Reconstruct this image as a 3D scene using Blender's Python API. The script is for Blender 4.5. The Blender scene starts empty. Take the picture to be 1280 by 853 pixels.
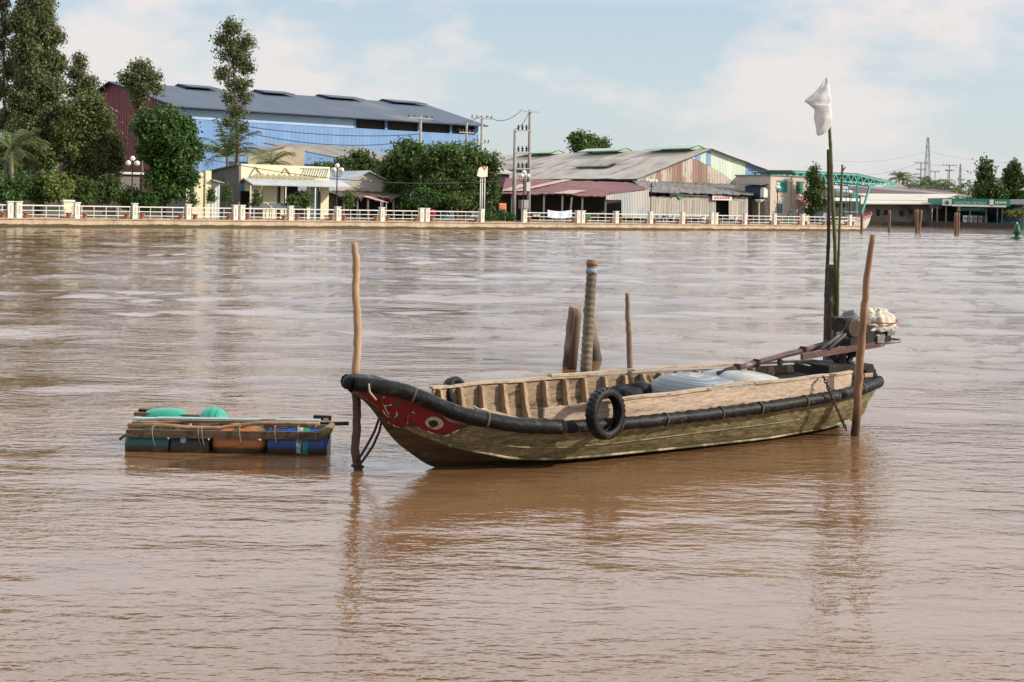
import bpy, math, random
import numpy as np
from mathutils import Vector, Matrix, noise as mnoise

random.seed(7); np.random.seed(7)
scene = bpy.context.scene
COL = scene.collection
R = math.radians

# ------------------------------------------------------------------ camera
F, CAMH, CY, ROLL = 1600.0, 2.6, 254.0, R(1.15)
cam_d = bpy.data.cameras.new('camera'); cam = bpy.data.objects.new('camera', cam_d); COL.objects.link(cam)
cr, sr = math.cos(ROLL), math.sin(ROLL)
cam.matrix_world = Matrix(((cr, -sr, 0, 0), (0, 0, -1, 0), (sr, cr, 0, CAMH), (0, 0, 0, 1)))
cam_d.sensor_width = 36; cam_d.lens = 45
cam_d.shift_y = -(426.5 - CY) / 1280
cam_d.clip_start = 0.1; cam_d.clip_end = 9000
scene.camera = cam

# ------------------------------------------------------------------ world, sun, exposure
SUN_EL, SUN_RIGHT = R(28), R(80)          # to-sun: behind the camera, turned to the right
sh = Vector((math.sin(SUN_RIGHT), -math.cos(SUN_RIGHT)))
to_sun = Vector((sh.x * math.cos(SUN_EL), sh.y * math.cos(SUN_EL), math.sin(SUN_EL)))
world = bpy.data.worlds.new('World'); scene.world = world; world.use_nodes = True
wn, wl = world.node_tree.nodes, world.node_tree.links
wn.clear()
wo = wn.new('ShaderNodeOutputWorld'); bg = wn.new('ShaderNodeBackground'); bg.inputs[1].default_value = 0.15
sky = wn.new('ShaderNodeTexSky'); sky.sky_type = 'NISHITA'; sky.sun_disc = False
sky.sun_elevation = SUN_EL; sky.sun_rotation = math.atan2(sh.x, sh.y)
sky.air_density = 1.0; sky.dust_density = 1.2; sky.ozone_density = 1.0
wc = wn.new('ShaderNodeTexCoord')
wm = wn.new('ShaderNodeMapping'); wm.inputs['Scale'].default_value = (1.0, 1.0, 2.3); wm.inputs['Location'].default_value = (3.1, 0.4, 0.2)
wnz = wn.new('ShaderNodeTexNoise'); wnz.inputs['Scale'].default_value = 4.4; wnz.inputs['Detail'].default_value = 7; wnz.inputs['Roughness'].default_value = 0.56
wr = wn.new('ShaderNodeValToRGB'); wr.color_ramp.elements[0].position = 0.455; wr.color_ramp.elements[0].color = (0, 0, 0, 1)
wr.color_ramp.elements[1].position = 0.575; wr.color_ramp.elements[1].color = (1, 1, 1, 1)
wl.new(wc.outputs['Generated'], wm.inputs[0]); wl.new(wm.outputs[0], wnz.inputs['Vector']); wl.new(wnz.outputs[0], wr.inputs[0])
# pale veil of thin high cloud everywhere, warmer cumulus patches on top
veil = wn.new('ShaderNodeMix'); veil.data_type = 'RGBA'; veil.inputs['Factor'].default_value = 0.55
veil.inputs[7].default_value = (4.15, 4.85, 5.5, 1)
wl.new(sky.outputs[0], veil.inputs[6])
cl = wn.new('ShaderNodeMix'); cl.data_type = 'RGBA'; cl.inputs[7].default_value = (6.1, 5.55, 5.3, 1)
sc_ = wn.new('ShaderNodeMath'); sc_.operation = 'MULTIPLY'; sc_.inputs[1].default_value = 0.85
wl.new(wr.outputs[0], sc_.inputs[0]); wl.new(sc_.outputs[0], cl.inputs['Factor']); wl.new(veil.outputs[2], cl.inputs[6])
# near the horizon the cloud layer thickens to pale haze
wsep = wn.new('ShaderNodeSeparateXYZ'); wl.new(wc.outputs['Generated'], wsep.inputs[0])
wmr = wn.new('ShaderNodeMapRange'); wmr.inputs[1].default_value = 0.0; wmr.inputs[2].default_value = 0.16; wmr.inputs[3].default_value = 0.5; wmr.inputs[4].default_value = 0.0
wl.new(wsep.outputs[2], wmr.inputs[0])
hz = wn.new('ShaderNodeMix'); hz.data_type = 'RGBA'; hz.inputs[7].default_value = (4.7, 4.95, 5.05, 1)
wl.new(wmr.outputs[0], hz.inputs['Factor']); wl.new(cl.outputs[2], hz.inputs[6])
# unseen bright sky added above the frame to lift the water's reflections
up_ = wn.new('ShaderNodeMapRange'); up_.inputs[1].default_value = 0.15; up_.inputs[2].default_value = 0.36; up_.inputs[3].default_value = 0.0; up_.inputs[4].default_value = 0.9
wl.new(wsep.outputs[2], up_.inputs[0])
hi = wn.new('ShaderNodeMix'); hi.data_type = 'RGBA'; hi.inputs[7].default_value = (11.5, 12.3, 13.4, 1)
nb = wn.new('ShaderNodeMapRange'); nb.inputs[1].default_value = -0.1; nb.inputs[2].default_value = 0.45   # added brightness kept to the far-shore side, so less fill from behind
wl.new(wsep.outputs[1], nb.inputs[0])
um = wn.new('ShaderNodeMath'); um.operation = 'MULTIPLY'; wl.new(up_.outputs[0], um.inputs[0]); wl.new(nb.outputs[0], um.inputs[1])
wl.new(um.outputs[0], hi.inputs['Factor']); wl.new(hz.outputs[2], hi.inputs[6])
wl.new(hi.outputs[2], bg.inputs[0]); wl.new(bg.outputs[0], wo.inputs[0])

sun_d = bpy.data.lights.new('sun', 'SUN'); sun_d.energy = 4.8; sun_d.angle = R(0.6); sun_d.color = (1.0, 0.91, 0.78)
sun = bpy.data.objects.new('sun', sun_d); COL.objects.link(sun)
sun.rotation_euler = to_sun.to_track_quat('Z', 'Y').to_euler()
scene.view_settings.view_transform = 'Standard'; scene.view_settings.look = 'None'
scene.view_settings.exposure = 0.0; scene.view_settings.gamma = 1.0

# ------------------------------------------------------------------ geometry of the place
def ray(px, py):
    u = (px - 640) / F; v = (CY - py) / F
    return u * cr - v * sr, u * sr + v * cr           # X per metre of depth, Z per metre of depth
def W(px, py, Y):
    a, b = ray(px, py); return Vector((a * Y, Y, CAMH + b * Y))
E0, E1 = 0.808, 0.589                                   # direction of the far bank in plan
BANK_ANG = math.atan2(E1, E0)
def bw(a, b, z): return Vector((a * E0 - b * E1, a * E1 + b * E0, z))
def BK(px, py, D):
    """a point on the vertical plane that runs parallel to the bank, D metres off the camera: (a, z)"""
    rx, rz = ray(px, py); Y = D / (E0 - E1 * rx); X = rx * Y
    return X * E0 + Y * E1, CAMH + rz * Y
def A(px, D, py=250): return BK(px, py, D)[0]
def Zb(px, py, D): return BK(px, py, D)[1]
def WB(px, py, D):
    a, z = BK(px, py, D); return bw(a, D, z)
ROAD = 0.68

# ------------------------------------------------------------------ materials
MATS = {}
def nm(name):
    m = bpy.data.materials.new(name); m.use_nodes = True; MATS[name] = m
    n = m.node_tree.nodes; l = m.node_tree.links; return m, n, l, n['Principled BSDF']
def vec_node(n, l, coords, scale=(1, 1, 1)):
    if coords == 'bank':
        g = n.new('ShaderNodeNewGeometry'); mp = n.new('ShaderNodeMapping'); mp.inputs['Rotation'].default_value = (0, 0, -BANK_ANG)
        l.new(g.outputs['Position'], mp.inputs[0])
        m2 = n.new('ShaderNodeMapping'); m2.inputs['Scale'].default_value = scale; l.new(mp.outputs[0], m2.inputs[0]); return m2.outputs[0], mp.outputs[0]
    if coords == 'boat':
        g = n.new('ShaderNodeNewGeometry'); mp = n.new('ShaderNodeMapping'); mp.inputs['Rotation'].default_value = (0, 0, -R(33.5))
        l.new(g.outputs['Position'], mp.inputs[0])
        m2 = n.new('ShaderNodeMapping'); m2.inputs['Scale'].default_value = scale; l.new(mp.outputs[0], m2.inputs[0]); return m2.outputs[0], mp.outputs[0]
    t = n.new('ShaderNodeTexCoord'); m2 = n.new('ShaderNodeMapping'); m2.inputs['Scale'].default_value = scale
    l.new(t.outputs['Object'], m2.inputs[0]); return m2.outputs[0], t.outputs['Object']
def noise_n(n, l, vec, scale, detail=5, rough=0.6):
    t = n.new('ShaderNodeTexNoise'); t.inputs['Scale'].default_value = scale; t.inputs['Detail'].default_value = detail
    t.inputs['Roughness'].default_value = rough; l.new(vec, t.inputs['Vector']); return t.outputs[0]
def ramp_n(n, l, fac, stops):
    r = n.new('ShaderNodeValToRGB'); e = r.color_ramp.elements
    while len(e) < len(stops): e.new(0.5)
    for i, (p, c) in enumerate(stops): e[i].position = p; e[i].color = (*c[:3], 1)
    l.new(fac, r.inputs[0]); return r.outputs[0]
def mix_n(n, l, fac, a, b, mode='MIX'):
    m = n.new('ShaderNodeMix'); m.data_type = 'RGBA'; m.blend_type = mode
    for i, v in ((0, fac), (6, a), (7, b)):
        if isinstance(v, bpy.types.NodeSocket): l.new(v, m.inputs[i])
        elif i == 0: m.inputs[0].default_value = v
        else: m.inputs[i].default_value = (*v, 1)
    return m.outputs[2]
def bump_n(n, l, h, dist, strength=1.0, bsdf=None):
    b = n.new('ShaderNodeBump'); b.inputs['Distance'].default_value = dist; b.inputs['Strength'].default_value = strength
    l.new(h, b.inputs['Height']); l.new(b.outputs[0], bsdf.inputs['Normal']); return b
def mat(name, c1, c2=None, scale=4, rough=0.8, bump=0.0, stretch=(1, 1, 1), coords='object', spots=None, spot_scale=1.5, spot_lo=.55, spot_hi=.65, metal=0.0, spec=0.3, detail=6, grain=0.0):
    if name in MATS: return MATS[name]
    m, n, l, b = nm(name)
    c2 = c2 or tuple(x * 0.75 for x in c1)
    v, raw = vec_node(n, l, coords, stretch)
    f = noise_n(n, l, v, scale, detail)
    c = ramp_n(n, l, f, [(0.32, c2), (0.68, c1)])
    if spots:
        f2 = noise_n(n, l, v, spot_scale, 6, 0.65)
        k = ramp_n(n, l, f2, [(spot_lo, (0, 0, 0)), (spot_hi, (1, 1, 1))])
        c = mix_n(n, l, k, c, spots)
    if grain:
        fg = noise_n(n, l, v, scale * 3.2, 9, .75)
        c = mix_n(n, l, grain, c, ramp_n(n, l, fg, [(.36, (.22, .20, .18)), (.47, (.80, .79, .77)), (.62, (1.12, 1.12, 1.12))]), 'MULTIPLY')
    l.new(c, b.inputs['Base Color']); b.inputs['Roughness'].default_value = rough; b.inputs['Metallic'].default_value = metal
    b.inputs['Specular IOR Level'].default_value = spec
    if bump: bump_n(n, l, f, bump, 1.0, b)
    return m
def panel_mat(name, cols, width=0.9, axis='bank', rust=None, groove=0.02, gw=0.28, rough=.6, rust_amt=(.5, .66), hgt=1.9):
    """corrugated sheets: every sheet its own tint, fine grooves, rust in patches"""
    m, n, l, b = nm(name)
    v, raw = vec_node(n, l, axis, (1, 1, 1))
    s = n.new('ShaderNodeSeparateXYZ'); l.new(raw, s.inputs[0])
    d = n.new('ShaderNodeMath'); d.operation = 'DIVIDE'; d.inputs[1].default_value = width
    ad = n.new('ShaderNodeMath'); ad.operation = 'ADD'; l.new(s.outputs[0], ad.inputs[0]); l.new(s.outputs[1], ad.inputs[1])
    l.new(ad.outputs[0], d.inputs[0])
    fl = n.new('ShaderNodeMath'); fl.operation = 'FLOOR'; l.new(d.outputs[0], fl.inputs[0])
    dz = n.new('ShaderNodeMath'); dz.operation = 'DIVIDE'; dz.inputs[1].default_value = hgt; l.new(s.outputs[2], dz.inputs[0])
    fz = n.new('ShaderNodeMath'); fz.operation = 'FLOOR'; l.new(dz.outputs[0], fz.inputs[0])
    cb = n.new('ShaderNodeCombineXYZ'); l.new(fl.outputs[0], cb.inputs[0]); l.new(fz.outputs[0], cb.inputs[1])
    w = n.new('ShaderNodeTexWhiteNoise'); w.noise_dimensions = '3D'; l.new(cb.outputs[0], w.inputs['Vector'])
    k = len(cols)
    c = ramp_n(n, l, w.outputs['Value'], [(i / k, cc) for i, cc in enumerate(cols)])
    for nd in n:
        if nd.type == 'VALTORGB': nd.color_ramp.interpolation = 'CONSTANT'
    if rust:
        st = n.new('ShaderNodeMapping'); st.inputs['Scale'].default_value = (1.6, 1.6, .35); l.new(raw, st.inputs[0])
        f = noise_n(n, l, st.outputs[0], 1.6, 7, .65)
        c = mix_n(n, l, ramp_n(n, l, f, [(rust_amt[0], (0, 0, 0)), (rust_amt[1], (1, 1, 1))]), c, rust)
    f3 = noise_n(n, l, raw, 6, 4)
    c = mix_n(n, l, .35, c, ramp_n(n, l, f3, [(.3, (.55, .55, .55)), (.7, (1.1, 1.1, 1.1))]), 'MULTIPLY')
    wv = n.new('ShaderNodeMath'); wv.operation = 'MULTIPLY'; wv.inputs[1].default_value = 2 * math.pi / gw; l.new(ad.outputs[0], wv.inputs[0])
    sn = n.new('ShaderNodeMath'); sn.operation = 'SINE'; l.new(wv.outputs[0], sn.inputs[0])
    bump_n(n, l, sn.outputs[0], groove, 1, b)
    l.new(c, b.inputs['Base Color']); b.inputs['Roughness'].default_value = rough; b.inputs['Specular IOR Level'].default_value = .25
    return m
def leaf_mat(name, c1, c2, trans=0.25):
    m, n, l, b = nm(name)
    g = n.new('ShaderNodeNewGeometry')
    c = ramp_n(n, l, g.outputs['Random Per Island'], [(0, c2), (.6, c1), (1, tuple(x * 1.5 for x in c1))])
    l.new(c, b.inputs['Base Color']); b.inputs['Roughness'].default_value = .5; b.inputs['Specular IOR Level'].default_value = .3
    t = n.new('ShaderNodeBsdfTranslucent'); l.new(c, t.inputs[0]); mx = n.new('ShaderNodeMixShader'); mx.inputs[0].default_value = trans
    l.new(b.outputs[0], mx.inputs[1]); l.new(t.outputs[0], mx.inputs[2]); l.new(mx.outputs[0], n['Material Output'].inputs[0])
    return m

# ------------------------------------------------------------------ mesh builder
def tag(o, label=None, cat=None, group=None, kind=None):
    if label: o['label'] = label
    if cat: o['category'] = cat
    if group: o['group'] = group
    if kind: o['kind'] = kind
    return o
ROOT = {}
def empty(name, loc, rz=0, label=None, cat=None, group=None, scale=None):
    o = bpy.data.objects.new(name, None); COL.objects.link(o); o.location = loc; o.rotation_euler = (0, 0, rz)
    o.empty_display_size = .2
    tag(o, label, cat, group); ROOT[o] = Vector(loc); return o
class MB:
    def __init__(s): s.v = []; s.f = []; s.sm = []
    def add(s, vs, fs, smooth=False):
        k = len(s.v); s.v += [tuple(p) for p in vs]
        s.f += [tuple(i + k for i in f) for f in fs]; s.sm += [smooth] * len(fs); return s
    def hexa(s, p):          # 8 points: bottom 4 (ccw), top 4
        return s.add(p, [(3, 2, 1, 0), (4, 5, 6, 7), (0, 1, 5, 4), (1, 2, 6, 5), (2, 3, 7, 6), (3, 0, 4, 7)])
    def box(s, c, d, rz=0, ax=None):
        c = Vector(c); hx, hy, hz_ = d[0] / 2, d[1] / 2, d[2] / 2
        cs, sn = math.cos(rz), math.sin(rz)
        pts = []
        for z in (-hz_, hz_):
            for x, y in ((-hx, -hy), (hx, -hy), (hx, hy), (-hx, hy)):
                pts.append(c + Vector((x * cs - y * sn, x * sn + y * cs, z)))
        return s.hexa(pts)
    def bbox(s, a0, a1, b0, b1, z0, z1):   # box in bank coordinates
        return s.hexa([bw(a0, b0, z0), bw(a1, b0, z0), bw(a1, b1, z0), bw(a0, b1, z0), bw(a0, b0, z1), bw(a1, b0, z1), bw(a1, b1, z1), bw(a0, b1, z1)])
    def beam(s, p, q, w, h=None, up=(0, 0, 1)):
        p, q = Vector(p), Vector(q); h = h or w; d = (q - p).normalized(); up = Vector(up)
        if abs(d.dot(up)) > .98: up = Vector((0, 1, 0))
        x = d.cross(up).normalized(); y = x.cross(d)
        return s.hexa([a + x * i * w / 2 + y * j * h / 2 for j, a0 in ((-1, 0), (1, 0)) for a, i in ((p, -1), (p, 1), (q, 1), (q, -1))])
    def tube(s, pts, r, n=8, smooth=True, cap=True, jit=0, squash=1.0):
        pts = [Vector(p) for p in pts]; k = len(pts)
        if not hasattr(r, '__len__'): r = [r] * k
        rings = []; prev = None
        for i, p in enumerate(pts):
            d = (pts[min(i + 1, k - 1)] - pts[max(i - 1, 0)])
            d = d.normalized() if d.length > 1e-9 else Vector((0, 0, 1))
            if prev is None:
                ref = Vector((0, 0, 1)) if abs(d.z) < .9 else Vector((1, 0, 0))
                x = d.cross(ref).normalized()
            else:
                x = (prev - d * prev.dot(d)).normalized()
            prev = x; y = d.cross(x)
            rings.append([p + (x * math.cos(t) + y * math.sin(t) * squash) * r[i] * (1 + random.uniform(-jit, jit)) for t in [2 * math.pi * j / n for j in range(n)]])
        vs = [q for rg in rings for q in rg]; fs = []
        for i in range(k - 1):
            for j in range(n):
                fs.append((i * n + j, i * n + (j + 1) % n, (i + 1) * n + (j + 1) % n, (i + 1) * n + j))
        s.add(vs, fs, smooth)
        if cap:
            b = len(s.v) - len(vs)
            s.f += [tuple(b + j for j in reversed(range(n))), tuple(b + (k - 1) * n + j for j in range(n))]; s.sm += [False, False]
        return s
    def lathe(s, c, prof, n=16, axis=(0, 0, 1), smooth=True):
        axis = Vector(axis).normalized(); ref = Vector((1, 0, 0)) if abs(axis.x) < .9 else Vector((0, 1, 0))
        x = axis.cross(ref).normalized(); y = axis.cross(x); c = Vector(c)
        vs = [c + axis * h + (x * math.cos(2 * math.pi * j / n) + y * math.sin(2 * math.pi * j / n)) * r for r, h in prof for j in range(n)]
        k = len(prof); fs = [(i * n + j, i * n + (j + 1) % n, (i + 1) * n + (j + 1) % n, (i + 1) * n + j) for i in range(k - 1) for j in range(n)]
        s.add(vs, fs, smooth); b = len(s.v) - len(vs)
        s.f += [tuple(b + j for j in reversed(range(n))), tuple(b + (k - 1) * n + j for j in range(n))]; s.sm += [False, False]
        return s
    def ball(s, c, r, n=10, sq=(1, 1, 1)):
        c = Vector(c); m = max(5, n // 2 + 2); vs = []
        for i in range(m):
            th = math.pi * i / (m - 1)
            for j in range(n):
                ph = 2 * math.pi * j / n
                vs.append(c + Vector((math.sin(th) * math.cos(ph) * r * sq[0], math.sin(th) * math.sin(ph) * r * sq[1], math.cos(th) * r * sq[2])))
        return s.add(vs, [((i) * n + j, (i + 1) * n + j, (i + 1) * n + (j + 1) % n, i * n + (j + 1) % n) for i in range(m - 1) for j in range(n)], True)
    def grid(s, rows, smooth=True):
        nr, nc = len(rows), len(rows[0])
        return s.add([p for r_ in rows for p in r_], [(i * nc + j, i * nc + j + 1, (i + 1) * nc + j + 1, (i + 1) * nc + j) for i in range(nr - 1) for j in range(nc - 1)], smooth)
    def quad(s, *p): return s.add(p, [tuple(range(len(p)))])
    def slab(s, pts, n, t):   # polygon given a thickness t along n
        n = Vector(n).normalized() * t; k = len(pts); pts = [Vector(p) for p in pts]
        return s.add(pts + [p + n for p in pts], [tuple(reversed(range(k))), tuple(range(k, 2 * k))] + [(i, (i + 1) % k, (i + 1) % k + k, i + k) for i in range(k)])
    def crumple(s, amp, freq, start=0):
        for i in range(start, len(s.v)):
            p = Vector(s.v[i]); nv = mnoise.noise_vector(p * freq); s.v[i] = tuple(p + nv * amp)
        return s
    def build(s, name, m, parent=None, origin=None):
        me = bpy.data.meshes.new(name)
        if parent is not None:
            o = bpy.data.objects.new(name, me); COL.objects.link(o); off = ROOT[parent]; o.parent = parent; ROOT[o] = off
        else:
            P = np.array(s.v)
            off = Vector(origin) if origin else Vector(((P[:, 0].min() + P[:, 0].max()) / 2, (P[:, 1].min() + P[:, 1].max()) / 2, P[:, 2].min()))
            o = bpy.data.objects.new(name, me); COL.objects.link(o); o.location = off; ROOT[o] = off
        P = np.array(s.v, dtype=float) - np.array(off)
        me.from_pydata(P.tolist(), [], s.f)
        me.polygons.foreach_set('use_smooth', s.sm)
        me.materials.append(m); me.update(); return o
def copy_tree(o, parent=None):
    c = o.copy(); COL.objects.link(c)
    if parent: c.parent = parent
    for ch in list(o.children): copy_tree(ch, c)
    return c
def surf(name, m, pts, parent=None, **k): return MB().quad(*pts).build(name, m, parent, **k)
def text_part(s, p, right, up, size, name, m, parent, depth=.004):
    """flat lettering as a mesh; p = lower left corner"""
    cu = bpy.data.curves.new('t', 'FONT'); cu.body = s; cu.size = size; cu.extrude = depth
    ob = bpy.data.objects.new('t', cu); COL.objects.link(ob)
    dg = bpy.context.evaluated_depsgraph_get(); me = bpy.data.meshes.new_from_object(ob.evaluated_get(dg))
    right = Vector(right).normalized(); up = Vector(up).normalized(); nn = right.cross(up)
    b = MB(); b.add([Vector(p) + right * v.co.x + up * v.co.y + nn * v.co.z for v in me.vertices], [tuple(q.vertices) for q in me.polygons])
    bpy.data.objects.remove(ob); bpy.data.curves.remove(cu); bpy.data.meshes.remove(me)
    return b.build(name, m, parent)

# common materials
M = {}
M['concrete'] = mat('concrete', (.46, .40, .32), (.30, .25, .19), 1.2, .9, .01, coords='bank', spots=(.16, .13, .08), spot_scale=.9, spot_lo=.56, spot_hi=.74)
M['white'] = mat('white_paint', (.78, .77, .73), (.62, .60, .55), 3, .6)
M['yellow'] = mat('ochre_paint', (.62, .47, .24), (.55, .42, .22), 3, .7)
M['terracotta'] = mat('terracotta', (.40, .18, .11), (.26, .13, .09), 5, .8)
M['dark_metal'] = mat('dark_metal', (.05, .05, .05), (.03, .03, .03), 9, .5)
M['grey_metal'] = mat('grey_metal', (.33, .33, .32), (.22, .22, .21), 6, .5, metal=.3)
M['pole_conc'] = mat('pole_concrete', (.36, .34, .31), (.26, .24, .22), 3, .85)
M['globe'] = mat('lamp_globe_glass', (.82, .80, .74), (.76, .74, .68), 3, .3)
M['black'] = mat('black_paint', (.02, .02, .02), (.012, .012, .012), 9, .6)
M['glass'] = mat('window_glass', (.05, .07, .08), (.03, .04, .05), 2, .12, spec=.6)
M['glass_blue'] = mat('shopfront_glass', (.10, .16, .22), (.05, .08, .12), 2, .12, spec=.6)
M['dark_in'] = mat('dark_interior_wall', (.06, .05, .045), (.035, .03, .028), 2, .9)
M['bark'] = mat('bark', (.20, .15, .11), (.10, .075, .055), 4, .9, .02, (1, 1, .3))
M['bark_pale'] = mat('pale_bark', (.30, .26, .21), (.16, .13, .10), 4, .9, .02, (1, 1, .3))
M['leaf_dark'] = leaf_mat('leaf_dark', (.085, .130, .034), (.030, .052, .016), .3)
M['leaf_mid'] = leaf_mat('leaf_mid', (.095, .150, .036), (.038, .070, .018), .35)
M['leaf_lush'] = leaf_mat('leaf_lush', (.055, .115, .022), (.025, .058, .012))
M['leaf_lime'] = leaf_mat('leaf_lime', (.17, .21, .045), (.08, .12, .025))
M['leaf_grey'] = leaf_mat('leaf_grey', (.150, .170, .070), (.050, .062, .028), .35)
M['leaf_olive'] = leaf_mat('leaf_olive', (.130, .155, .045), (.040, .056, .018), .35)
M['leaf_palm'] = leaf_mat('leaf_palm', (.12, .15, .045), (.05, .07, .022))
# ================================================================== the setting
# water
def water_mat():
    m, n, l, b = nm('river_water')
    g = n.new('ShaderNodeNewGeometry')
    def mapped(sc, rot=0):
        mp = n.new('ShaderNodeMapping'); mp.inputs['Scale'].default_value = sc; mp.inputs['Rotation'].default_value = (0, 0, rot)
        l.new(g.outputs['Position'], mp.inputs[0]); return mp.outputs[0]
    silt = noise_n(n, l, mapped((.10, .35, 1), R(-20)), 1.0, 5)
    c = ramp_n(n, l, silt, [(.3, (.160, .082, .036)), (.7, (.200, .108, .052))])
    l.new(c, b.inputs['Base Color'])
    b.inputs['Roughness'].default_value = .018; b.inputs['IOR'].default_value = 1.62; b.inputs['Specular IOR Level'].default_value = .5
    def mul(a, k):
        x = n.new('ShaderNodeMath'); x.operation = 'MULTIPLY'
        l.new(a, x.inputs[0])
        if isinstance(k, float): x.inputs[1].default_value = k
        else: l.new(k, x.inputs[1])
        return x.outputs[0]
    def add(a, c_):
        x = n.new('ShaderNodeMath'); x.operation = 'ADD'; l.new(a, x.inputs[0]); l.new(c_, x.inputs[1]); return x.outputs[0]
    fine = noise_n(n, l, mapped((7.5, 15.0, 1), R(10)), 1.0, 3, .5)
    mid = noise_n(n, l, mapped((2.6, 6.0, 1), R(-9)), 1.0, 3, .55)
    big = noise_n(n, l, mapped((.38, .75, 1), R(8)), 1.0, 3, .5)
    patch = noise_n(n, l, mapped((.05, .26, 1), R(4)), 1.0, 5, .6)
    pf = ramp_n(n, l, patch, [(.38, (.22, .22, .22)), (.60, (1, 1, 1))])
    s = n.new('ShaderNodeSeparateXYZ'); l.new(g.outputs['Position'], s.inputs[0])
    wd = n.new('ShaderNodeMapRange'); wd.inputs[1].default_value = 16; wd.inputs[2].default_value = 60; wd.inputs[3].default_value = 1.0; wd.inputs[4].default_value = 1.0; l.new(s.outputs[1], wd.inputs[0])   # more wind in mid-river
    h = add(mul(mul(fine, .0125), pf), mul(add(mul(mul(mid, .031), pf), mul(big, .062)), wd.outputs[0]))
    bump_n(n, l, h, 1.0, 1.0, b)
    return m
M['water'] = water_mat(); WAVE_SLOPE = .0132
# the open river has real wind waves (geometry); the sheltered near water is almost flat
GX0, GX1, GY0, GY1, CELL = -62.0, 76.0, 13.0, 157.0, .16
gx = np.arange(GX0, GX1 + CELL * .5, CELL); gy = np.arange(GY0, GY1 + CELL * .5, CELL); nx, ny = len(gx), len(gy)
XX, YY = np.meshgrid(gx, gy); HH = np.zeros_like(XX); rs = np.random.RandomState(3)
for i in range(64):
    lam = .62 * (3.6 / .62) ** rs.rand(); kk = 2 * math.pi / lam; th = R(90) + rs.normal() * R(38); ph = rs.rand() * 6.283
    HH += (WAVE_SLOPE / kk) * np.sin(kk * (math.cos(th) * XX + math.sin(th) * YY) + ph)
PM = np.zeros_like(XX)
for i in range(9):
    lx = rs.uniform(14, 45); ly = rs.uniform(4, 16); PM += np.sin(2 * math.pi * (XX / lx * rs.choice((-1, 1)) + YY / ly) + rs.rand() * 6.283)
PM = np.clip(.68 + .17 * PM, .22, 1.15)
edge = np.clip(np.minimum(np.minimum(XX - GX0, GX1 - XX), GY1 - YY) / 5, 0, 1)
HH *= PM * edge * np.clip((YY - GY0 - .5) / 11, 0, 1)
wm_ = bpy.data.meshes.new('water')
VV = np.stack([XX, YY, HH], -1).reshape(-1, 3)
idx = np.arange(nx * ny).reshape(ny, nx); FQ = np.stack([idx[:-1, :-1], idx[:-1, 1:], idx[1:, 1:], idx[1:, :-1]], -1).reshape(-1, 4)
gx1, gy1 = float(gx[-1]), float(gy[-1])
XV = np.array([(-4000, -60, 0), (4000, -60, 0), (-4000, GY0, 0), (4000, GY0, 0), (-4000, gy1, 0), (4000, gy1, 0), (-4000, 260, 0), (4000, 260, 0)], float); nb_ = len(VV)
c00, c10, c01, c11 = idx[0, 0], idx[0, -1], idx[-1, 0], idx[-1, -1]
XF = [(nb_, nb_ + 1, nb_ + 3, nb_ + 2), (nb_ + 2, c00, c01, nb_ + 4), (c10, nb_ + 3, nb_ + 5, c11), (nb_ + 4, nb_ + 5, nb_ + 7, nb_ + 6)]
VV = np.concatenate([VV, XV]); FQ = np.concatenate([FQ, np.array(XF)])
wm_.vertices.add(len(VV)); wm_.vertices.foreach_set('co', VV.ravel())
wm_.loops.add(FQ.size); wm_.loops.foreach_set('vertex_index', FQ.ravel().astype(np.int32))
wm_.polygons.add(len(FQ)); wm_.polygons.foreach_set('loop_start', np.arange(0, FQ.size, 4, dtype=np.int32)); wm_.polygons.foreach_set('use_smooth', np.ones(len(FQ), bool))
wm_.update(calc_edges=True); wm_.validate(); wm_.materials.append(M['water'])
wo_ = bpy.data.objects.new('water', wm_); COL.objects.link(wo_); tag(wo_, kind='structure')

# land: one sheet from the bank to the horizon
A_END = A(1073, 101.2, 285)
M['soil'] = mat('soil_and_grass', (.10, .115, .04), (.075, .055, .035), .35, .95, coords='bank')
FARY = 224.0
p1 = bw(-2500, 101.25, ROAD); p2 = bw(A_END - .2, 101.25, ROAD)
k = (FARY - p2.y) / E0
p3 = Vector((p2.x - E1 * k, FARY, ROAD)); 
gb = MB()
pts = [p1, p2, p3, Vector((4000, FARY - 8, ROAD)), Vector((4000, 6000, ROAD)), Vector((-4000, 6000, ROAD))]
gb.add(pts + [Vector((p.x, p.y, -.5)) for p in pts[:4]], [(0, 1, 2, 3, 4, 5), (6, 7, 1, 0), (7, 8, 2, 1), (8, 9, 3, 2)])
tag(gb.build('ground', M['soil'], None, origin=(0, 150, 0)), kind='structure')
M['asphalt'] = mat('asphalt_road', (.16, .15, .135), (.11, .10, .09), 1.5, .9, coords='bank')
rb = MB(); rb.quad(bw(-200, 103.2, ROAD + .004), bw(A_END - 1, 103.2, ROAD + .004), bw(A_END - 1, 108.8, ROAD + .004), bw(-200, 108.8, ROAD + .004))
tag(rb.build('road', M['asphalt'], None), kind='structure')
pv = MB(); pv.bbox(-200, A_END - .8, 101.7, 103.1, ROAD - .1, ROAD + .10)
tag(pv.build('pavement', mat('paving_tiles', (.42, .33, .26), (.32, .24, .19), 3, .9, coords='bank'), None), kind='structure')

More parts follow.
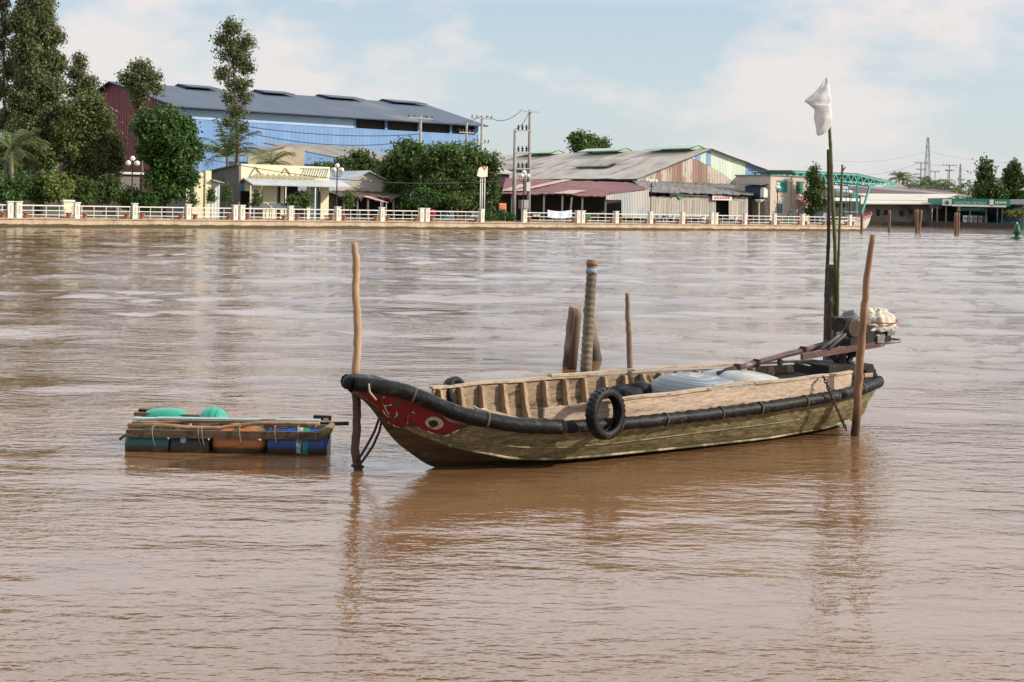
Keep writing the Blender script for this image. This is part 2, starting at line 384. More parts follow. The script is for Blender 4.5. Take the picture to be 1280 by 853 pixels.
# embankment wall
def wall_mat():
    m, n, l, b = nm('stained_embankment')
    v, raw = vec_node(n, l, 'bank')
    s = n.new('ShaderNodeSeparateXYZ'); l.new(raw, s.inputs[0])
    st = n.new('ShaderNodeMapping'); st.inputs['Scale'].default_value = (.9, .9, .5); l.new(raw, st.inputs[0])
    f = noise_n(n, l, st.outputs[0], 1.2, 8, .7)
    c = ramp_n(n, l, f, [(.3, (.30, .20, .125)), (.5, (.47, .36, .25)), (.72, (.58, .47, .35))])
    f2 = noise_n(n, l, raw, .5, 6, .7)
    ad = n.new('ShaderNodeMath'); ad.operation = 'MULTIPLY_ADD'; l.new(f2, ad.inputs[0]); ad.inputs[1].default_value = -.42; l.new(s.outputs[2], ad.inputs[2])
    w = ramp_n(n, l, ad.outputs[0], [(0, (1, 1, 1)), (.06, (0, 0, 0))])
    for nd in n:
        pass
    lowermost = mix_n(n, l, w, c, (.075, .06, .03))
    l.new(lowermost, b.inputs['Base Color']); b.inputs['Roughness'].default_value = .9
    bump_n(n, l, f, .03, 1, b); return m
M['embank'] = wall_mat()
ew = MB(); rows = []
a0 = -60
segs = []
N = 160
for i in range(N + 1):
    a_ = a0 + (A_END - a0) * i / N
    j = random.uniform(-.025, .025)
    segs.append([bw(a_, 100.70 + j, -.6), bw(a_, 100.85 + j, .1), bw(a_, 100.95 + j, ROAD - .1), bw(a_, 100.86 + j * .4, ROAD - .06), bw(a_, 100.86 + j * .4, ROAD + .03 + j * .4), bw(a_, 101.7, ROAD + .03)])
ew.grid(segs, False)
ew.add([segs[-1][i] for i in range(6)] + [bw(A_END, 101.7, -.6)], [(0, 1, 2, 3, 4, 5, 6)])
ew.bbox(A_END - .3, A_END - .01, 101.702, 140, -.6, ROAD + .03)
tag(ew.build('embankment_wall', M['embank']), 'stained concrete embankment wall along the waterline of the far bank', 'wall')

# ------------------------------------------------------------------ riverside railings
post_px = [-32, 18, 96, 168, 235, 298, 363, 422, 477, 530, 602, 655, 725, 770, 813, 853, 892, 931, 968, 1003, 1034, 1062]
double = {18, 298, 530, 725, 892}
def railing(px_list, label, end_px=None):
    D = 101.25
    a_list = [A(p, D, 270) for p in px_list]
    root = empty('riverside_railing', bw((a_list[0] + a_list[-1]) / 2, D, ROAD), label=label, cat='railing')
    for p, a in zip(px_list, a_list):
        for off in ((-.32, .32) if p in double else (0,)):
            m = MB(); m.bbox(a + off - .2, a + off + .2, D - .2, D + .2, ROAD + .03, ROAD + 1.22)
            m.bbox(a + off - .25, a + off + .25, D - .25, D + .25, ROAD + 1.222, ROAD + 1.30)
            po = m.build('post', M['white'], root)
            i_ = MB(); i_.bbox(a + off - .06, a + off + .06, D - .212, D - .19, ROAD + .35, ROAD + 1.0); i_.build('ochre_inlay', M['yellow'], po)
    ends = list(zip(a_list[:-1], a_list[1:]))
    if end_px: ends.append((a_list[-1], A(end_px, D, 270)))
    for x0, x1 in ends:
        x0 += .3; x1 -= .3
        m = MB()
        for z in (1.0, .62, .28): m.beam(bw(x0, D, ROAD + z), bw(x1, D, ROAD + z), .07, .09 if z == 1.0 else .06)
        for t in (0.02, .26, .5, .74, .98):
            a = x0 + (x1 - x0) * t
            m.beam(bw(a, D, ROAD + .06), bw(a, D, ROAD + .96), .055)
        m.build('rail_panel', M['white'], root)
    return a_list
railing(post_px[:11], 'white post and rail fence along the left part of the far bank')
railing(post_px[11:], 'white post and rail fence along the right part of the far bank, by the sheds', 1073)

# terracotta planters beside the posts
def planter():
    m = MB(); pr = [(.15, .0), (.17, .05), (.22, .36), (.26, .38), (.26, .44), (.21, .44), (.20, .40)]
    m.lathe((0, 0, 0), pr, 10); return m
pl0 = None
for p in post_px[1:]:
    a = A(p, 101.25, 270)
    off = .85 if p in double else .62
    for sgn in (-1, 1):
        if (p == 602 and sgn == 1) or (p == 655 and sgn == -1): continue
        if pl0 is None:
            pl0 = planter().build('planter', M['terracotta'], None, origin=(0, 0, 0))
            o = pl0
        else: o = pl0.copy(); COL.objects.link(o)
        o.location = bw(a + sgn * off, 101.3, ROAD + .03)
        dbl = p in double
        tag(o, 'round terracotta planter beside paired white railing posts' if dbl else 'round terracotta planter beside a single white railing post', 'planter',
            'terracotta planters beside paired posts' if dbl else 'terracotta planters beside single posts')

# ------------------------------------------------------------------ street lamps
def lamp(px, top_py, label, arms=5, D=101.6):
    a = A(px, D, 240); zt = Zb(px, top_py, D)
    root = empty('street_lamp', bw(a, D, ROAD + .03), label=label, cat='street lamp', group='globe lamps along the riverside')
    x = lambda da, z, db=0: bw(a + da, D + db, z)
    m = MB(); z0 = ROAD + .03
    m.lathe(x(0, 0), [(.16, z0), (.16, z0 + .25), (.09, z0 + .4), (.06, z0 + 1.0), (.05, zt - .8), (.08, zt - .78), (.05, zt - .7), (.04, zt - .35)], 8)
    m.build('lamp_post', M['dark_metal'], root)
    spots = [(0, 0, 0)] if arms % 2 else []
    n_ = arms - len(spots)
    for i in range(n_):
        t = 2 * math.pi * i / n_ + .5
        spots.append((.48 * math.cos(t), .48 * math.sin(t), -.38))
    for (da, db, dz) in spots:
        if da or db:
            q = MB(); q.tube([x(0, zt - .95), x(da * .7, zt - 1.0, db * .7), x(da, zt - .8, db), x(da, zt + dz - .2, db)], .025, 5); q.build('arm', M['dark_metal'], root)
        q = MB(); q.ball(x(da, zt + dz - .02, db), .21, 12); q.build('globe', M['globe'], root)
lamp(165, 198, 'five-globe street lamp in front of the leafy trees at far left')
lamp(421, 207, 'five-globe street lamp before the cream shopfront and grey gabled house')
lamp(654.5, 215, 'globe street lamp standing beside the two-pole transformer frame')
lamp(814, 222, 'globe street lamp in front of the pale corrugated wall', 4)
lamp(972, 230, 'globe street lamp before the beige two-storey house', 3)
lamp(1062.5, 236, 'two-globe street lamp near the teal steel canopy at the end of the bank', 2)

# ------------------------------------------------------------------ foliage builders
def leaf_cloud(m, blobs, n, size, shell=.55, droop=0):
    """many leaf-sized faces gathered in twig clumps spread through ellipsoids"""
    vol = [max(b[1].x * b[1].y * b[1].z, .01) ** .66 for b in blobs]; tot = sum(vol)
    VS = []
    nrmz = lambda q: q / np.maximum(np.linalg.norm(q, axis=-1, keepdims=True), 1e-9)
    for (c, r), v in zip(blobs, vol):
        k = max(3, int(n * v / tot / 9))
        d = nrmz(np.random.normal(size=(k, 3)))
        rr = np.where(np.random.rand(k) < .8, shell + (1 - shell) * np.random.rand(k) ** .6, np.random.rand(k))
        lump = np.array([.78 + .62 * mnoise.noise(Vector(q * 1.9) + c * .37) for q in d])
        cc = np.array(c) + d * np.array(r) * (rr * lump)[:, None]
        clr = size * np.random.uniform(.9, 1.9, k)
        q = cc[:, None, :] + np.random.normal(size=(k, 9, 3)) * (clr * .5)[:, None, None]
        nn = nrmz(np.random.normal(size=(k, 9, 3)) * .9 + d[:, None, :] * .8 + np.array((0, 0, .35)))
        u = nrmz(np.cross(nn, np.random.normal(size=(k, 9, 3)))); w = np.cross(nn, u)
        if droop: u = u * (1 - droop) + np.array((0, 0, -1.)) * droop
        s = (size * np.random.uniform(.55, 1.15, (k, 9)))[..., None]
        VS.append(np.stack([q - u * s * .5, q + w * s * .28, q + u * s * .55, q - w * s * .28], axis=2).reshape(-1, 3))
    V = np.concatenate(VS); nf = len(V) // 4; base = len(m.v)
    m.v += V.tolist(); m.f += (np.arange(nf * 4).reshape(-1, 4) + base).tolist(); m.sm += [False] * nf
    return m
def tree(name, label, cat, trunk, D, blobs, n, size, leaf='leaf_mid', bark='bark', r0=.25, group=None, shell=.5, limbs=True, along=None, droop=0):
    """trunk: pixel polyline from foot upwards; blobs: (px, py, rx, ry) in pixels; all stand at distance D (bank frame) or Y=along"""
    def P(px, py):
        return WB(px, py, D) if along is None else W(px, py, along)
    tp = [P(*t) for t in trunk]
    sc = tp[0].y / F
    tp[0].z = ROAD - .1
    root = empty(name, (tp[0].x, tp[0].y, ROAD), label=label, cat=cat, group=group)
    kk = len(tp)
    t = MB(); t.tube([p + Vector((random.uniform(-.06, .06), 0, 0)) for p in tp], [r0 * (1 - .75 * i / max(1, kk - 1)) for i in range(kk)], 8)
    bl = []
    for (px, py, rx, ry) in blobs:
        c = P(px, py); dy = random.uniform(-.4, .4) * rx * sc
        c.y += dy
        bl.append((c, Vector((rx * sc, rx * sc * .9, ry * sc))))
        if limbs:
            # nearest trunk point lower than the blob
            cand = [p for p in tp if p.z < c.z] or [tp[0]]
            s_ = min(cand, key=lambda p: (p - c).length)
            mid = s_.lerp(c, .5) + Vector((0, 0, -.08 * (c - s_).length))
            t.tube([s_, mid, c], [r0 * .35, r0 * .22, r0 * .08], 5)
    t.build('trunk', M[bark], root)
    l = MB(); leaf_cloud(l, bl, n, size, shell, droop); l.build('crown', M[leaf], root)
    return root
def fronds(m, c, n, L, up=.9, wid=.35, seed=0, thin=.05):
    rnd = random.Random(seed)
    for i in range(n):
        az = 2 * math.pi * i / n + rnd.uniform(-.2, .2); el = rnd.uniform(.15, 1.25) * up; Lk = L * rnd.uniform(.8, 1.1)
        pts = []
        d = Vector((math.cos(az) * math.cos(el), math.sin(az) * math.cos(el), math.sin(el)))
        p = Vector(c); v = d.copy()
        for k_ in range(11):
            pts.append(p.copy()); p = p + v * Lk / 10; v = (v + Vector((0, 0, -.13))).normalized()
        m.tube(pts, [thin * (1 - .08 * q) for q in range(11)], 4, cap=False)
        side = Vector((-math.sin(az), math.cos(az), 0))
        for q in range(1, 11):
            for e in (0, .5):
                if q == 10 and e: continue
                b = pts[q].lerp(pts[min(q + 1, 10)], e); tdir = (pts[q] - pts[q - 1]).normalized()
                wl_ = wid * Lk * math.sin(math.pi * (q + e) / 11.5) ** .6
                for s_ in (-1, 1):
                    tip = b + side * s_ * wl_ * .75 + tdir * wl_ * .5 + Vector((0, 0, -wl_ * rnd.uniform(.25, .6)))
                    m.add([b, b + tdir * .09 * Lk * .35, tip], [(0, 1, 2)])
def palm(name, label, D, foot, crown, L, n=18, r=.18, along=None, seed=1, up=.9):
    P = (lambda x, y: WB(x, y, D)) if along is None else (lambda x, y: W(x, y, along))
    f_ = P(*foot); f_.z = ROAD - .1; c = P(*crown)
    root = empty(name, (f_.x, f_.y, ROAD), label=label, cat='palm tree')
    t = MB(); t.tube([f_, f_.lerp(c, .5) + Vector((.1, 0, 0)), c], [r * 1.2, r, r * .8], 8); t.build('trunk', M['bark_pale'], root)
    m = MB(); fronds(m, c, n, L, up=up, seed=seed, thin=r * .25); m.build('crown', M['leaf_palm'], root)

# left bank trees
tree('tall_tree', 'tall sparse tree cut by the left edge of the photo', 'tree', [(6, 262), (9, 190), (6, 120), (5, 60), (2, 10)], 116,
     [(5, 150, 18, 18), (-4, 110, 18, 20), (10, 85, 14, 18), (-2, 55, 15, 20), (8, 30, 11, 18), (2, 5, 12, 16), (0, -20, 11, 18), (0, 185, 16, 14)], 12000, .31, 'leaf_grey', 'bark_pale', .22, droop=.3)
tree('tall_tree', 'tallest full tree at left, reaching the top of the photo', 'tree', [(47, 262), (46, 200), (44, 150), (42, 100), (42, 50), (44, 0)], 113,
     [(44, -15, 18, 16), (48, 10, 24, 17), (32, 28, 18, 15), (56, 42, 21, 17), (34, 62, 21, 16), (60, 78, 20, 17), (42, 98, 22, 17), (62, 112, 18, 16), (28, 122, 18, 16), (55, 142, 25, 18), (35, 162, 24, 16), (66, 168, 20, 16), (45, 190, 26, 15)],
     212000, .31, 'leaf_grey', 'bark', .26, droop=.3)
tree('tall_tree', 'tall tree half hidden between the left edge tree and the tallest tree', 'tree', [(24, 262), (25, 200), (24, 120), (26, 60)], 119,
     [(24, 58, 10, 16), (18, 84, 13, 16), (30, 100, 14, 16), (20, 124, 16, 16), (34, 138, 15, 16), (16, 152, 18, 16), (36, 168, 18, 16), (22, 188, 20, 14), (66, 190, 16, 16), (70, 150, 12, 14), (50, 208, 26, 10), (8, 206, 18, 10)], 10500, .33, 'leaf_grey', 'bark', .22, droop=.3)
tree('tall_tree', 'mid-height pointed tree behind the broad leafy one', 'tree', [(98, 258), (97, 200), (98, 150), (99, 100), (100, 80)], 118,
     [(100, 76, 9, 12), (96, 92, 14, 12), (108, 104, 15, 11), (92, 112, 13, 12), (114, 122, 14, 12), (84, 135, 13, 14), (98, 140, 18, 14)], 8200, .30, 'leaf_grey', 'bark', .2, droop=.2)
tree('broad_tree', 'broad dark olive tree between the tall tree and the red gable', 'tree', [(96, 262), (97, 230), (94, 190), (98, 160), (108, 140)], 110,
     [(110, 130, 22, 16), (92, 145, 20, 16), (130, 150, 20, 18), (80, 165, 18, 18), (104, 165, 24, 18), (136, 178, 20, 18), (88, 190, 22, 18), (116, 195, 24, 18), (144, 200, 13, 18), (98, 214, 26, 14), (132, 216, 20, 14), (60, 200, 16, 14)],
     19000, .31, 'leaf_olive', 'bark', .26)
tree('slender_tree', 'small round-topped tree in front of the dark red gable wall', 'tree', [(178, 262), (178, 210), (176, 160), (176, 120), (176, 96)], 120,
     [(176, 86, 16, 13), (160, 98, 15, 10), (190, 98, 15, 11), (176, 108, 22, 11), (196, 112, 9, 8), (172, 124, 13, 8), (178, 140, 10, 10), (170, 160, 10, 12), (182, 172, 9, 12)], 7000, .30, 'leaf_grey', 'bark', .18)
tree('mango_tree', 'dense round glossy green tree between the cream wall and the lamp', 'tree', [(207, 264), (208, 240), (208, 200), (210, 170)], 106,
     [(208, 150, 28, 16), (190, 162, 20, 18), (232, 162, 20, 18), (210, 175, 34, 20), (188, 190, 17, 20), (236, 188, 20, 20), (212, 205, 32, 18), (226, 222, 22, 15), (198, 224, 18, 15), (212, 240, 20, 12), (190, 250, 12, 9)],
     26000, .35, 'leaf_lush', 'bark', .3, shell=.7)
tree('slim_tree', 'tall slim tree standing alone in front of the blue warehouse', 'tree', [(293, 262), (297, 190), (296, 140), (293, 90), (292, 45)], 117,
     [(290, 35, 17, 14), (280, 50, 16, 14), (304, 54, 17, 14), (292, 68, 24, 15), (305, 84, 16, 14), (281, 92, 16, 12), (297, 106, 22, 12), (306, 122, 10, 12), (286, 124, 11, 11), (296, 140, 15, 11), (284, 152, 10, 8), (304, 160, 7, 10)],
     9800, .30, 'leaf_grey', 'bark', .24, shell=.35)
palm('palm_tree', 'short palm tree at the foot of the tall trees at far left', 107, (14, 262), (14, 190), 3.4, 20, seed=3)
palm('palm_tree', 'young palm tree under the slim tree, beside the cream shopfront', 116, (285, 262), (284, 196), 3.9, 22, seed=5, up=1.15)
palm('palm_tree', 'low palm fronds showing over the roof of the dark side wall', 121, (345, 262), (340, 205), 3.2, 14, seed=8, up=.8)
shrubs = [(12, 236, 26, 20, 'leaf_lush', 'broad green shrub behind the railing at the left edge'), (52, 234, 24, 22, 'leaf_mid', 'green shrub under the tallest tree, left of the lime bush'),
          (74, 232, 18, 18, 'leaf_lime', 'lime green bamboo-like bush under the tallest tree'), (102, 240, 16, 20, 'leaf_mid', 'rounded green shrub between the lime bush and the lamp'),
          (133, 236, 20, 20, 'leaf_dark', 'dark green shrub just left of the leftmost lamp'), (160, 246, 16, 15, 'leaf_mid', 'low green shrub at the foot of the leftmost lamp'),
          (184, 250, 12, 12, 'leaf_lush', 'small green shrub under the round glossy tree')]
for i, (px, py, rx, ry, lf, lab) in enumerate(shrubs):
    tree('shrub', lab, 'shrub', [(px, 265), (px, py + ry * .3)], (104.2 if lf == 'leaf_lime' else 105 + (i % 3) * .9), [(px - rx * .45, py + 3, rx * .6, ry * .8), (px + rx * .45, py, rx * .6, ry * .9), (px, py - ry * .25, rx * .6, ry * .75), (px, py + ry * .5, rx * .9, ry * .5)], 2800, .27, lf, 'bark', .08)
for px, py, r, lab in ((240, 246, 8, 'small clipped bush at the foot of the cream boundary wall'), (264, 243, 6, 'small clipped bush between the cream wall and the grey side wall'), (283, 240, 8, 'clipped cone bush beside the grey side wall of the shop'), (320, 246, 7, 'potted bush at the left corner of the cream shopfront')):
    tree('clipped_bush', lab, 'bush', [(px, 266), (px, py)], 104.6, [(px, py - r * .5, r * .7, r * .9), (px, py + r * .8, r, r * .9)], 1100, .17, 'leaf_dark', 'bark', .05, shell=.8)
for px, py, r, lab in ((366, 250, 7, 'potted plant in front of the dark shop doorway'), (383, 248, 6, 'leafy potted plant right of the dark shop doorway'), (435, 248, 7, 'broad-leaved plant beside the lamp before the gabled house')):
    tree('potted_plant', lab, 'plant', [(px, 266), (px, py)], 104.4, [(px, py, r, r), (px, py + r, r * .8, r * .7)], 500, .30, 'leaf_mid', 'bark', .04)
# central trees
tree('spreading_tree', 'broad dark green tree left of the tall billboard', 'tree', [(570, 264), (570, 235), (566, 210)], 108,
     [(560, 192, 28, 14), (588, 196, 26, 15), (610, 205, 18, 16), (540, 205, 26, 18), (572, 216, 34, 18), (606, 222, 20, 17), (545, 230, 30, 15), (588, 238, 28, 13), (612, 240, 14, 12), (560, 246, 26, 10)],
     22000, .38, 'leaf_mid', 'bark', .3, shell=.65)
tree('bushy_tree', 'paler bushy tree between the gabled house and the broad dark tree', 'tree', [(512, 264), (510, 230), (508, 205)], 113,
     [(508, 186, 15, 10), (520, 190, 18, 13), (496, 200, 18, 13), (512, 206, 26, 16), (488, 216, 22, 12), (520, 226, 22, 14), (496, 232, 18, 11)],
     10500, .42, 'leaf_mid', 'bark', .22, shell=.6)
tree('bushy_tree', 'low dark tree whose crown shows above the roof of the gabled house', 'tree', [(450, 262), (448, 215)], 124,
     [(448, 196, 18, 7), (432, 204, 16, 8), (462, 204, 16, 9), (450, 212, 28, 10), (410, 210, 18, 7), (478, 214, 16, 10)], 5200, .4, 'leaf_dark', 'bark', .18, shell=.6)
tree('flat_tree', 'small flat-topped tree behind the railing, left of the billboard', 'tree', [(537, 266), (538, 250)], 105, [(528, 240, 15, 5), (545, 244, 15, 5), (520, 250, 12, 5), (538, 252, 18, 6)], 2700, .24, 'leaf_lush', 'bark', .09, shell=.6)
tree('flat_tree', 'small flat-topped tree nearest the foot of the billboard', 'tree', [(577, 266), (577, 252)], 104.6, [(566, 248, 13, 5), (584, 246, 14, 5), (577, 254, 20, 6)], 2500, .24, 'leaf_mid', 'bark', .09, shell=.6)
for px, rx, lab in ((512, 16, 'dark low bush under the trees, nearest the gabled house'), (546, 18, 'dark low bush between the two flat-topped trees and the gabled house'), (582, 18, 'dark low bush behind the flat-topped tree beside the billboard'), (605, 10, 'dark low bush right behind the legs of the billboard')):
    tree('shrub', lab, 'shrub', [(px, 268), (px, 256)], 109.5, [(px - rx * .4, 252, rx * .6, 12), (px + rx * .4, 253, rx * .6, 12), (px, 262, rx, 9)], 3000, .34, 'leaf_dark', 'bark', .07, shell=.6)
tree('low_weeds', 'patch of low green weeds in the gap of the railing', 'plant', [(622, 272), (622, 270)], 101.9, [(612, 271, 10, 4), (625, 269, 10, 5), (638, 272, 10, 4)], 1500, .2, 'leaf_lush', 'bark', .03, limbs=False)
tree('conifer_tree', 'dark upright tree beside the beige two-storey house', 'tree', [(1020, 270), (1020, 240), (1019, 212)], 109,
     [(1018, 213, 5, 6), (1017, 222, 9, 8), (1022, 232, 13, 10), (1016, 244, 13, 10), (1024, 254, 12, 10), (1016, 263, 10, 7)], 6500, .34, 'leaf_dark', 'bark', .16, shell=.6)
tree('broad_tree', 'tree whose crown rises behind the green ridge vents of the grey roof', 'tree', [(738, 250), (738, 200), (738, 185)], 190, [(724, 173, 13, 8), (738, 178, 14, 8), (752, 182, 14, 6), (730, 184, 20, 7)], 3800, .7, 'leaf_mid', 'bark', .3)
# ================================================================== buildings on the far bank
def gplane(name, m, pts, root, t=.12, n=None):
    b = MB(); P = [Vector(p) for p in pts]
    nn = Vector(n) if n else (P[1] - P[0]).cross(P[2] - P[0])
    return b.slab(P, nn, t).build(name, m, root)
FRONT = Vector((E1, -E0, 0)); ALONG = Vector((E0, E1, 0))

# --- blue warehouse
M['blue_sheet'] = panel_mat('blue_sheet', [(.20, .35, .62), (.22, .375, .64), (.185, .34, .61)], 1.1, 'bank', groove=.006, gw=.55, rust=(.26, .36, .50), rust_amt=(.56, .74), hgt=60)
M['red_sheet'] = panel_mat('dark_red_sheet', [(.20, .03, .035), (.18, .028, .03)], 1.1, 'bank', groove=.04, gw=.9, hgt=60)
M['slate_roof'] = mat('weathered_blue_grey_roof', (.045, .066, .105), (.030, .045, .072), .35, .6, .0, (1, .15, 1), 'bank', spots=(.19, .17, .15), spot_scale=.12, spot_lo=.58, spot_hi=.8)
Dw = 140; half = 22
aL = A(222, Dw, 133); aR = A(598, Dw, 157); zE = (Zb(222, 133, Dw) + Zb(598, 157, Dw)) / 2
zA = zE + 4.1
wr_ = empty('blue_warehouse', bw((aL + aR) / 2, Dw + half, ROAD), label='huge blue corrugated warehouse with grey roof and dark red end gable', cat='warehouse')
m = MB(); m.slab([bw(aL, Dw, ROAD), bw(aR, Dw, ROAD), bw(aR, Dw, zE - 1.3), bw(aL, Dw, zE - 1.3)], -FRONT, .2); m.build('front_wall', M['blue_sheet'], wr_)
asp = A(442, Dw, 150)
m = MB(); m.slab([bw(aL, Dw - .06, zE - 1.35), bw(asp, Dw - .06, zE - 1.35), bw(asp, Dw - .06, zE - .25), bw(aL, Dw - .06, zE - .25)], -FRONT, .1)
m.build('skylight_strip', mat('translucent_pale_sheet', (.42, .58, .80), (.36, .50, .72), .6, .5), wr_)
m = MB(); m.slab([bw(asp, Dw + .5, zE - 1.3), bw(aR, Dw + .5, zE - 1.3), bw(aR, Dw + .5, zE - .05), bw(asp, Dw + .5, zE - .05)], -FRONT, .1); m.build('vent_gap', M['dark_in'], wr_)
for t in (.0, .24, .5, .76, .97):
    m = MB(); m.bbox(asp + (aR - asp) * t, asp + (aR - asp) * t + .35, Dw - .02, Dw + .2, zE - 1.3, zE - .1); m.build('eave_post', M['blue_sheet'], wr_)
m = MB(); m.slab([bw(aL, Dw, ROAD), bw(aL, Dw, zE), bw(aL, Dw + half, zA), bw(aL, Dw + 2 * half, zE), bw(aL, Dw + 2 * half, ROAD)], ALONG, .2); m.build('end_gable', M['red_sheet'], wr_)
m = MB(); m.slab([bw(aR + .01, Dw, ROAD), bw(aR, Dw, zE - .1), bw(aR + 5, Dw + half, zA - .2), bw(aR + 5, Dw + half, ROAD)], -ALONG, .2); m.build('end_gable', M['blue_sheet'], wr_)
m = MB(); m.slab([bw(aL - .6, Dw - 1.2, zE - .22), bw(aR + .8, Dw - 1.2, zE - .22), bw(aR + 5.6, Dw + half, zA), bw(aL - .6, Dw + half, zA)], (0, 0, 1), .15)
m.slab([bw(aL - .6, Dw + half, zA), bw(aR + 5.6, Dw + half, zA), bw(aR, Dw + 2 * half, zE), bw(aL - .6, Dw + 2 * half, zE)], (0, 0, 1), .15)
rf = m.build('roof', M['slate_roof'], wr_)
for px0, px1 in ((222, 262), (318, 356), (398, 443), (478, 520)):
    a0_, a1_ = A(px0, Dw + half, 118), A(px1, Dw + half, 118)
    m = MB()
    m.slab([bw(a0_, Dw + half - 3.2, zA - .15), bw(a1_, Dw + half - 3.2, zA - .15), bw(a1_, Dw + half, zA + .38), bw(a0_, Dw + half, zA + .38)], (0, 0, 1), .1)
    m.slab([bw(a0_, Dw + half, zA + .38), bw(a1_, Dw + half, zA + .38), bw(a1_, Dw + half + 3.2, zA - .15), bw(a0_, Dw + half + 3.2, zA - .15)], (0, 0, 1), .1)
    m.slab([bw(a0_ + .1, Dw + half - 3, zA - .2), bw(a0_ + .1, Dw + half, zA + .34), bw(a0_ + .1, Dw + half + 3, zA - .2)], ALONG, .05)
    m.build('ridge_vent', M['slate_roof'], rf)

# --- low buildings in front of the warehouse
M['asbestos'] = mat('weathered_fibre_cement', (.30, .28, .255), (.19, .175, .16), .8, .9, .03, (1, .25, 1), 'bank', spots=(.12, .11, .10), spot_scale=.5, spot_lo=.55, spot_hi=.75)
M['beige'] = mat('beige_render', (.50, .42, .30), (.40, .33, .24), .8, .9, coords='bank')
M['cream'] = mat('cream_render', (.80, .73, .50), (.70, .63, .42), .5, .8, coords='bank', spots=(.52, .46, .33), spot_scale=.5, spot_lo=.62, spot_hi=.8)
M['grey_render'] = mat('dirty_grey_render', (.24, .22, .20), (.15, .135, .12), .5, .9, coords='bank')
def gable_house(name, label, D, px0, px1, eave_py, apex_px, apex_py, depth, mw, mr, cat='house', over=.5):
    a0_, z0 = BK(px0, eave_py, D); a1_, z1 = BK(px1, eave_py + (px1 - px0) * .012, D); ax, az = BK(apex_px, apex_py, D); z1 = z0
    root = empty(name, bw((a0_ + a1_) / 2, D + depth / 2, ROAD), label=label, cat=cat)
    m = MB(); m.slab([bw(a0_, D, ROAD), bw(a1_, D, ROAD), bw(a1_, D, z1), bw(ax, D, az), bw(a0_, D, z0)], -FRONT, .15); m.build('gable_wall', mw, root)
    m = MB(); m.slab([bw(a0_, D + .16, ROAD), bw(a0_, D + .16, z0), bw(a0_, D + depth, z0), bw(a0_, D + depth, ROAD)], ALONG, .15)
    m.slab([bw(a1_ - .15, D + .16, ROAD), bw(a1_ - .15, D + .16, z1), bw(a1_ - .15, D + depth, z1), bw(a1_ - .15, D + depth, ROAD)], ALONG, .15); m.build('side_wall', mw, root)
    m = MB(); s0 = (az - z0) / (ax - a0_); s1 = (az - z1) / (a1_ - ax)
    m.slab([bw(a0_ - over, D - over, z0 - s0 * over + .03), bw(ax, D - over, az + .03), bw(ax, D + depth, az + .03), bw(a0_ - over, D + depth, z0 - s0 * over + .03)], (0, 0, 1), .1)
    m.slab([bw(ax, D - over, az + .03), bw(a1_ + over, D - over, z1 - s1 * over + .03), bw(a1_ + over, D + depth, z1 - s1 * over + .03), bw(ax, D + depth, az + .03)], (0, 0, 1), .1)
    m.build('roof', mr, root); return root, (a0_, a1_, z0, az)
# beige block with slanted top behind the shop
D = 128; root = empty('beige_outbuilding', bw(A(365, D), D + 4, ROAD), label='beige flat block behind the shop with one side in shade', cat='building')
a0_, a1_, a2_ = A(310, D, 200), A(355, D, 184), A(381, D, 184); zt = Zb(355, 184, D); zl = Zb(310, 196, D)
m = MB(); m.slab([bw(a0_, D, ROAD), bw(a1_, D, ROAD), bw(a1_, D, zt), bw(a0_, D, zl)], -FRONT, .2); m.slab([bw(a1_ + .004, D, ROAD), bw(a2_, D, ROAD), bw(a2_, D, zt - .2), bw(a1_ + .004, D, zt)], -FRONT, .2)
m.slab([bw(a2_ - .2, D + .21, ROAD), bw(a2_ - .2, D + .21, zt - .25), bw(a2_ - .2, D + 8, zt - .25), bw(a2_ - .2, D + 8, ROAD)], ALONG, .2); m.build('wall', M['beige'], root)
m = MB(); m.slab([bw(a0_ - .4, D - .3, zl + .05), bw(a1_ + .2, D - .3, zt + .05), bw(a1_ + .2, D + 8, zt + .05), bw(a0_ - .4, D + 8, zl + .05)], (0, 0, 1), .15); m.build('roof', M['asbestos'], root)
# long grey roof between warehouse and trees
D = 127; a0_, a1_ = A(378, D, 195), A(500, D, 195); zt = Zb(400, 183, D + 10) ; ze = Zb(415, 200, D)
root = empty('low_grey_shed', bw((a0_ + a1_) / 2, D + 10, ROAD), label='long low shed with grey sheet roof in front of the blue warehouse', cat='shed')
m = MB(); m.bbox(a0_ + 6, a1_, D, D + .2, ROAD, ze); m.build('wall', M['beige'], root)
m = MB(); m.slab([bw(a0_ + 5, D - .5, ze), bw(a1_ + 1, D - .5, ze), bw(a1_ + 1, D + 10, zt), bw(a0_, D + 10, zt)], (0, 0, 1), .12); m.build('roof', M['asbestos'], root)

# cream shop with slatted parapet
D = 110; aS0, aS1 = A(301, D, 230), A(412, D, 230); zP = Zb(302, 205, D); zPb = Zb(302, 225, D); zR = Zb(302, 231, D)
shop = empty('cream_shop', bw((aS0 + aS1) / 2, D, ROAD), label='cream single-storey shopfront with zigzag pattern on its tall parapet', cat='shop')
m = MB(); m.bbox(aS0, aS1, D, D + .25, zPb, zP); par = m.build('parapet', M['cream'], shop)
M['zig'] = mat('grey_trim', (.42, .43, .42), (.36, .37, .36), 3, .7)
def zz(pairs):
    b = MB()
    for (x0, y0), (x1, y1) in pairs:
        p, q = WB(x0, y0, D - .05), WB(x1, y1, D - .05); b.beam(p, q, .07, .16, up=tuple(FRONT))
    return b
zz([((312, 221), (319.5, 208.5)), ((319.5, 208.5), (329, 221.5)), ((349, 222), (357, 210)), ((357, 210), (366, 222))]).build('zigzag_trim', M['zig'], par)
m = MB()
